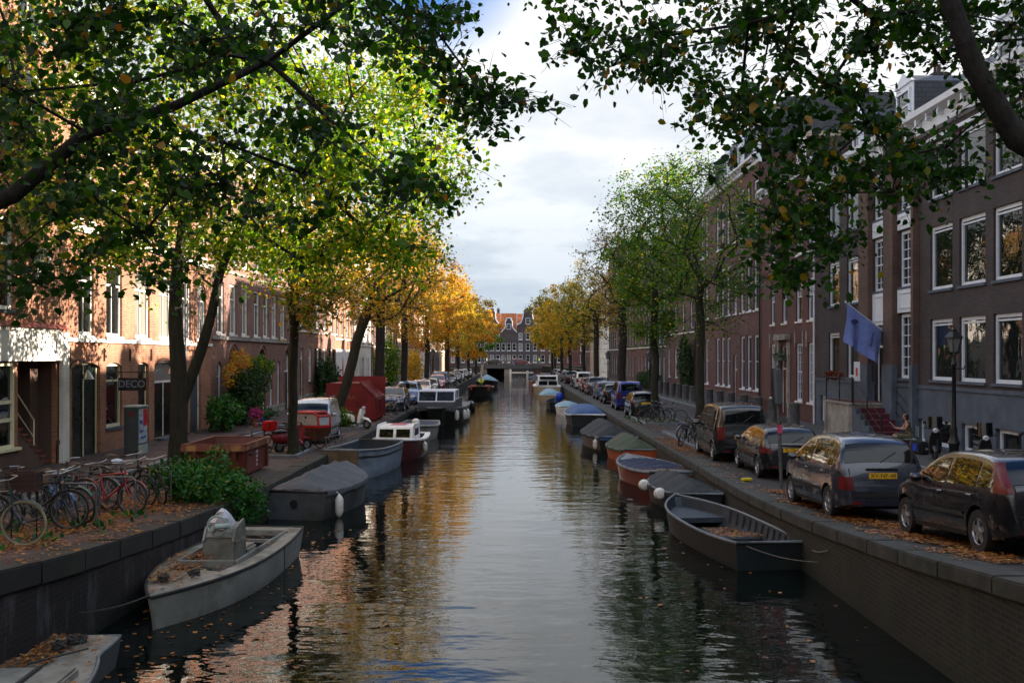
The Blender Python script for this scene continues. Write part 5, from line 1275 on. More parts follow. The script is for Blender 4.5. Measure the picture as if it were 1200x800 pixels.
b = Boat('motor_boat', 'red and black boat moored beyond the cruiser', 'boat', (3.7, 134), R(91), 8, 2.6, 0.8, 'hull_red', 0.3, 0.85, 2.3, gw='white', group=BR); b.cover(0.05, 0.9, 0.7, 'tarp_black', 17)
b = Boat('motor_boat', 'last dark boat on the right before the bridge', 'boat', (3.9, 152), R(91), 8, 2.6, 0.8, 'hull_black', 0.3, 0.85, 2.3, gw='gw_grey', group=BR); b.cover(0.05, 0.9, 0.6, 'tarp_navy', 18)
rope('dark rope from the bow of the white sloop to the left quay', [SL.world((5.8, 0, 0.56)), (XL+0.08, 14.2, -0.35)], 'rope_dark', 0.014)
# ------------------------------------------------------------------ cars (x forward, centred, wheels on z = 0)
def chaikin(P, it=2):
    for _ in range(it):
        Q = [P[0]]
        for a, b in zip(P[:-1], P[1:]):
            Q.append((a[0]*0.75+b[0]*0.25, a[1]*0.75+b[1]*0.25)); Q.append((a[0]*0.25+b[0]*0.75, a[1]*0.25+b[1]*0.75))
        Q.append(P[-1]); P = Q
    return P
KIND = {
 'hatch': dict(prof=[(-2.06, .40), (-2.05, .62), (-2.0, .93), (-1.93, 1.02), (-1.62, 1.33), (-1.35, 1.41), (-.75, 1.46), (-.1, 1.46), (.35, 1.37), (1.02, 1.0), (1.55, .90), (1.88, .74), (2.02, .58), (2.05, .36)],
    hw=.85, belt=.92, tum=.40, ax=(-1.28, 1.33), r=.31, wins=[(-1.72, -1.28), (-1.22, -.32), (-.24, .82)], rear=(-1.93, -1.60), front=(.40, 1.0), tail='high'),
 'mpv': dict(prof=[(-2.05, .40), (-2.04, .75), (-1.98, .98), (-1.88, 1.15), (-1.66, 1.50), (-1.3, 1.60), (-.5, 1.64), (.1, 1.60), (.45, 1.50), (1.15, 1.08), (1.6, .95), (1.92, .76), (2.05, .58), (2.08, .36)],
    hw=.84, belt=1.0, tum=.44, ax=(-1.30, 1.28), r=.31, wins=[(-1.70, -1.28), (-1.2, -.25), (-.17, .95)], rear=(-1.90, -1.66), front=(.5, 1.12), tail='low'),
 'small': dict(prof=[(-1.92, .40), (-1.91, .66), (-1.86, .90), (-1.80, 1.0), (-1.60, 1.32), (-1.40, 1.39), (-.7, 1.43), (-.1, 1.42), (.3, 1.34), (.95, .98), (1.45, .88), (1.75, .70), (1.9, .52), (1.92, .34)],
    hw=.82, belt=.90, tum=.40, ax=(-1.2, 1.24), r=.30, wins=[(-1.58, -1.2), (-1.13, -.25), (-.17, .78)], rear=(-1.80, -1.60), front=(.35, .93), tail='mid'),
 'van': dict(prof=[(-2.02, .40), (-2.01, 1.1), (-1.97, 1.5), (-1.9, 1.74), (-1.7, 1.80), (-.6, 1.83), (.2, 1.80), (.55, 1.70), (1.15, 1.12), (1.6, 1.0), (1.9, .80), (2.0, .6), (2.02, .36)],
    hw=.85, belt=1.02, tum=.20, ax=(-1.3, 1.3), r=.31, wins=[(-1.75, -1.0), (-.9, -.05), (.03, 1.0)], rear=(-1.995, -1.93), front=(.62, 1.12), tail='tall'),
 'suv': dict(prof=[(-1.75, .42), (-1.74, 1.0), (-1.70, 1.3), (-1.62, 1.58), (-1.4, 1.66), (-.4, 1.69), (.1, 1.66), (.4, 1.56), (.85, 1.08), (1.35, .98), (1.65, .82), (1.74, .6), (1.76, .38)],
    hw=.80, belt=.98, tum=.22, ax=(-1.1, 1.15), r=.29, wins=[(-1.45, -.85), (-.78, -.05), (.03, .75)], rear=(-1.715, -1.64), front=(.45, .83), tail='tall'),
}
_carc = {}
class CarShape:
    def __init__(s, K):
        s.__dict__.update(K); s.P = chaikin(s.prof, 2); s.x0, s.x1 = s.P[0][0], s.P[-1][0]; s.xs = [p[0] for p in s.P]; s.zs = [p[1] for p in s.P]
    def top(s, x): return float(np.interp(x, s.xs, s.zs))
    def bot(s, x): e = min(x-s.x0, s.x1-x); return 0.20+0.10*max(0, 1-e/0.35)
    def wid(s, x):
        def er(e, r): return r*(1-sqrt(max(0, 1-(1-min(1, e/r))**2)))
        return s.hw-er(x-s.x0, 0.42)*0.62-er(s.x1-x, 0.75)*0.50
    def side(s, x, z):
        w = s.wid(x)
        if z > s.belt: w -= (z-s.belt)*s.tum
        w -= 0.05*max(0, (0.55-z)/0.35)**2
        w -= 0.015*abs(z-0.66)
        return w
def loft(s):
    G = []
    st = []
    for i in range(len(s.P)-1):
        a, b = s.P[i], s.P[i+1]; L = sqrt((a[0]-b[0])**2+(a[1]-b[1])**2); n = max(1, int(L/0.07))
        for k in range(n): st.append(a[0]+(b[0]-a[0])*k/n)
    st.append(s.x1)
    for x in st:
        zt, zb = s.top(x), s.bot(x); rr = min(0.11, (zt-zb)*0.3)
        half = [(0, zb), (s.side(x, zb)*0.85, zb)]
        for q in (0.0, .08, .2, .35, .5, .65, .8, .9, 1.0): z = zb+0.03+(zt-rr-zb-0.03)*q; half.append((s.side(x, z), z))
        ys = half[-1][0]
        for a in (30, 60, 90): half.append((ys-rr*(1-cos(R(a))), zt-rr+rr*sin(R(a))*0.72))
        yt = half[-1][0]; z_ = half[-1][1]
        for q in (.66, .33): half.append((yt*q, z_+0.28*rr*(1-q*q)))
        G.append([(x, y, z) for y, z in half]+[(x, 0, z_+0.28*rr)]+[(x, -y, z) for y, z in half[:0:-1]])
    return G
def car_template(kind, paintm, plate='XV-NF-48'):
    s = CarShape(KIND[kind]); parts = {}
    mb = MB(); G = loft(s); mb.grid(G, closed=True); mb.add(G[0], [tuple(range(len(G[0])))]); mb.add(G[-1], [tuple(range(len(G[-1])-1, -1, -1))])
    me = mb.mesh('body', [paintm, M['ink']]); bm = bmesh.new(); bm.from_mesh(me); bmesh.ops.recalc_face_normals(bm, faces=bm.faces); bm.to_mesh(me); bm.free()
    tmp = bpy.data.objects.new('tmp', me); COL.objects.link(tmp); cut = []
    for ax in s.ax:
        for sd in (1, -1):
            c = MB(); c.lathe([(s.r+0.06, s.hw-0.28), (s.r+0.06, s.hw+0.3)] if sd == 1 else [(s.r+0.06, -s.hw-0.3), (s.r+0.06, -s.hw+0.28)], 32, c=(ax, 0, s.r), axis='y')
            cme = c.mesh('c', [paintm, M['ink']]); cme.polygons.foreach_set('material_index', [1]*len(cme.polygons))
            bm = bmesh.new(); bm.from_mesh(cme); bmesh.ops.recalc_face_normals(bm, faces=bm.faces); bm.to_mesh(cme); bm.free()
            co_ = bpy.data.objects.new('cut', cme); COL.objects.link(co_); cut.append(co_)
            md = tmp.modifiers.new('b', 'BOOLEAN'); md.operation = 'DIFFERENCE'; md.object = co_; md.solver = 'EXACT'
    dg = bpy.context.evaluated_depsgraph_get(); dg.update(); body = bpy.data.meshes.new_from_object(tmp.evaluated_get(dg)); body.name = 'body'
    for o in cut+[tmp]: bpy.data.objects.remove(o)
    body.shade_smooth(); body.set_sharp_from_angle(angle=R(32))
    return s, body
def side_patch(s, xa, xb, zlo, zhi, off=0.005, n=12, m=4, sd=1):
    """a sheet that follows the flank; zlo / zhi may be functions of x"""
    G = []; fl = zlo if callable(zlo) else (lambda x: zlo); fh = zhi if callable(zhi) else (lambda x: zhi)
    for i in range(n+1):
        x = xa+(xb-xa)*i/n; a, b = fl(x), fh(x)
        if b < a+0.01: b = a+0.01
        G.append([(x, sd*(s.side(x, a+(b-a)*j/m)+off), a+(b-a)*j/m) for j in range(m+1)])
    return G
def top_patch(s, xa, xb, w, off=0.008, n=8, m=8):
    G = []
    for i in range(n+1):
        x = xa+(xb-xa)*i/n; z = s.top(x); dx = 0.01; g = (s.top(x+dx)-s.top(x-dx))/(2*dx); nx, nz = -g, 1.0; l = sqrt(nx*nx+nz*nz); nx /= l; nz /= l
        rr = 0.11; ww = min(s.side(x, z-rr)-0.05, 9)*w; h = -0.11+0.11*0.72
        G.append([(x+nx*off, ww*(-1+2*j/m), z+h+nz*off+0.03*(1-(-1+2*j/m)**2)) for j in range(m+1)])
    return G
def car(label, kind, col, loc, head, plate=None, group=None, detail=1, cat='car', name='parked_car', rails=False, plate_txt='XV-NF-48'):
    """head = direction the bonnet points to, degrees (90 = away from us)"""
    pm = carpaint('car_'+col[0], col[1]); key = (kind, col[0])
    if key not in _carc: _carc[key] = car_template(kind, pm)
    s, body = _carc[key]
    t = thing(name, label, cat, loc, R(head), group); bo = link('body', body, t)
    rise = 0.0
    gx = MB()
    for sd in (1, -1):
        for i, (a, b) in enumerate(s.wins):
            g = MB(); g.grid(side_patch(s, a, b, s.belt+0.03, lambda x: max(s.belt+0.04, s.top(x)-0.13), sd=sd)); g.build('side_window', M['carglass'], t, smooth=True)
    g = MB(); g.grid(top_patch(s, s.rear[0], s.rear[1], 0.94)); g.build('rear_window', M['carglass'], t, smooth=True)
    g = MB(); g.grid(top_patch(s, s.front[0], s.front[1], 0.92)); g.build('windshield', M['carglass'], t, smooth=True)
    # wheels
    for ax in s.ax:
        for sd in (1, -1):
            yo = sd*(s.hw-0.11); r = s.r
            w = thing_part('wheel', t, (ax, yo, r))
            tb = MB(); tb.lathe([(r*0.62, -0.09), (r*0.95, -0.095), (r, -0.06), (r, 0.06), (r*0.95, 0.095), (r*0.62, 0.09)], 28, axis='y', caps=False); w.data = tb.mesh('wheel', M['rubber'], smooth=True, ang=40)
            rb = MB(); f = sd*0.075
            rb.lathe([(r*0.64, f), (r*0.60, f+sd*0.012), (r*0.57, f-sd*0.01)], 24, axis='y', caps=False)
            for k in range(5):
                a = 2*pi*k/5+0.3; dx, dz = cos(a), sin(a); px, pz = -dz, dx
                v = []
                for rad_, wd in ((0.06*r/.3, 0.055), (r*0.60, 0.035)):
                    for q in (-1, 1): v.append((dx*rad_+px*wd*q, f+sd*0.004, dz*rad_+pz*wd*q)); v.append((dx*rad_+px*wd*q, f-sd*0.03, dz*rad_+pz*wd*q))
                rb.add(v, [(0, 2, 6, 4), (1, 3, 7, 5), (0, 1, 5, 4), (2, 3, 7, 6)])
            rb.lathe([(0.07, f-sd*0.02), (0.06, f+sd*0.012), (0.01, f+sd*0.016)], 12, axis='y', caps=False)
            rb.build('rim', M['alloy'], w, smooth=True)
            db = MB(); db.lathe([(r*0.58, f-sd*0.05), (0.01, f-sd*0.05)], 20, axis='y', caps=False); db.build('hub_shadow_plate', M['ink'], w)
    # lights
    tl = {'high': (s.x0+.10, s.x0+.36, .84, 1.28), 'mid': (s.x0+.03, s.x0+.34, .72, .86), 'low': (s.x0+.02, s.x0+.17, .60, .84), 'tall': (s.x0+.012, s.x0+.12, .72, 1.12)}[s.tail]
    for sd in (1, -1):
        g = MB()
        if s.tail == 'high':
            rows = []; k3 = len(s.zs)//3
            for j in range(9):
                z = .88+.42*j/8; xr = float(np.interp(z, s.zs[:k3], s.xs[:k3])); w_ = .17-.09*j/8
                rows.append([(xr-0.008, sd*(s.side(xr+0.04, z)-0.10), z), (xr+0.005, sd*(s.side(xr+0.04, z)-0.02), z)]+[(xr+0.04+w_*q, sd*(s.side(xr+0.04+w_*q, z)+0.010), z) for q in (0, .33, .66, 1)])
            g.grid(rows)
        else:
            g.grid(side_patch(s, tl[0], tl[1], tl[2], tl[3], 0.008, sd=sd))
            z0, z1 = tl[2], tl[3]; rows = []
            for j in range(5):
                z = z0+(z1-z0)*j/4; xr = float(np.interp(z, s.zs[:len(s.zs)//3], s.xs[:len(s.xs)//3])); y1 = s.side(xr+0.02, z)
                rows.append([(xr-0.012, sd*(y1-q*0.12+0.004), z) for q in (0, .5, 1)])
            g.grid(rows)
        g.build('tail_light', M['red_lens'], t, smooth=True)
        g = MB(); g.grid(side_patch(s, s.x1-.42, s.x1-.05, lambda x: .58, lambda x: min(s.top(x)-.04, .74), 0.008, sd=sd))
        rows = []
        for j in range(4):
            z = .56+.14*j/3; k3 = len(s.zs)*2//3; zz_ = s.zs[k3:][::-1]; xx_ = s.xs[k3:][::-1]; xr = float(np.interp(z, zz_, xx_)); rows.append([(xr+0.012, sd*(s.side(xr-0.03, z)-q*0.30), z) for q in (0, .5, 1)])
        g.grid(rows); g.build('headlight', M['clear_lens'], t, smooth=True)
    # plates
    for e, z in ((s.x0, {'high': .80, 'mid': .80, 'low': .86, 'tall': .80}[s.tail] if kind != 'suv' else .62), (s.x1, .45)):
        if e == s.x0: xr = float(np.interp(z, s.zs[:len(s.zs)//3], s.xs[:len(s.xs)//3]))-0.03
        else: k3 = len(s.zs)*2//3; xr = float(np.interp(z, s.zs[k3:][::-1], s.xs[k3:][::-1]))+0.03
        d = -1 if e == s.x0 else 1
        g = MB(); g.box(min(xr, xr-d*0.03), max(xr, xr-d*0.03), -0.26, 0.26, z-0.055, z+0.055); p = g.build('number_plate', M['yellow_plate'], t, bevel=0.004)
        if detail > 1: text_on(plate_txt, 0.115, M['ink'], p, (xr+d*0.004, 0, z), (R(90), 0, R(90*d)), extrude=0.001)
    if detail:
        # mirrors, handles, door gaps, bumper strips, wiper, exhaust
        for sd in (1, -1):
            x = s.wins[-1][1]-0.22; y = s.side(x, s.belt+0.05); g = MB(); g.lathe([(0.02, -0.10), (0.065, -0.07), (0.075, 0), (0.065, 0.06), (0.02, 0.09)], 10, c=(x, sd*(y+0.11), s.belt+0.07), axis='y'); g.build('wing_mirror', pm, t, smooth=True)
            for k, (a, b) in enumerate(s.wins[1:]):
                g = MB(); x = a+0.10; g.tube([(x-0.08, sd*(s.side(x, s.belt-.12)+0.02), s.belt-.10), (x+0.08, sd*(s.side(x, s.belt-.12)+0.02), s.belt-.10)], 0.016, 6); g.build('door_handle', pm, t)
            g = MB()
            for x in (s.wins[1][0]-0.03, s.wins[2][0]-0.04, s.wins[2][1]+0.12):
                zb = 0.32 if abs(x-s.ax[0]) > s.r+.1 and abs(x-s.ax[1]) > s.r+.1 else s.r*2+0.12
                g.grid(side_patch(s, x, x+0.010, zb, s.belt+(0.0 if x > s.wins[2][1] else 0.02), 0.003, n=1, m=8, sd=sd))
            g.build('door_gap', M['ink'], t)
            g = MB(); g.grid(side_patch(s, s.ax[0]+s.r+.10, s.ax[1]-s.r-.10, 0.50, 0.56, 0.014, n=10, m=2, sd=sd)); g.build('side_moulding', M['ink'] if col[2] else M['rubber'], t, smooth=True)
            g = MB(); g.grid(side_patch(s, s.ax[0]+s.r+.08, s.ax[1]-s.r-.08, 0.21, 0.27, 0.010, n=10, m=2, sd=sd)); g.build('sill_strip', M['steel'] if col[2] else M['rubber'], t, smooth=True)
        k3 = len(s.zs)//3; g = MB()
        for sd in (1, -1):
            g.tube([(float(np.interp(z, s.zs[:k3], s.xs[:k3]))-0.003, sd*(s.hw-0.22), z) for z in (.57, .66, .76, .86, .94, 1.0)], 0.006, 4)
        g.tube([(float(np.interp(.57, s.zs[:k3], s.xs[:k3]))-0.003, y, .57) for y in (-s.hw+.22, 0, s.hw-.22)], 0.006, 4)
        g.build('hatch_gap', M['ink'], t)
        g = MB(); zc = {'high': .93, 'mid': .93, 'low': .99, 'tall': .93}[s.tail]; g.box(float(np.interp(zc, s.zs[:k3], s.xs[:k3]))-0.045, float(np.interp(zc, s.zs[:k3], s.xs[:k3]))+0.01, -.3, .3, zc-.02, zc+.01); g.build('plate_lamp_trim', M['rubber'], t, bevel=0.006)
        g = MB(); rows = [[(s.x0-0.012, y, z) for z in (0.46, 0.53)] for y in [-.6+.15*k for k in range(9)]]; g.grid(rows); g.build('rear_bumper_strip', M['rubber'], t)
        g = MB(); x = (s.rear[0]+s.rear[1])/2; g.tube([(s.rear[0]-0.015, 0, s.top(s.rear[0])+0.0), (x-0.03, -0.32, s.top(x)-0.02)], 0.012, 5); g.build('rear_wiper', M['ink'], t)
        g = MB(); g.box(s.x0+.02, s.x0+.30, -0.52, -0.46, 0.20, 0.24); g.build('exhaust', M['steel'], t)
        for sd in (1, -1):
            g = MB(); g.box(s.x0-0.004, s.x0+0.06, sd*0.5-0.09, sd*0.5+0.09, 0.33, 0.38); g.build('rear_reflector', M['red_lens'], t)
    if rails:
        for sd in (1, -1): g = MB(); g.tube([(-1.3, sd*.58, s.top(-1.3)-.02), (-1.2, sd*.58, s.top(-1.2)+.05), (0, sd*.58, s.top(0)+.04), (.1, sd*.58, s.top(.1)-.02)], 0.018, 6); g.build('roof_rail', M['steel'], t)
    return t
def thing_part(name, parent, loc):
    me = bpy.data.meshes.new(name); o = bpy.data.objects.new(name, me); COL.objects.link(o); o.parent = parent; o.location = loc; return o
KR, KL = 'cars parked along the right quay', 'cars parked along the left quay'
BLK = ('black', (0.008, 0.009, 0.013), 0); DGR = ('dark_grey_blue', (0.035, 0.04, 0.058), 0); DBL = ('dark_blue', (0.01, 0.02, 0.06), 0); BLU = ('blue', (0.01, 0.025, 0.22), 0); SIL = ('silver', (0.36, 0.38, 0.40), 0)
GRN = ('dark_green', (0.01, 0.02, 0.016), 0); WHT = ('white', (0.6, 0.6, 0.6), 0); RED = ('red', (0.25, 0.015, 0.02), 0); GRY = ('grey', (0.10, 0.11, 0.12), 0); LBL = ('light_blue', (0.08, 0.16, 0.30), 0); BLKV = ('black_van', (0.010, 0.011, 0.013), 1)
def onstreet(x, y0, y1): return (x, (y0+y1)/2, (gz(y0)+gz(y1))/2)
def rcar(label, kind, col, xn, D0, detail=1, head=90, **k):
    K = KIND[kind]; L = K['prof'][-1][0]-K['prof'][0][0]; x = xn+K['hw']; y = D0+L/2
    t = car(label, kind, col, (x, y, (gz(y-1.3)+gz(y+1.3))/2), head, group=KR, detail=detail, **k)
    sl = math.atan2(gz(y+1.3)-gz(y-1.3), 2.6); t.rotation_euler = (0, -sl if head == 90 else sl, R(head)); return t
rcar('black hatchback with raised red tail light, cut off by the right edge', 'hatch', BLK, 6.60, 13.35, 2, plate_txt='24-PB-LK')
rcar('dark grey-blue people carrier with yellow plate XV-NF-48', 'mpv', DGR, 6.12, 18.6, 2)
rcar('small black hatchback behind the leaning sign post', 'small', ('black_small', (0.010, 0.012, 0.014), 0), 6.70, 26.6, 2, plate_txt='SL-TB-58')
rcar('black boxy van with tall tail lights beside the bicycles', 'van', BLKV, 6.35, 31.0, 2, plate_txt='57-GN-XK')
rcar('dark green hatchback in front of the bright blue van', 'small', GRN, 6.42, 53.6, 1)
rcar('bright blue van with white round sticker', 'van', BLU, 6.40, 61.0, 1)
rcar('dark car right behind the bright blue van', 'small', ('black_b', (0.010, 0.010, 0.013), 0), 6.42, 69.5)
rcar('silvery blue hatchback two cars beyond the bright blue van', 'hatch', LBL, 6.45, 76.0)
rcar('dark grey people carrier in the middle of the right row', 'mpv', GRY, 6.50, 86.0)
rcar('small dark red car in the far part of the right row', 'small', RED, 6.50, 92.5)
rcar('white estate van with red tail lights beyond the forked elm', 'van', WHT, 6.45, 101.0)
rcar('dark blue car just beyond the white van', 'hatch', DBL, 6.5, 108)
rcar('black people carrier near the golden elm', 'mpv', ('black_c', (0.012, 0.012, 0.012), 0), 6.5, 121.0)
rcar('grey hatchback far along the right row', 'hatch', ('grey_b', (0.14, 0.15, 0.16), 0), 6.5, 132.0)
rcar('silver car last but one in the right row', 'small', SIL, 6.5, 146.0)
rcar('dark car nearest the bridge on the right', 'hatch', ('dark_b', (0.02, 0.02, 0.03), 0), 6.5, 158.0)
def lcar(label, kind, col, xn, D0, head=-90, **k):
    K = KIND[kind]; L = K['prof'][-1][0]-K['prof'][0][0]
    return car(label, kind, col, (xn-K['hw'], D0+L/2, 0), head, group=KL, **k)
lcar('boxy silver car with roof rails behind the red cargo bicycle', 'suv', SIL, -7.0, 37.6, rails=True)
lcar('dark blue car with lit headlights beside the red container', 'hatch', DBL, -6.5, 59.6)
lcar('mid blue hatchback behind the dark blue car', 'mpv', LBL, -6.45, 68.0)
lcar('white car behind the two blue cars', 'hatch', WHT, -6.5, 79.0)
lcar('small yellowish-lit grey car before the red one', 'small', ('grey_c', (0.2, 0.2, 0.18), 0), -6.5, 86.5)
lcar('red-fronted car under the orange elm', 'mpv', ('red_b', (0.30, 0.03, 0.03), 0), -6.4, 95.0)
lcar('dark blue van behind the red car', 'van', DBL, -6.6, 102.0)
lcar('blue-grey car halfway to the bridge on the left', 'hatch', ('bluegrey', (0.06, 0.09, 0.14), 0), -6.4, 112.0)
lcar('black car beyond the blue-grey one', 'hatch', ('black_d', (0.012, 0.012, 0.014), 0), -6.4, 124.0)
lcar('silver people carrier under the broad yellow elm', 'mpv', SIL, -6.4, 133.0)
lcar('dark car second from the bridge on the left', 'small', ('dark_c', (0.03, 0.03, 0.04), 0), -6.4, 146.0)
lcar('grey car nearest the bridge on the left', 'hatch', GRY, -6.4, 158.0)
# ------------------------------------------------------------------ bicycles (x forward, rear axle at 0, wheels on z = 0)
def make_bike(label, loc, rz, frame, tyre='rubber', bars='chrome', saddle='saddle', crate=False, fenders=True, group=None, lean=0.10, steer=0.3, low=False, kids=1.0):
    t = thing('bicycle', label, 'bicycle', loc, R(rz), group); t.rotation_euler = (lean, 0, R(rz)); r = 0.345; wb = 1.08
    if kids != 1.0: t.scale = (kids,)*3
    fm = M[frame] if isinstance(frame, str) else frame
    bb = (0.46, 0, 0.29); st = (0.33, 0, 0.80); hd = (0.90, 0, 0.83); hl = (0.93, 0, 0.66); fx = (wb, 0, r)
    f = MB(); f.tube([bb, st], 0.017, 8); f.tube([bb, hl], 0.02, 8)
    if low: f.tube([(0.40, 0, 0.5), (0.62, 0, 0.46), (0.91, 0, 0.74)], 0.015, 8)
    else: f.tube([(0.335, 0, 0.77), hd], 0.016, 8)
    f.tube([hl, (0.885, 0, 0.88)], 0.021, 8)
    for s in (1, -1):
        f.tube([bb, (0, s*0.06, r)], 0.010, 6); f.tube([(0.345, 0, 0.72), (0, s*0.06, r)], 0.009, 6)
    f.build('frame', fm, t, smooth=True)
    hb = MB(); hb.tube([(0.885, 0, 0.86), (0.87, 0, 0.99)], 0.013, 6)
    hb.tube([(0.68, 0.30, 0.99), (0.80, 0.29, 1.02), (0.92, 0.18, 1.03), (0.89, 0, 1.0), (0.92, -0.18, 1.03), (0.80, -0.29, 1.02), (0.68, -0.30, 0.99)], 0.012, 6); h = hb.build('handlebar', M[bars], t, smooth=True)
    for s in (1, -1): g = MB(); g.tube([(0.66, s*0.30, 0.985), (0.78, s*0.293, 1.01)], 0.018, 6); g.build('grip', M['rubber'], h)
    fk = MB()
    for s in (1, -1): fk.tube([(0.93, s*0.035, 0.66), (0.96, s*0.055, 0.55), (wb-0.02, s*0.055, r+0.05), (wb, s*0.055, r)], 0.011, 6)
    fk.build('fork', fm, t, smooth=True)
    sp = MB(); sp.tube([st, (0.30, 0, 0.92)], 0.012, 6); sp.build('seat_post', M['chrome'], t)
    s = MB(); s.add([(0.14, 0.09, 0.94), (0.14, -0.09, 0.94), (0.24, -0.08, 0.95), (0.24, 0.08, 0.95), (0.42, 0.02, 0.94), (0.42, -0.02, 0.94), (0.15, 0.07, 0.98), (0.15, -0.07, 0.98), (0.26, -0.06, 0.975), (0.26, 0.06, 0.975), (0.41, 0.015, 0.965), (0.41, -0.015, 0.965)],
        [(0,1,2,3),(3,2,5,4),(6,9,8,7),(9,10,11,8),(0,6,7,1),(1,7,8,2),(2,8,11,5),(5,11,10,4),(4,10,9,3),(3,9,6,0)]); s.build('saddle', M[saddle], t, smooth=True, ang=60)
    for nm, cx in (('wheel', 0.0), ('wheel', wb)):
        w = MB(); w.ring((0, 0, 0), r-0.018, 0.019, 32, 6); o = w.build('wheel', M[tyre], t, loc=(cx, 0, r), smooth=True)
        ri = MB(); ri.ring((0, 0, 0), r-0.043, 0.010, 32, 5); ri.lathe([(0.018, -0.045), (0.028, -0.03), (0.018, 0), (0.028, 0.03), (0.018, 0.045)], 8, axis='y'); ri.build('rim', M['steel'], o, smooth=True)
        k = MB()
        for i in range(18): a = 2*pi*i/18; k.tube([(0.02*cos(a+1), 0.03*(-1)**i, 0.02*sin(a+1)), ((r-0.045)*cos(a), 0, (r-0.045)*sin(a))], 0.0028, 3, caps=False)
        k.build('spokes', M['steel'], o)
    if fenders:
        for cx, a0, a1 in ((0, 20, 200), (wb, 35, 165)):
            G = []
            for i in range(13): a = R(a0+(a1-a0)*i/12); G.append([(cx+(r+0.02)*cos(a), y, r+(r+0.02)*sin(a)-abs(y)*0.2) for y in (-0.028, 0, 0.028)])
            m_ = MB(); m_.grid(G); m_.build('mudguard', fm, t, smooth=True)
    c = MB(); c.lathe([(0.09, 0.045), (0.09, 0.055)], 16, c=(bb[0], 0, bb[2]), axis='y'); c.tube([(bb[0], 0.07, bb[2]), (bb[0]+0.10, 0.075, bb[2]-0.13)], 0.009, 5); c.tube([(bb[0], -0.07, bb[2]), (bb[0]-0.10, -0.075, bb[2]+0.13)], 0.009, 5)
    c.box(bb[0]+0.06, bb[0]+0.14, 0.08, 0.16, bb[2]-0.14, bb[2]-0.12); c.box(bb[0]-0.14, bb[0]-0.06, -0.16, -0.08, bb[2]+0.12, bb[2]+0.14); c.build('pedals', M['steel'], t)
    ca = MB()
    for y in (-0.06, 0, 0.06): ca.tube([(-0.22, y, 0.74), (0.28, y, 0.74)], 0.006, 5)
    for sd in (1, -1): ca.tube([(-0.12, sd*0.06, 0.74), (0, sd*0.065, r)], 0.006, 5); 
    ca.build('carrier', M['iron'], t)
    l = MB(); l.lathe([(0.01, 0.93), (0.04, 0.95), (0.045, 0.98)], 10, c=(0, 0, 0.80), axis='x'); l.build('lamp', M['chrome'], t, smooth=True)
    rl = MB(); rl.box(-0.25, -0.235, -0.04, 0.04, 0.68, 0.73); rl.build('rear_reflector', M['red_lens'], t)
    if crate:
        k = MB(); x0, x1, y0, y1, z0, z1 = 0.93, 1.27, -0.23, 0.23, 0.80, 1.10
        k.box(x0, x1, y0, y1, z0, z0+0.015)
        for q in range(4):
            zz = z0+0.02+q*0.072
            k.box(x0, x0+0.015, y0, y1, zz, zz+0.055); k.box(x1-0.015, x1, y0, y1, zz, zz+0.055); k.box(x0, x1, y0, y0+0.015, zz+0.001, zz+0.054); k.box(x0, x1, y1-0.015, y1, zz+0.001, zz+0.054)
        for xx in (x0, x1-0.025):
            for yy in (y0, y1-0.025): k.box(xx-0.002, xx+0.027, yy-0.002, yy+0.027, z0, z1)
        k.build('crate', M['crate'], t)
    return t
BKL, BKR = 'bicycles parked on the left quay', 'bicycles parked on the right quay'
def bz(x, y): return (x, y, gz(y)+0.01)
fr_dark = 'iron'; fr_green = paint('green_frame', (0.02, 0.10, 0.07), 0.35, coat=0.5); fr_blue = paint('blue_frame', (0.03, 0.07, 0.18), 0.35, coat=0.5); fr_red = paint('red_frame', (0.3, 0.01, 0.02), 0.35, coat=0.5); fr_grey = paint('grey_frame', (0.12, 0.14, 0.16), 0.35, 0.3, coat=0.5); fr_teal = paint('teal_frame', (0.02, 0.06, 0.08), 0.35, coat=0.5)
# heading 0 = towards the canal; the front wheels face the water
make_bike('bicycle with cream tyres and brown crate, nearest the left edge', bz(-8.42, 14.95), 2, fr_teal, 'gum', crate=False, group=BKL, lean=0.06)
make_bike('black bicycle with its large dark front wheel beside the brown crate', bz(-8.75, 17.2), 2, fr_dark, group=BKL, lean=-0.05)
make_bike('dark bicycle at the left edge behind the cream-tyred one', bz(-9.6, 16.2), 8, fr_dark, group=BKL, lean=0.1, saddle='saddle')
make_bike('green-framed bicycle by the first steel stand', bz(-8.9, 18.9), -26, fr_green, group=BKL, lean=0.12)
make_bike('blue bicycle with its narrow front wheel turned to the quay edge', bz(-8.55, 18.6), -48, fr_blue, group=BKL, lean=0.15)
make_bike('bicycle with a red front fork in the middle of the row', bz(-8.6, 20.0), -14, fr_red, group=BKL, lean=-0.1)
make_bike('grey upright bicycle behind the red-forked one', bz(-9.3, 20.9), -20, fr_grey, group=BKL, lean=0.1)
make_bike('bicycle with a pale blue saddle cover', bz(-8.8, 22.0), -30, fr_dark, group=BKL, lean=0.1, saddle='pale_blue_bag')
make_bike('black bicycle closest to the green bush', bz(-8.3, 22.6), -52, fr_dark, group=BKL, lean=0.12, fenders=False)
make_bike('low step-through bicycle lying against the second stand', bz(-9.9, 18.0), 14, fr_grey, group=BKL, lean=-0.15, low=True)
make_bike('dark bicycle wedged between the green and blue ones', bz(-9.0, 19.4), -38, fr_dark, group=BKL, lean=0.2, low=True)
make_bike('teal bicycle at the back of the row facing the houses', bz(-8.4, 20.6), 165, fr_teal, group=BKL, lean=-0.1)
make_bike('grey bicycle standing across the end of the row', bz(-9.6, 23.4), -8, fr_grey, group=BKL, lean=0.1)
make_bike('black bicycle deep in the row behind the brown crate', bz(-9.7, 17.3), -12, fr_dark, group=BKL, lean=0.14)
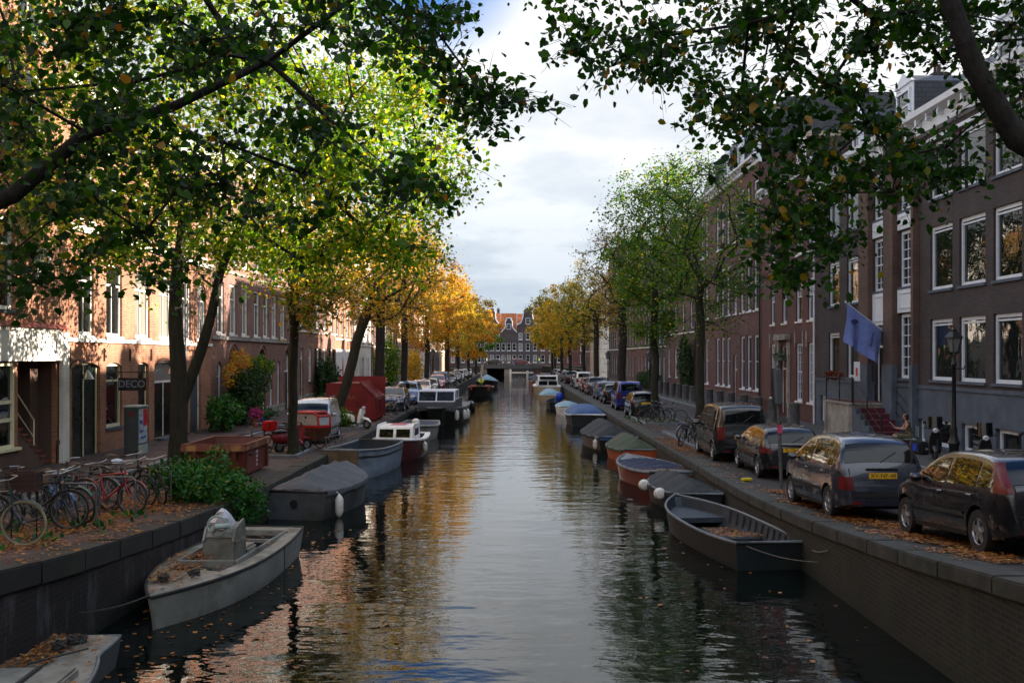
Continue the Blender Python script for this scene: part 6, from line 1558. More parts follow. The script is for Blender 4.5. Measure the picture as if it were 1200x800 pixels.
# a brown crate carried on the first bicycle's neighbour
cr = thing('bottle_crate', 'brown slatted crate strapped over the front of a bicycle at the left edge', 'crate', (-7.62, 15.55, gz(15.5)+0.80), R(4))
k = MB(); x0, x1, y0, y1, z0, z1 = -0.22, 0.22, -0.15, 0.15, 0, 0.30
k.box(x0, x1, y0, y1, z0, z0+0.015)
for q in range(4):
    zz = z0+0.02+q*0.072; k.box(x0, x0+0.015, y0, y1, zz, zz+0.058); k.box(x1-0.015, x1, y0, y1, zz, zz+0.058); k.box(x0, x1, y0, y0+0.015, zz+0.001, zz+0.056); k.box(x0, x1, y1-0.015, y1, zz+0.001, zz+0.056)
for xx in (x0, x1-0.025):
    for yy in (y0, y1-0.025): k.box(xx-0.002, xx+0.027, yy-0.002, yy+0.027, z0, z1)
k.build('slats', M['crate'], cr)
k = MB(); k.tube([(-0.15, -0.1, -0.79), (-0.15, -0.1, 0)], 0.012, 5); k.tube([(0.15, 0.1, -0.79), (0.15, 0.1, 0)], 0.012, 5); k.build('carrier_struts', M['iron'], cr)
RK = 'steel bicycle stands on the left quay'
for lb, x, y in (('steel bicycle stand nearest the left edge', -7.35, 17.6), ('steel bicycle stand between the green and red bicycles', -7.3, 19.3), ('steel bicycle stand nearest the bush', -7.5, 21.9)):
    t = thing('bicycle_stand', lb, 'bicycle stand', bz(x, y), R(0), RK); m = MB()
    m.tube([(-0.0, 0, -0.05), (0, 0, 0.70), (-0.06, 0, 0.78), (-0.62, 0, 0.78), (-0.70, 0, 0.70), (-0.70, 0, -0.05)], 0.02, 8); m.build('hoop', M['steel'], t, smooth=True)
    m = MB(); m.lathe([(0.06, -0.01), (0.06, 0.01)], 12); m.lathe([(0.06, -0.01), (0.06, 0.01)], 12, c=(-0.7, 0, 0)); m.build('foot', M['steel'], t)
make_bike('bicycle lying askew at the quay side of the right group', bz(6.15, 36.4), 62, fr_dark, group=BKR, lean=0.25)
make_bike('bicycle with round blue wheel badge beside the black van', bz(6.9, 36.0), 8, fr_grey, group=BKR, lean=0.08)
make_bike('dark bicycle in the middle of the group before the spindly elm', bz(6.6, 38.0), 20, fr_teal, group=BKR, lean=-0.1)
make_bike('brown-crated bicycle leaning on the spindly elm', bz(7.3, 39.4), 30, fr_dark, group=BKR, lean=0.12, crate=True)
make_bike('grey bicycle facing away behind the black van group', bz(7.9, 38.8), 75, fr_grey, group=BKR, lean=0.1)
make_bike('bicycle leaning at the foot of the dense green elm', bz(6.5, 49.0), 10, fr_dark, group=BKR, lean=0.08)
make_bike('second bicycle at the dense green elm, further from the water', bz(7.3, 49.6), -12, fr_grey, group=BKR, lean=-0.08)
make_bike('third bicycle at the dense green elm, turned to the street', bz(8.0, 50.8), 150, fr_blue, group=BKR, lean=0.1)
m = MB(); m.lathe([(0.10, 0.0), (0.10, 0.02)], 16, axis='y'); o = m.build('wheel_badge', M['blue_plastic'], loc=(7.98, 35.9, 0.36)); tag(o, 'round blue disc on the front wheel of the bicycle by the black van', 'disc')
for i, (x, y, a, c, lb) in enumerate([(-7.0, 56.2, 70, fr_grey, 'bicycle between the red container and the dark blue car'), (-6.8, 57.6, 40, fr_dark, 'second bicycle beside the red container'), (-8.6, 36.9, 40, fr_dark, 'dark bicycle hidden behind the cargo bicycle'), (-8.9, 32.9, 60, fr_dark, 'bicycle leaning on the slender elm by the moped'), (-9.2, 45.9, 80, fr_grey, 'bicycle behind the white scooter'), (-7.0, 93.5, 60, fr_dark, 'bicycle by the red-fronted car'), (7.0, 98.2, 80, fr_grey, 'bicycle between the far right cars'), (6.7, 84.2, 60, fr_dark, 'bicycle before the dark grey people carrier'), (7.2, 59.8, 90, fr_grey, 'bicycle squeezed before the bright blue van')]):
    make_bike(lb, bz(x, y), a, c, group=BKL if x < 0 else BKR, lean=0.1)

# ------------------------------------------------------------------ scooters and mopeds (x forward)
def scooter(label, loc, rz, bodyc, seat='saddle', box=None, cat='scooter', name='scooter', group='motor scooters', screen=False):
    t = thing(name, label, cat, loc, R(rz), group); pm = M[bodyc] if isinstance(bodyc, str) else bodyc
    for cx in (0, 1.25):
        w = MB(); w.ring((0, 0, 0), 0.17, 0.055, 22, 8); o = w.build('wheel', M['rubber'], t, loc=(cx, 0, 0.225), smooth=True)
        ri = MB(); ri.lathe([(0.12, -0.03), (0.12, 0.03)], 14, axis='y'); ri.build('rim', M['alloy'], o)
    def blob(secs):
        m_ = MB(); G = []
        for x, zc, ry, rz_ in secs: G.append([(x, ry*cos(2*pi*k/12), zc+rz_*sin(2*pi*k/12)) for k in range(12)])
        m_.grid(G, closed=True); m_.add(G[0], [tuple(range(12))]); m_.add(G[-1], [tuple(range(12))]); return m_
    blob([(-0.30, 0.60, .04, .04), (-0.2, 0.55, .13, .14), (0.05, 0.52, .18, .20), (0.3, 0.50, .17, .20), (0.48, 0.42, .12, .17)]).build('body', pm, t, smooth=True)
    m = MB(); m.box(0.40, 0.92, -0.15, 0.15, 0.24, 0.30); m.build('footboard', M['rubber'], t, bevel=0.02)
    m = MB(); G = []
    for x, z, w_ in ((0.88, 0.27, .17), (0.93, 0.5, .19), (0.99, 0.75, .18), (1.02, 0.92, .12)): G.append([(x-0.08*(abs(v)**2), w_*v, z) for v in (-1, -.6, 0, .6, 1)]+[(x+0.05, w_*v*0.9, z) for v in (1, .6, 0, -.6, -1)])
    m.grid(G, closed=True); m.add(G[-1], [tuple(range(10))]); m.build('leg_shield', pm, t, smooth=True, ang=60)
    blob([(1.0, 0.50, .03, .03), (1.12, 0.47, .10, .07), (1.3, 0.44, .10, .06), (1.46, 0.33, .05, .03)]).build('front_mudguard', pm, t, smooth=True)
    m = MB(); m.tube([(1.02, 0, 0.85), (1.0, 0, 1.0)], 0.03, 8); m.tube([(0.86, 0.32, 1.04), (0.98, 0.2, 1.03), (1.0, 0, 1.0), (0.98, -0.2, 1.03), (0.86, -0.32, 1.04)], 0.018, 6); m.tube([(1.2, 0.07, 0.225), (1.05, 0.05, 0.7)], 0.02, 6); m.build('handlebar', M['iron'], t, smooth=True)
    for sd in (1, -1): m = MB(); m.tube([(0.95, sd*0.25, 1.04), (0.92, sd*0.30, 1.18)], 0.007, 4); m.lathe([(0.01, -0.012), (0.05, 0), (0.01, 0.012)], 10, c=(0.92, sd*0.31, 1.2), axis='x'); m.build('mirror', M['iron'], t, smooth=True)
    blob([(1.0, 0.97, .06, .06), (1.08, 0.96, .09, .08), (1.13, 0.95, .06, .05)]).build('headlight', M['clear_lens'], t, smooth=True)
    blob([(-0.28, 0.74, .08, .04), (-0.1, 0.76, .14, .055), (0.2, 0.75, .13, .055), (0.48, 0.71, .07, .04)]).build('seat', M[seat], t, smooth=True)
    if box: m = MB(); m.box(-0.62, -0.24, -0.2, 0.2, 0.80, 1.14); m.build('top_box', M[box], t, bevel=0.04)
    if screen:
        m = MB(); m.grid([[(1.08-0.1*v*v+0.0-(z-1)*0.25, 0.2*v, z) for v in (-1, -.5, 0, .5, 1)] for z in (1.0, 1.2, 1.38)]); m.build('windscreen', M['carglass'], t, smooth=True)
    m = MB(); m.tube([(0.2, -0.16, 0.3), (-0.25, -0.2, 0.28)], 0.035, 8); m.build('exhaust', M['steel'], t)
    return t
scooter('red moped with a bright red top box beside the slender elm', (-7.95, 34.0, 0), 55, 'dull_red', box='bright_red', name='moped', cat='moped')
scooter('white scooter in front of the red container', (-7.75, 46.2, 0), -28, 'white')
scooter('pale red scooter half behind the leaning elm', (-8.75, 45.4, 0), 205, 'dull_red')
scooter('black scooter with windscreen behind the right lamp post', (13.3, 31.4, 0.09), -110, 'iron', screen=True)
scooter('black scooter with raised mirror beside the basement window', (13.4, 28.6, 0.09), -105, 'iron', screen=True)
make_bike("child's pink bicycle at the foot of the slender elm", (-7.75, 34.2, 0), -42, 'pink', bars='iron', kids=0.72, low=True, lean=0.1)
# cargo bicycle with a wooden box and a red hood
t = thing('cargo_bicycle', 'cargo bicycle with brown wooden box and red canvas hood', 'cargo bicycle', (-7.35, 35.7, 0), R(-25))
for cx, cy_, r_ in ((-1.15, 0, .33), (0.25, 0.42, .27), (0.25, -0.42, .27)):
    w = MB(); w.ring((0, 0, 0), r_-.02, 0.022, 28, 6); o = w.build('wheel', M['rubber'], t, loc=(cx, cy_, r_), smooth=True); k = MB()
    for i in range(12): a = 2*pi*i/12; k.tube([(0, 0.02*(-1)**i, 0), ((r_-.03)*cos(a), 0, (r_-.03)*sin(a))], 0.003, 3, caps=False)
    k.build('spokes', M['steel'], o)
m = MB(); m.prism([(-0.25, 0.32), (0.62, 0.32), (0.78, 0.80), (-0.35, 0.80)], -0.36, 0.36, 'xz'); m.build('box', M['door_brown'], t, bevel=0.015)
m = MB()
for y in (-0.35, 0.35): m.tube([(-0.33, y, 0.8), (-0.3, y, 1.22), (-0.2, y, 1.32), (0.55, y, 1.32), (0.72, y, 1.2), (0.76, y, 0.8)], 0.045, 6)
for x, z in ((-0.3, 1.24), (-0.15, 1.33), (0.55, 1.33), (0.73, 1.2)): m.tube([(x, -0.35, z), (x, 0.35, z)], 0.05, 6)
m.box(-0.2, 0.58, -0.34, 0.34, 1.31, 1.35); m.box(-0.38, 0.8, -0.38, 0.38, 0.78, 0.86); m.build('hood', M['bright_red'], t, bevel=0.01)
m = MB(); m.box(-0.28, 0.72, -0.345, -0.335, 0.88, 1.28); m.box(0.735, 0.745, -0.3, 0.3, 0.88, 1.18); m.box(-0.28, 0.70, 0.335, 0.345, 0.88, 1.28); m.build('clear_panel', M['clear_lens'], t)
m = MB(); m.tube([(-0.3, 0, 0.35), (-1.0, 0, 0.35), (-1.15, 0, 0.33)], 0.025, 8); m.tube([(-0.85, 0, 0.35), (-0.95, 0, 0.85)], 0.02, 8); m.tube([(-0.3, 0, 0.5), (-0.45, 0, 1.05)], 0.018, 8); m.tube([(-0.6, 0.3, 1.02), (-0.45, 0.2, 1.05), (-0.45, -0.2, 1.05), (-0.6, -0.3, 1.02)], 0.015, 6); m.build('frame', M['iron'], t, smooth=True)
m = MB(); m.box(-1.08, -0.82, -0.08, 0.08, 0.86, 0.92); m.build('saddle', M['saddle'], t, bevel=0.03)

# ------------------------------------------------------------------ skip, container, cabinet
t = thing('skip', 'open rusty red skip with orange-brown rim and faded yellow marks', 'skip', (-8.2, 28.35, 0), 0)
x0, x1, y0, y1, H = -0.72, 0.92, -1.35, 1.45, 0.9
m = MB(); th = 0.05; ins = 0.22
bot = [(x0+0.03, y0+ins), (x1-0.03, y0+ins), (x1-0.03, y1-ins), (x0+0.03, y1-ins)]; topo = [(x0, y0), (x1, y0), (x1, y1), (x0, y1)]
for i in range(4):
    a, b = topo[i], topo[(i+1) % 4]; c, d = bot[(i+1) % 4], bot[i]
    m.quad((a[0], a[1], H), (b[0], b[1], H), (c[0], c[1], 0.06), (d[0], d[1], 0.06))
    sx = 0.94; m.quad((a[0]*sx, a[1]*sx, H), (b[0]*sx, b[1]*sx, H), (c[0]*sx, c[1]*sx, 0.12), (d[0]*sx, d[1]*sx, 0.12))
m.add([(p[0], p[1], 0.06) for p in bot], [(0, 1, 2, 3)]); m.add([(p[0]*0.94, p[1]*0.94, 0.12) for p in bot], [(0, 1, 2, 3)]); m.build('body', M['skip_red'], t)
m = MB()
m.box(x0-.05, x1+.05, y0-.06, y0+.04, H-.17, H+.03); m.box(x0-.05, x1+.05, y1-.04, y1+.06, H-.17, H+.03); m.box(x0-.06, x0+.04, y0+.04, y1-.04, H-.16, H+.028); m.box(x1-.04, x1+.06, y0+.04, y1-.04, H-.16, H+.028); m.build('rim', M['skip_rim'], t, bevel=0.008)
m = MB()
for xa in (x0+.1, x0+.75, x1-.32): m.box(xa, xa+.26, y0-.066, y0-.061, H-.15, H-.01)
for ya in (y0+.12, y0+1.0, y1-.5): m.box(x1+.061, x1+.066, ya, ya+.26, H-.14, H-.01)
m.build('yellow_marks', M['skip_yellow'], t)
m = MB()
for ya in (y0+.28, y1-.3): m.prism([(x1-.02, 0.08), (x1+.05, 0.08), (x1+.05, H-.17), (x1-.0, H-.17)], ya-.05, ya+.05, 'xz')
for xa in (x0+.3, x1-.25): m.prism([(y0+.24, 0.08), (y0+.12, 0.08), (y0-.05, H-.17), (y0+.04, H-.17)], xa-.05, xa+.05, 'yz')
m.build('stiffeners', M['skip_red'], t)
m = MB(); m.prism([(0.30, 0.35), (0.42, 0.35), (0.30, 0.52)], 0, 0.004, 'xy'); 
m = MB()
for k, (xa, za) in enumerate(((0.28, .50), (0.28, .22))):
    f = lambda z: y0+ins*(1-(z-.06)/(H-.06))-0.006
    m.add([(xa, f(za+.18), za+.18), (xa+.10, f(za+.18), za+.18), (xa+.26, f(za), za), (xa+.16, f(za), za)], [(0, 1, 2, 3)])
m.build('warning_stripes', M['cab_pale'], t)
sl = math.atan2(ins, H-.06)
text_on('VAN GANSE', 0.13, M['skip_yellow'], t, (-0.30, y0+ins*(1-.42/.84)-0.01, 0.48), (R(90)-sl, 0, 0))
for i, (s_, z) in enumerate((('3 M3', .60), ('020', .48), ('641', .36), ('227', .24))): text_on(s_, 0.11, M['cloth_white'], t, (x1+0.004, 0.05, z), (R(90), 0, R(90)))
for ya in (y0+.3, y1-.35):
    m = MB(); m.tube([(x1+.02, ya+.12, .62), (x1+.14, ya+.12, .62)], 0.035, 8); m.build('lifting_lug', M['iron'], t)

t = thing('rubbish_container', 'big closed dark red container with sloping ribbed lids', 'container', (-8.15, 52.4, 0), 0)
m = MB(); m.prism([(-1.25, 0.12), (1.2, 0.12), (1.2, 1.15), (0.35, 1.95), (-1.25, 1.95)], -1.9, 1.9, 'xz'); m.build('body', M['cont_red'], t, bevel=0.02)
for yy in (-1.0, 0.95):
    m = MB(); n = 0.8; p0, p1 = (1.2, 1.15), (0.35, 1.95); dx, dz = p1[0]-p0[0], p1[1]-p0[1]; L = sqrt(dx*dx+dz*dz); nx, nz = -dz/L*-1, dx/L*-1
    m.prism([(p0[0]+nx*.03, p0[1]+nz*.03), (p1[0]+nx*.03, p1[1]+nz*.03), (p1[0]+nx*.07, p1[1]+nz*.07), (p0[0]+nx*.07, p0[1]+nz*.07)], yy-.75, yy+.75, 'xz')
    for k in range(5): y_ = yy-.6+k*.3; m.prism([(p0[0]+nx*.07, p0[1]+nz*.07), (p1[0]+nx*.07, p1[1]+nz*.07), (p1[0]+nx*.12, p1[1]+nz*.12), (p0[0]+nx*.12, p0[1]+nz*.12)], y_-.04, y_+.04, 'xz')
    m.build('lid', M['cont_red'], t)
m = MB()
for y_ in (-1.6, -.8, 0, .8, 1.6): m.box(1.202, 1.26, y_-.05, y_+.05, .14, 1.12)
for x_ in (-1.1, -.4, .3, 1.0): m.box(x_-.05, x_+.05, -1.96, -1.902, .14, 1.0)
m.build('ribs', M['cont_red'], t)
m = MB(); m.box(-1.3, 1.24, 1.902, 1.97, .1, 2.25); m.build('end_wall', M['cont_red'], t)
text_on('AA', 0.34, M['skip_yellow'], t, (0.0, -1.965, 1.25), (R(90), 0, 0))
m = MB()
for y_ in (-1.7, 1.7): m.box(-1.1, 1.1, y_-.1, y_+.1, 0, .12)
m.build('skids', M['iron'], t)

t = thing('electricity_cabinet', 'tall grey street cabinet with torn red and blue posters on its side', 'cabinet', (-12.85, 33.5, 0.06), R(0))
m = MB(); m.box(-0.05, 0.42, -0.42, 0.42, 0.0, 1.55); m.build('body', M['cab_grey'], t, bevel=0.01)
m = MB(); m.box(-0.08, 0.46, -0.45, 0.45, 1.552, 1.61); m.build('lid', M['cab_pale'], t, bevel=0.01)
m = MB(); m.box(0.421, 0.435, -0.36, 0.40, 0.36, 1.50); p = m.build('poster', M['poster'], t)
m = MB(); m.box(0.436, 0.44, 0.02, 0.37, 0.92, 1.48); m.build('red_sheet', M['bright_red'], p)
m = MB(); m.box(0.436, 0.439, -0.32, -0.05, 1.0, 1.12); m.box(0.436, 0.439, -0.30, 0.0, 0.72, 0.80); m.box(0.436, 0.439, -0.2, 0.25, 0.5, 0.58); m.build('dark_print', M['sign_blue'], p)
m = MB(); m.box(0.421, 0.45, -0.40, 0.40, 0.0, 0.30); m.build('foot_panel', M['cab_pale'], t)
m = MB(); m.box(0.12, 0.28, -0.426, -0.421, 1.28, 1.41); m.build('sticker', M['dull_red'], t)
m = MB(); m.box(0.02, 0.03, -0.426, -0.421, 0.1, 1.5); m.build('door_gap', M['ink'], t)

M['sign_dark'] = paint('sign_dark', (0.02, 0.025, 0.035), 0.5)
# the hanging shop sign
t = thing('hanging_sign', 'black hanging sign with the blue-grey letters DECO over the window', 'sign', (FL, 34.6, 2.35), 0)
m = MB(); m.box(0.22, 1.18, -0.035, 0.035, -0.22, 0.22); m.build('board', M['ink'], t, bevel=0.01)
m = MB(); m.prism([(0.28, 0), (0.36, .15), (0.70, .19), (1.04, .15), (1.12, 0), (1.04, -.15), (0.70, -.19), (0.36, -.15)], -0.045, -0.036, 'xz'); m.build('plate', M['sign_dark'], t)
text_on('DECO', 0.34, paint('sign_pale', (0.25, 0.34, 0.52), 0.5), t, (0.70, -0.049, 0.0), (R(90), 0, 0), extrude=0.003)
m = MB(); m.tube([(0.0, 0, 0.42), (1.25, 0, 0.42)], 0.02, 6); m.tube([(0.35, 0, 0.42), (0.35, 0, 0.2)], 0.01, 5); m.tube([(1.05, 0, 0.42), (1.05, 0, 0.2)], 0.01, 5); m.tube([(0, 0, 0.1), (0.3, 0, 0.42)], 0.014, 5); m.build('bracket', M['iron'], t)

# ------------------------------------------------------------------ lamps, sign post, flag, posts
def street_lamp(label, x, y, h, z0=0.0):
    t = thing('street_lamp', label, 'street lamp', (x, y, z0), 0, 'old-fashioned lantern posts')
    m = MB(); m.lathe([(0.20, 0), (0.20, 0.12), (0.14, 0.2), (0.13, 0.75), (0.17, 0.82), (0.12, 0.92), (0.085, 1.1), (0.10, 1.18), (0.065, 1.3), (0.05, h-1.05), (0.085, h-1.0), (0.05, h-0.93), (0.045, h-0.75)], 14); m.build('post', M['iron'], t, smooth=True, ang=40)
    m = MB(); m.tube([(-0.28, 0, h-1.12), (0.28, 0, h-1.12)], 0.018, 6)
    for s in (-1, 1):
        for a, b in (((s*.28, 0, h-1.12), (s*.30, 0, h-1.04)), ((0, 0, h-.76), (s*.20, 0, h-.62))): m.tube([a, b], 0.015, 5)
    m.build('cross_bar', M['iron'], t)
    m = MB(); n = 6; lo, hi = 0.12, 0.23; z0_, z1_ = h-.66, h-.26
    for k in range(n):
        a = 2*pi*k/n; m.tube([(lo*cos(a), lo*sin(a), z0_), (hi*cos(a), hi*sin(a), z1_)], 0.012, 4)
    m.lathe([(lo+.01, z0_-.03), (lo+.02, z0_)], n); m.lathe([(hi+.035, z1_), (hi+.02, z1_+.03), (.14, z1_+.15), (.09, z1_+.17), (.09, z1_+.22), (.03, z1_+.26), (.012, z1_+.34)], n); m.build('lantern_frame', M['iron'], t)
    m = MB(); m.lathe([(lo-.005, z0_), (hi-.01, z1_)], n); m.build('lantern_glass', M['lampglass'], t)
street_lamp('old-fashioned lantern post in front of the dark mansion windows', 12.25, 27.6, 4.0, 0.09)
street_lamp('lantern post in front of the dense green elm', 8.05, 58.0, 3.75)
street_lamp('lantern post before the hedge on the right bank', 8.1, 84, 3.8)
street_lamp('lantern post under the orange elm on the left bank', -7.9, 99.5, 4.1)
street_lamp('lantern post on the bridge at the canal end', -1.5, 209.5, 4.2, 1.5)
t = thing('sign_post', 'slightly leaning grey pole with a narrow sign seen edge-on', 'sign post', (6.66, 24.6, 0.0), 0); t.rotation_euler = (0.0, R(-2.2), 0)
m = MB(); m.lathe([(0.045, -0.05), (0.045, 3.1), (0.01, 3.14)], 12); m.build('pole', M['steel'], t, smooth=True)
m = MB(); m.box(-0.10, 0.02, -0.34, -0.055, 2.15, 3.0); m.box(-0.13, 0.05, 0.056, 0.075, 2.1, 3.02); m.build('sign_plate', M['cab_grey'], t, bevel=0.01)
m = MB(); m.box(-0.06, 0.06, -0.06, -0.047, 1.42, 1.62); m.build('sticker', M['pink'], t)
# flag on a pole slanting out from the mansion
t = thing('flag', 'plain blue flag with a small dark emblem hanging from a slanting pole', 'flag', (14.5, 38.7, 4.25), 0)
tip = Vector((-1.7, -0.5, 1.15)); m = MB(); m.tube([(0, 0, 0), tuple(tip)], [0.03, 0.02], 8); m.lathe([(0.01, -0.05), (0.04, 0), (0.01, 0.05)], 8, c=tuple(tip)); m.build('pole', M['blue_white'], t, smooth=True)
G = []; 
for i in range(15):
    q = 0.10+0.88*i/14; p = tip*q; row = []
    for j in range(15):
        d = j/14; L = 1.5-0.25*(1-q); sway = 0.13*sin(q*11+d*2.0)*d**0.7+0.06*sin(q*21+d)*d
        row.append((p.x-0.10*d+0.03*sin(d*5), p.y+sway-0.05*d, p.z-L*d-0.10*d*d*(1-q)))
    G.append(row)
m = MB(); m.grid(G); fl = m.build('cloth', M['flag'], t, smooth=True)
def onflag(i, j, off=-0.02):
    a = Vector(G[i][j]); return (a.x, a.y+off, a.z)
m = MB(); c = Vector(onflag(11, 5)); m.prism([(c.x+0.14*cos(2*pi*k/16), c.z+0.10*sin(2*pi*k/16)) for k in range(16)], c.y-0.06, c.y-0.054, 'xz'); m.build('emblem', M['flag_ink'], fl)
tx = text_on('Sarphati', 0.17, M['flag_ink'], fl, (onflag(4, 7)[0], onflag(4, 7)[1]-0.06, onflag(4, 7)[2]), (R(90), R(-80), 0))

def stone_post(label, x, y, h=1.15, first=[None]):
    if first[0] is None:
        t = thing('stone_post', label, 'stone post', (x, y, 0.06), 0, 'grey stone posts along the right pavement')
        m = MB(); m.lathe([(0.30, 0), (0.30, 0.1), (0.25, 0.14), (0.23, h-0.12), (0.25, h-0.08), (0.25, h-0.02), (0.20, h)], 12); m.build('shaft', M['granite'], t, smooth=True, ang=35)
        m = MB(); m.box(-0.33, 0.33, -0.33, 0.33, -0.05, 0.04); m.build('base', M['granite'], t); first[0] = t; return t
    return dup(first[0], (x, y, 0.06), random.uniform(0, 3), label)
ords = ['nearest', 'second', 'third', 'fourth', 'fifth', 'sixth', 'seventh', 'eighth', 'ninth', 'tenth', 'eleventh', 'twelfth', 'thirteenth', 'fourteenth']
for i, y in enumerate([45.5, 49.3, 52.2, 55.4, 58.6, 61.8, 65, 68, 71, 74, 77, 80, 83.5, 87]):
    stone_post('grey stone post on the right pavement, %s in the row counted from the viewer' % ords[i], 12.9, y)
# railing between the posts and the hedge
t = thing('iron_railing', 'low black railing between the stone posts and the red brick house', 'railing', (13.2, 47.9, 0.09), 0); m = MB()
for k in range(28): m.tube([(0, k*0.36, 0), (0, k*0.36, 1.0)], 0.014, 5)
for z in (0.15, 0.95): m.tube([(0, 0, z), (0, 9.72, z)], 0.02, 5)
m.build('bars', M['iron'], t)
def foliage(name, label, cat, base, ells, n, size, mat, seed, stems=6, group=None, pot=None, simple=False, stemmat='bark'):
    rng = np.random.default_rng(seed); t = thing(name, label, cat, base, 0, group); C = []
    for (c, r, w) in ells:
        k = int(n*w); p = rng.normal(size=(k, 3)); p /= np.linalg.norm(p, axis=1)[:, None]; p *= rng.uniform(0.35, 1.0, (k, 1))**0.6*(1+0.18*np.sin(p[:, :1]*7+p[:, 1:2]*5)); C.append(np.array(c)+p*np.array(r))
    C = np.vstack(C); C = C[C[:, 2] > -1.2]
    link('leaves', leaves('leaves', C, size, M[mat], rng, simple=simple, up=0.6), t)
    m = MB()
    for k in range(stems):
        c, r, w = ells[k % len(ells)]; e = Vector(c)+Vector(rng.normal(size=3)*0.45)*Vector(r).length*0.4; m.tube([(rng.uniform(-.12, .12), rng.uniform(-.12, .12), 0), tuple(e*0.5+Vector((0, 0, 0.15))), tuple(e)], [0.02, 0.014, 0.006], 5)
    m.build('stems', M[stemmat], t)
    if pot:
        m = MB(); r = pot[0]; m.lathe([(r*0.7, 0), (r, pot[1]-0.05), (r*1.08, pot[1]-0.05), (r*1.08, pot[1]), (r*0.9, pot[1]), (r*0.85, pot[1]-0.06)], 14); m.build('pot', M[pot[2]], t, smooth=True, ang=40)
    return t
foliage('bush', 'bright green bush spilling over the left quay edge', 'bush', (-7.1, 22.7, gz(22.7)), [((0, 0, .40), (.9, 1.1, .46), .5), ((.75, -.2, .15), (.65, 1.1, .5), .25), ((1.05, 0.3, -.25), (.35, .8, .45), .12), ((-.6, .9, .45), (.6, .6, .5), .15), ((.5, -1.2, .5), (.35, .4, .4), .05), ((.2, .6, .85), (.4, .35, .3), .04), ((-.7, -.8, .6), (.3, .35, .35), .04)], 5200, 0.095, 'lf_bush', 71, 14)
foliage('potted_plants', 'leafy plant climbing beside the rosy brick arches', 'plant', (-12.9, 47.6, 0.06), [((0, 0, 1.2), (.8, 1.5, 1.1), .5), ((.1, 1.9, 2.0), (.7, 1.5, .8), .3), ((0.2, -.8, 2.0), (.5, .8, .7), .2)], 5200, 0.13, 'lf_ivy', 72, 16)
foliage('climbing_shrub', 'orange-leaved climber above the dark plants', 'shrub', (-13.2, 47.9, 0.06), [((0.1, 0, 3.0), (.5, 1.1, .65), .6), ((0.1, -1.4, 2.3), (.4, .8, .6), .4)], 900, 0.14, 'lf_orange', 73, 5)
foliage('bush', 'lower light green bush in front of the brick house corner', 'bush', (-12.6, 43.4, 0.06), [((0, 0, .8), (.8, 1.2, .8), 1.0)], 2600, 0.12, 'lf_bush', 74, 8)
foliage('climbing_shrub', 'dark green shrub reaching over the arched door', 'shrub', (-13.2, 51.8, 0.06), [((0, 0, 2.7), (.6, 1.9, .6), .7), ((0, -.8, 1.2), (.5, .6, .9), .3)], 2600, 0.13, 'lf_green', 75, 8)
foliage('flower_pot', 'terracotta pot with pink flowers at the pavement edge', 'flower pot', (-11.9, 46.2, 0.06), [((0, 0, .62), (.35, .35, .28), 1)], 420, 0.09, 'petal', 76, 5, pot=(.2, .4, 'terracotta'))
foliage('flower_pot', 'dark blue pot with green leaves next to the pink flowers', 'flower pot', (-11.95, 47.1, 0.06), [((0, 0, .6), (.4, .4, .3), 1)], 420, 0.1, 'lf_bush', 77, 5, pot=(.24, .36, 'sign_blue'))
foliage('flower_pot', 'low grey trough with small green plants', 'planter', (-12.0, 49.2, 0.06), [((0, 0, .45), (.4, .8, .25), 1)], 420, 0.1, 'lf_ivy', 78, 5, pot=(.3, .3, 'stone_light'))
foliage('bush', 'round dark bush behind the silver car', 'bush', (-8.4, 43.4, 0), [((0, 0, .75), (.85, 1.0, .85), 1)], 3600, 0.12, 'lf_ivy', 79, 9)
foliage('bush', 'rust-flecked low bush at the foot of the leaning elm', 'bush', (-7.9, 46.3, 0), [((0, -.2, .45), (.6, .7, .45), 1)], 1300, 0.11, 'lf_green', 80, 6)
foliage('bush', 'green shrub against the shuttered house', 'bush', (-13.1, 70.5, 0.06), [((0, 0, 1.6), (.8, 1.9, 1.6), 1)], 3600, 0.16, 'lf_ivy', 81, 8)
foliage('bush', 'tall green shrub beside the second blue car', 'bush', (-11.6, 92, 0), [((0, 0, 2.6), (1.3, 2.2, 2.6), 1)], 3600, 0.22, 'lf_green', 82, 8, simple=True)
foliage('climbing_shrub', 'yellow-leaved shrub near the left lamp post', 'shrub', (-9.6, 98, 0), [((0, 0, 2.2), (.8, 1.2, 2.0), 1)], 1300, 0.22, 'lf_yel', 83, 6, simple=True)
foliage('hedge', 'clipped dark hedge before the dark brick house', 'hedge', (13.2, 96, 0.09), [((0, y_, .9), (.6, 1.2, .9), .2) for y_ in (-5, -2.5, 0, 2.5, 5)], 5000, 0.17, 'lf_ivy', 84, 5, simple=True)
foliage('bush', 'dark green climber on the house behind the dense elm', 'bush', (14.0, 80.5, 0.09), [((0, 0, 2.6), (.5, 1.6, 2.6), 1)], 3600, 0.18, 'lf_ivy', 85, 6, simple=True)
foliage('flower_pot', 'balcony box of red flowers on the stoop railing', 'flower box', (13.45, 41.6, 2.42), [((0, 0, .12), (.22, 1.0, .2), 1)], 900, 0.07, 'petal_red', 86, 4, pot=(.12, .12, 'iron'))
t = thing('window_box', 'grey-green plant box over the red house door', 'plant box', (14.35, 53.3, 3.1), 0); m = MB(); m.box(-.12, .12, -.8, .8, 0, .18); m.build('box', M['granite'], t)
link('leaves', leaves('leaves', np.random.default_rng(5).normal(size=(300, 3))*np.array([.12, .5, .12])+np.array([0, 0, .28]), 0.1, M['lf_ivy'], np.random.default_rng(5)), t)

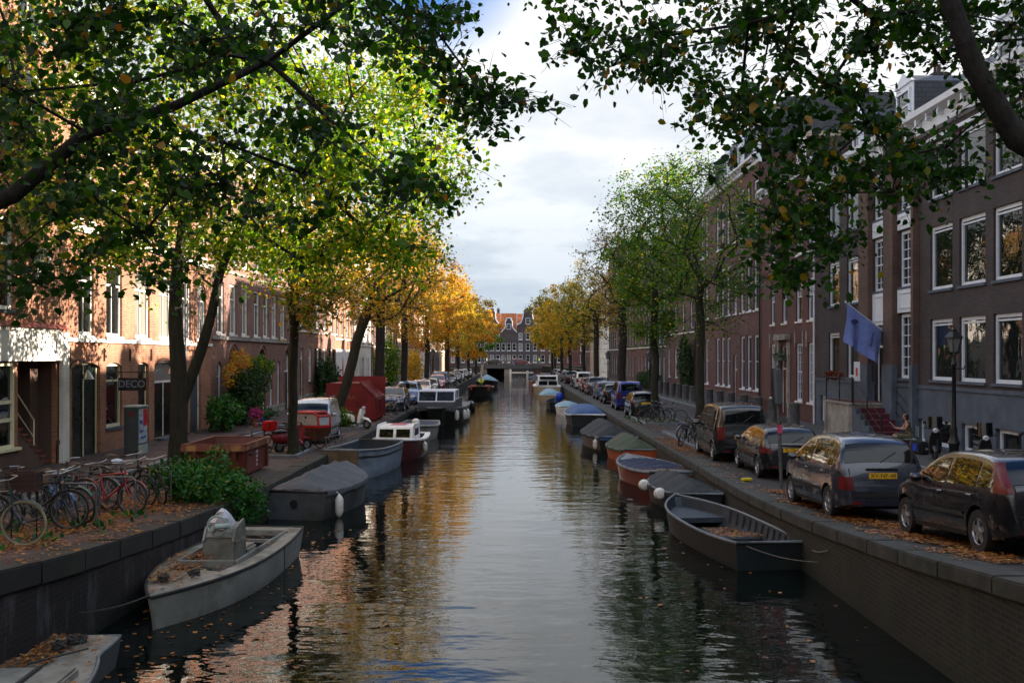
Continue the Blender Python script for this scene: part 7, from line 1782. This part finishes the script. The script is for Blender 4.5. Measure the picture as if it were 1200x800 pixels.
# stoop of the mansion
t = thing('stoop', 'grey stone stoop with seven maroon steps and iron railings', 'stoop', (FR-0.05, 38.6, 0.05), 0)
m = MB(); m.box(-1.35, 0, 0.2, 3.4, 0, 1.38); m.box(-1.42, 0, 0.13, 3.47, 1.382, 1.46); m.box(-1.42, -1.352, 0.13, 3.47, 0, 0.14); m.box(-1.40, -1.352, 0.3, 0.5, .14, 1.38); m.box(-1.40, -1.352, 3.1, 3.3, .14, 1.38); m.build('platform', M['stone_light'], t)
m = MB(); m.box(-1.25, 0, 0.25, 3.3, 1.462, 1.48); m.build('carpet', M['carpet'], t)
for k in range(7):
    m = MB(); z = 1.46-0.2*(k+1); y = 0.13-0.44*k; m.box(-1.30, 0, y-0.44, y, 0 if z < .1 else 0, z); s_ = m.build('step', M['stone'], t); m = MB(); m.box(-1.12, -.15, y-0.46, y-.02, z+.002, z+.02); m.box(-1.12, -.15, y-.462, y-.442, max(0, z-.2), z+.001); m.build('runner', M['carpet'], s_)
def rail(pts, zt, name='railing'):
    m = MB()
    for p in pts: m.tube([p, (p[0], p[1], p[2]+zt)], 0.028, 6); m.lathe([(0.01, -0.05), (0.045, 0), (0.01, 0.05)], 8, c=(p[0], p[1], p[2]+zt+.03))
    for q in (1.0, 0.55, 0.1): m.tube([(p[0], p[1], p[2]+zt*q) for p in pts], 0.018, 5)
    m.build(name, M['iron'], t)
rail([(-1.3, 3.35, 1.46), (-1.3, 1.7, 1.46), (-1.3, 0.2, 1.46)], 0.95); rail([(-1.28, 0.1, 1.4), (-1.28, -1.4, 0.75), (-1.28, -2.8, 0.1)], 0.95); rail([(-0.05, -0.5, 1.3), (-0.05, -2.6, 0.35)], 0.9, 'wall_rail')
t = thing('stair_rail', 'black slanting iron handrail on the mansion base at the right edge', 'handrail', (FR-0.35, 27.9, 0.09), 0); m = MB(); m.tube([(0, 0, 1.0), (0, -2.2, 2.3)], 0.025, 6); m.tube([(0, 0, 0), (0, 0, 1.0)], 0.025, 6); m.tube([(0, -1.1, 0), (0, -1.1, 1.65)], 0.02, 6); m.lathe([(0.01, -0.08), (0.07, 0), (0.01, 0.08)], 8, c=(0, 0, 1.05)); m.build('bars', M['iron'], t)

# kerbed tree beds
KB = 'stone kerbs round the tree beds'
def bed(label, x0, x1, y0, y1, h=0.10):
    t = thing('tree_bed_kerb', label, 'kerb', ((x0+x1)/2, (y0+y1)/2, gz((y0+y1)/2)), 0, KB); a, b = (x1-x0)/2, (y1-y0)/2; m = MB(); w_ = .14
    m.box(-a, a, -b, -b+w_, -.05, h); m.box(-a, a, b-w_, b, -.05, h); m.box(-a, -a+w_, -b+w_, b-w_, -.05, h); m.box(a-w_, a, -b+w_, b-w_, -.05, h); m.build('kerb_stones', M['kerb'], t, bevel=0.012)
    m = MB(); m.box(-a+w_, a-w_, -b+w_, b-w_, -.04, h-.05); m.build('soil', M['ground'], t)
bed('kerb round the bed of the slender elm by the moped', -9.3, -7.0, 32.4, 35.2); bed('kerb round the bed of the leaning elm', -8.9, -6.9, 45.2, 48.2); bed('kerb round the bed of the spindly elm with bicycles', 6.5, 8.8, 35.2, 43.4); bed('kerb round the bed of the dense green elm', 6.4, 8.5, 48.2, 54.2)

# ------------------------------------------------------------------ bridge at the end of the canal
t = thing('bridge', 'low stone canal bridge with iron railings at the end of the water', 'bridge', (0, 210, 0), 0)
m = MB(); m.box(-6.6, 6.2, -4.5, 4.5, 0.95, 1.5); m.box(-6.7, 6.3, -4.62, -4.502, 0.9, 1.62); m.build('deck', M['granite'], t)
m = MB(); m.box(-6.6, -5.2, -4.4, 4.4, -1.6, .948); m.box(-6.3, -5.9, -4.9, -4.42, -1.6, 1.7); m.box(-1.6, -0.4, -4.3, 4.3, -1.6, .948); m.build('left_abutment', M['stone_light'], t)
m = MB(); m.box(4.6, 6.2, -4.4, 4.4, -1.6, .948); m.build('right_abutment', M['br_brown'], t)
m = MB(); m.box(-5.2, -1.6, 1.5, 1.8, -1.6, .9); m.build('side_span_wall', M['br_dark'], t)
for s in (-1, 1):
    m = MB()
    for k in range(26): m.tube([(-6.5+k*.5, s*4.3, 1.5), (-6.5+k*.5, s*4.3, 2.45)], 0.025, 4)
    for z in (1.65, 2.45): m.tube([(-6.5, s*4.3, z), (6.0, s*4.3, z)], 0.035, 4)
    m.build('railing', M['iron'], t)
for x0, x1, sg in ((-22, -6.6, 1), (6.2, 22, -1)):
    r_ = MB(); xa, xb = (x0, x1) if sg == 1 else (x1, x0)
    r_.add([(xa, 205.6, 0.01), (xb, 205.6, 0.01), (xb, 214.4, 0.01), (xa, 214.4, 0.01), (xb, 205.6, 1.5), (xb, 214.4, 1.5)], [(0, 1, 4), (3, 5, 2), (0, 4, 5, 3), (1, 2, 5, 4)])
    struct('bridge_ramp', r_, M['pav_r'])
t = thing('jetty', 'white-railed landing stage behind the bridge opening', 'jetty', (1.6, 205.0, WATER), 0); m = MB(); m.box(-2.2, 2.8, -.15, .15, .75, 1.05); m.build('rail', M['plaster_white'], t); m = MB(); m.lathe([(.22, -1), (.22, 1.5), (.05, 1.6)], 10, c=(-1.9, 0, 0)); m.lathe([(.22, -1), (.22, 1.2), (.05, 1.3)], 10, c=(1.6, 0, 0)); m.build('piles', M['plaster_white'], t)
car('purple-red car crossing the bridge', 'hatch', ('maroon_c', (0.14, 0.02, 0.04), 0), (1.7, 209.6, 1.5), 0, detail=0)
car('dark car at the left end of the bridge', 'small', ('black_e', (0.01, 0.01, 0.012), 0), (-4.0, 211.5, 1.5), 180, detail=0)

# ------------------------------------------------------------------ people
def person(label, loc, rz, joints, top, legs, hair, extra=None, s=1.0, skirt=False, fingers=False, headscale=1.0):
    """joints: dict of named points in metres; the body is one skinned surface, clothes are its children"""
    t = thing('person', label, 'person', loc, R(rz)); J = joints
    def skin(name, pts, edges, rad, mat, parent, sub=2):
        me = bpy.data.meshes.new(name); me.from_pydata([tuple(Vector(p)*s) for p in pts], edges, [])
        o = bpy.data.objects.new(name, me); COL.objects.link(o); md = o.modifiers.new('s', 'SKIN'); 
        me.skin_vertices.new() if not me.skin_vertices else None
        for i, r in enumerate(rad):
            rr = r if isinstance(r, tuple) else (r, r); me.skin_vertices[0].data[i].radius = (rr[0]*s, rr[1]*s)
        me.skin_vertices[0].data[0].use_root = True
        sb = o.modifiers.new('u', 'SUBSURF'); sb.levels = sub; sb.render_levels = sub
        dg = bpy.context.evaluated_depsgraph_get(); dg.update(); m2 = bpy.data.meshes.new_from_object(o.evaluated_get(dg)); bpy.data.objects.remove(o)
        m2.materials.clear(); m2.materials.append(mat); m2.name = name; m2.shade_smooth(); return link(name, m2, parent)
    names = ['pelvis', 'waist', 'chest', 'neck', 'chin', 'head', 'crown']; pts = [J[n] for n in names]; ed = [(i, i+1) for i in range(6)]; rad = [(.125, .10), (.10, .085), (.13, .095), .05, .06, .085, .06]
    for sd in ('l', 'r'):
        b = len(pts); pts += [J['sh'+sd], J['el'+sd], J['wr'+sd], J['ha'+sd]]; ed += [(2, b), (b, b+1), (b+1, b+2), (b+2, b+3)]; rad += [.055, .04, .028, (.035, .018)]
        if fingers:
            h = Vector(J['ha'+sd]); d = (h-Vector(J['wr'+sd])).normalized(); sid = d.cross(Vector((0, 0, 1))).normalized()
            for k, L in enumerate((.065, .075, .07, .055)):
                i = len(pts); p1 = h+d*L*.5+sid*(k-1.5)*.018; pts += [tuple(p1), tuple(p1+d*L*.45+Vector((0, 0, -.015)))]; ed += [(b+3, i), (i, i+1)]; rad += [.009, .008]
            i = len(pts); th = Vector(J['wr'+sd]).lerp(h, .5)+sid*.035; pts += [tuple(th), tuple(th+d*.045+sid*.01)]; ed += [(b+3, i), (i, i+1)]; rad += [.01, .009]
    for sd in ('l', 'r'):
        b = len(pts); pts += [J['hi'+sd], J['kn'+sd], J['an'+sd], J['to'+sd]]; ed += [(0, b), (b, b+1), (b+1, b+2), (b+2, b+3)]; rad += [.085, .055, .038, (.04, .03)]
    body = skin('body', pts, ed, rad, M['skin'], t)
    sh = [J['pelvis'], J['waist'], J['chest']]; e2 = [(0, 1), (1, 2)]; r2 = [(.15, .13), (.125, .11), (.15, .115)]
    for sd in ('l', 'r'):
        b = len(sh); mid = tuple(Vector(J['sh'+sd]).lerp(Vector(J['el'+sd]), .45 if top[1] == 'short' else 1)); sh += [J['sh'+sd], mid]; e2 += [(2, b), (b, b+1)]; r2 += [.07, .055]
        if top[1] != 'short': sh += [J['wr'+sd]]; e2 += [(b+1, b+2)]; r2 += [.042]
    skin('top', sh, e2, r2, M[top[0]], body)
    lg = [J['pelvis']]; e3 = []; r3 = [(.155, .135)]
    for sd in ('l', 'r'):
        b = len(lg); lg += [J['hi'+sd], J['kn'+sd]]; e3 += [(0, b), (b, b+1)]; r3 += [.10, .085 if skirt else .07]
        if not skirt: lg += [J['an'+sd]]; e3 += [(b+1, b+2)]; r3 += [.058]
    skin('skirt' if skirt else 'trousers', lg, e3, r3, M[legs], body)
    # shoes, hair, face
    for sd in ('l', 'r'): skin('shoe', [J['an'+sd], J['to'+sd]], [(0, 1)], [.048, (.048, .036)], M['cloth_black'], body, 1)
    hd = Vector(J['head']); f = Vector(J['face']).normalized(); 
    hp = hd-f*.02+Vector((0, 0, .03)); skin('hair', [tuple(hp-f*.045+Vector((0, 0, -.07))), tuple(hp-f*.035+Vector((0, 0, .01))), tuple(hp+Vector((0, 0, .055)))]+([tuple(hp-f*.07+Vector((0, 0, -.19)))] if hair[1] == 'long' else []), [(0, 1), (1, 2)]+([(0, 3)] if hair[1] == 'long' else []), [(.085, .08), (.10, .095), (.07, .06)]+([(.08, .06)] if hair[1] == 'long' else []), M[hair[0]], body, 2)
    fm = MB(); sidev = f.cross(Vector((0, 0, 1))).normalized(); c = (hd+f*.088)*s
    fm.add([tuple(c+Vector((0, 0, .02))*s), tuple(c+f*.03*s+Vector((0, 0, -.025))*s), tuple(c+sidev*.014*s+Vector((0, 0, -.028))*s), tuple(c-sidev*.014*s+Vector((0, 0, -.028))*s)], [(0, 1, 2), (0, 3, 1), (1, 3, 2)]); fm.build('nose', M['skin'], body)
    for q in (-1, 1):
        e = MB(); e.lathe([(.002, -.009), (.010, 0), (.002, .009)], 8, c=tuple(c+sidev*.03*q*s+Vector((0, 0, .018))*s), axis='z'); e.build('eye', M['ink'], body)
    m_ = MB(); m_.tube([tuple(c+sidev*.02*s+Vector((0, 0, -.05))*s), tuple(c-sidev*.02*s+Vector((0, 0, -.05))*s)], .004, 5); m_.build('mouth', M['dull_red'], body)
    return t, body
def standing(label, loc, rz, top, legs, hair, stride=.12, s=1.0, arm=.05):
    J = dict(pelvis=(0, 0, .95), waist=(0, 0, 1.1), chest=(0.01, 0, 1.32), neck=(0, 0, 1.48), chin=(.01, 0, 1.54), head=(.015, 0, 1.63), crown=(0, 0, 1.72), face=(1, 0, 0),
        shl=(0, .19, 1.40), ell=(-arm, .24, 1.13), wrl=(arm, .24, .90), hal=(arm+.02, .24, .82), shr=(0, -.19, 1.40), elr=(arm-.08, -.24, 1.13), wrr=(-arm+.08, -.24, .90), har=(-arm+.1, -.24, .82),
        hil=(0, .09, .90), knl=(stride*.5+.02, .10, .50), anl=(stride, .10, .08), tol=(stride+.15, .11, .04), hir=(0, -.09, .90), knr=(-stride*.3, -.10, .50), anr=(-stride, -.10, .08), tor=(-stride+.15, -.11, .04))
    return person(label, loc, rz, J, top, legs, hair, s=s)
# woman reading on a chair before the mansion
J = dict(pelvis=(0, 0, .52), waist=(0.03, 0, .68), chest=(.07, 0, .90), neck=(.11, 0, 1.06), chin=(.14, 0, 1.10), head=(.17, 0, 1.17), crown=(.15, 0, 1.27), face=(1, 0, -.45),
    shl=(.07, .17, .99), ell=(.20, .22, .76), wrl=(.42, .10, .78), hal=(.49, .06, .80), shr=(.07, -.17, .99), elr=(.20, -.22, .76), wrr=(.42, -.10, .78), har=(.49, -.06, .80),
    hil=(.06, .09, .50), knl=(.48, .11, .52), anl=(.46, .11, .08), tol=(.60, .12, .05), hir=(.06, -.09, .50), knr=(.50, -.09, .55), anr=(.60, -.10, .10), tor=(.74, -.10, .06))
person('seated woman with dark red hair and olive dress reading by the stoop', (13.55, 33.9, 0.09), 168, J, ('cloth_olive', 'short'), 'cloth_olive', ('hair', 'long'), skirt=True, fingers=True)
t = thing('chair', 'pale folding chair under the reading woman', 'chair', (13.55, 33.9, 0.09), R(168)); m = MB(); m.box(-.2, .24, -.22, .22, .40, .43); m.build('seat', M['cab_pale'], t, bevel=.01); m = MB(); m.box(-.24, -.21, -.22, .22, .5, .85); m.build('backrest', M['cab_pale'], t, bevel=.01)
for x, y in ((-.2, -.2), (-.2, .2), (.22, -.2), (.22, .2)): m = MB(); m.tube([(x, y, 0), (x*.95, y, .85 if x < 0 else .41)], .013, 6); m.build('leg', M['iron'], t)
t = thing('magazine', 'open pale blue magazine held by the reading woman', 'magazine', (13.04, 34.01, 0.93), R(168)); m = MB(); m.grid([[(-.02+.10*j/2, -.16+.32*i/4, .02+.05*j-.015*abs(i-2)) for j in range(4)] for i in range(5)]); m.build('pages', M['pale_blue_bag'], t)
t = thing('bag', 'dark bag with a bright blue label beside the reading woman', 'bag', (13.5, 32.9, 0.09), R(10)); m = MB(); m.box(-.2, .2, -.28, .28, 0, .42); m.build('body', M['cloth_black'], t, bevel=.06); m = MB(); m.box(-.215, -.201, -.1, .12, .12, .34); m.build('label', M['blue_plastic'], t)
standing('man in dark coat standing behind the dark blue car on the left', (-9.4, 74.5, 0), -90, ('cloth_black', 'long'), 'cloth_black', ('hair', 'short'), .05)
standing('walker in white at the left end of the bridge', (-5.3, 207.5, 1.5), 10, ('cloth_white', 'long'), 'cloth_black', ('hair', 'short'))
standing('walker in blue on the bridge beside the lantern', (-2.6, 207.2, 1.5), 170, ('cloth_blue', 'long'), 'cloth_black', ('hair', 'short'), .2)
standing('walker in black at the middle of the bridge', (0.1, 207.0, 1.5), 0, ('cloth_black', 'long'), 'cloth_blue', ('hair', 'short'), .2)
standing('cyclist-height figure in yellow at the right end of the bridge', (5.6, 207.4, 1.5), 180, ('cloth_yel', 'long'), 'cloth_black', ('hair', 'short'), .1)
standing('walker on the far left pavement under the golden trees', (-10, 128, 0), -90, ('cloth_white', 'long'), 'cloth_blue', ('hair', 'short'), .2)
Jb = dict(J); wp = TB.world((2.2, 0.0, 0.3)); t, _ = person('steersman in yellow-green jacket sitting in the boat with red cushions', (wp[0], wp[1], wp[2]+0.25), -90, J, ('cloth_yel', 'long'), 'cloth_black', ('hair', 'short'), s=1.1)

# small yellow thing dropped on the parking strip
o = MB(); o.lathe([(.02, -.16), (.05, -.14), (.055, .08), (.03, .14), (.015, .17)], 10, axis='x', c=(0, 0, .05)); o = o.build('bottle', M['yellow_plastic'], loc=(6.2, 26.3, 0.012), smooth=True); o.rotation_euler = (0, 0, .3); tag(o, 'small yellow plastic bottle lying on the strip before the sign post', 'bottle')

# ------------------------------------------------------------------ fallen leaves and grass
rng = np.random.default_rng(77); C = [np.array(LITTER)]
def patch(n, x0, x1, y0, y1, bias=None, dz=0.012, clump=0.0):
    x = rng.uniform(0, 1, n); y = rng.uniform(0, 1, n)
    if bias == 'r': x = x**0.5
    if bias == 'l': x = 1-x**0.5*1.0
    if bias == 'm': x = np.clip(rng.normal(.5, .2, n), 0, 1)
    X = x0+(x1-x0)*x; Y = y0+(y1-y0)*y
    keep = (np.sin(X*3.1+1.3)*np.cos(Y*2.3)+np.sin(X*7+Y*5)*.5+rng.uniform(-.9, .9, n)) > clump
    X, Y = X[keep], Y[keep]; C.append(np.stack([X, Y, np.array([gz(v) for v in Y])+dz+rng.uniform(0, .03, len(X))], 1))
patch(15000, -9.6, -6.55, 11, 24.5, 'm', clump=-.25); patch(1500, -7.0, -6.2, 11, 24, clump=.3, dz=.03)
patch(600, -13.5, -7, 24, 50, clump=.0); patch(500, -13.5, -11.2, 30, 60, clump=.0, dz=.075); patch(1300, -8.9, -6.8, 32.0, 36.5, clump=-.2, dz=.03); patch(700, -9, -6.9, 44.5, 48.5, clump=-.2, dz=.03); patch(900, -7.2, -6.3, 30, 55, clump=.2)
patch(8000, 5.95, 7.05, 12.8, 24.4, 'm', clump=-.1, dz=.018); patch(1700, 6.5, 8.5, 16.6, 18.3, clump=-.5); patch(1500, 5.8, 6.5, 14, 36, clump=.35, dz=.02); patch(3200, 5.75, 6.9, 33.5, 40.5, clump=-.6, dz=.02); patch(1200, 6.0, 7.0, 44, 56, clump=-.1); patch(900, 6.2, 11.5, 13, 50, clump=.3)
C = np.vstack(C); o = link('fallen_leaves', leaves('fallen_leaves', C, 0.066, M['litter'], rng, flat=True)); tag(o, 'brown and orange fallen leaves strewn over quays and boats', 'fallen leaves', kind='stuff')
n = 340; X = rng.uniform(-5.6, -1.5, n); X = np.where(rng.uniform(size=n) < .6, rng.uniform(-6.0, -4.2, n), X); Y = rng.uniform(11.5, 24, n)
X2 = rng.uniform(2.0, 5.5, 60); Y2 = rng.uniform(12, 24, 60)
C = np.stack([np.concatenate([X, X2]), np.concatenate([Y, Y2]), np.full(n+60, WATER+.006)], 1); o = link('floating_leaves', leaves('floating_leaves', C, 0.09, M['litter'], rng, flat=True)); tag(o, 'yellow leaves floating on the dark canal water', 'floating leaves', kind='stuff')
C = []
for (n, x0, x1, y0, y1) in ((900, -9.2, -6.9, 12.5, 20), (500, 6.0, 8.4, 48.5, 54), (500, 11.9, 13.0, 46, 88), (160, -9, -7, 33, 35), (160, -8.9, -7, 45.5, 48), (120, -13.7, -13.3, 36, 44)):
    X = rng.uniform(x0, x1, n); Y = rng.uniform(y0, y1, n); k = np.sin(X*4)*np.sin(Y*3.3) > .15; X, Y = X[k], Y[k]; C.append(np.stack([X, Y, np.array([gz(v) for v in Y])+(.1 if x0 > 11 else .04)], 1))
C = np.vstack(C); o = link('grass_tufts', leaves('grass_tufts', C, 0.11, M['lf_bush'], rng, up=0.0, droop=-1.6)); tag(o, 'tufts of green grass and weeds between the paving', 'grass', kind='stuff')
for m_ in bpy.data.materials:
    pass
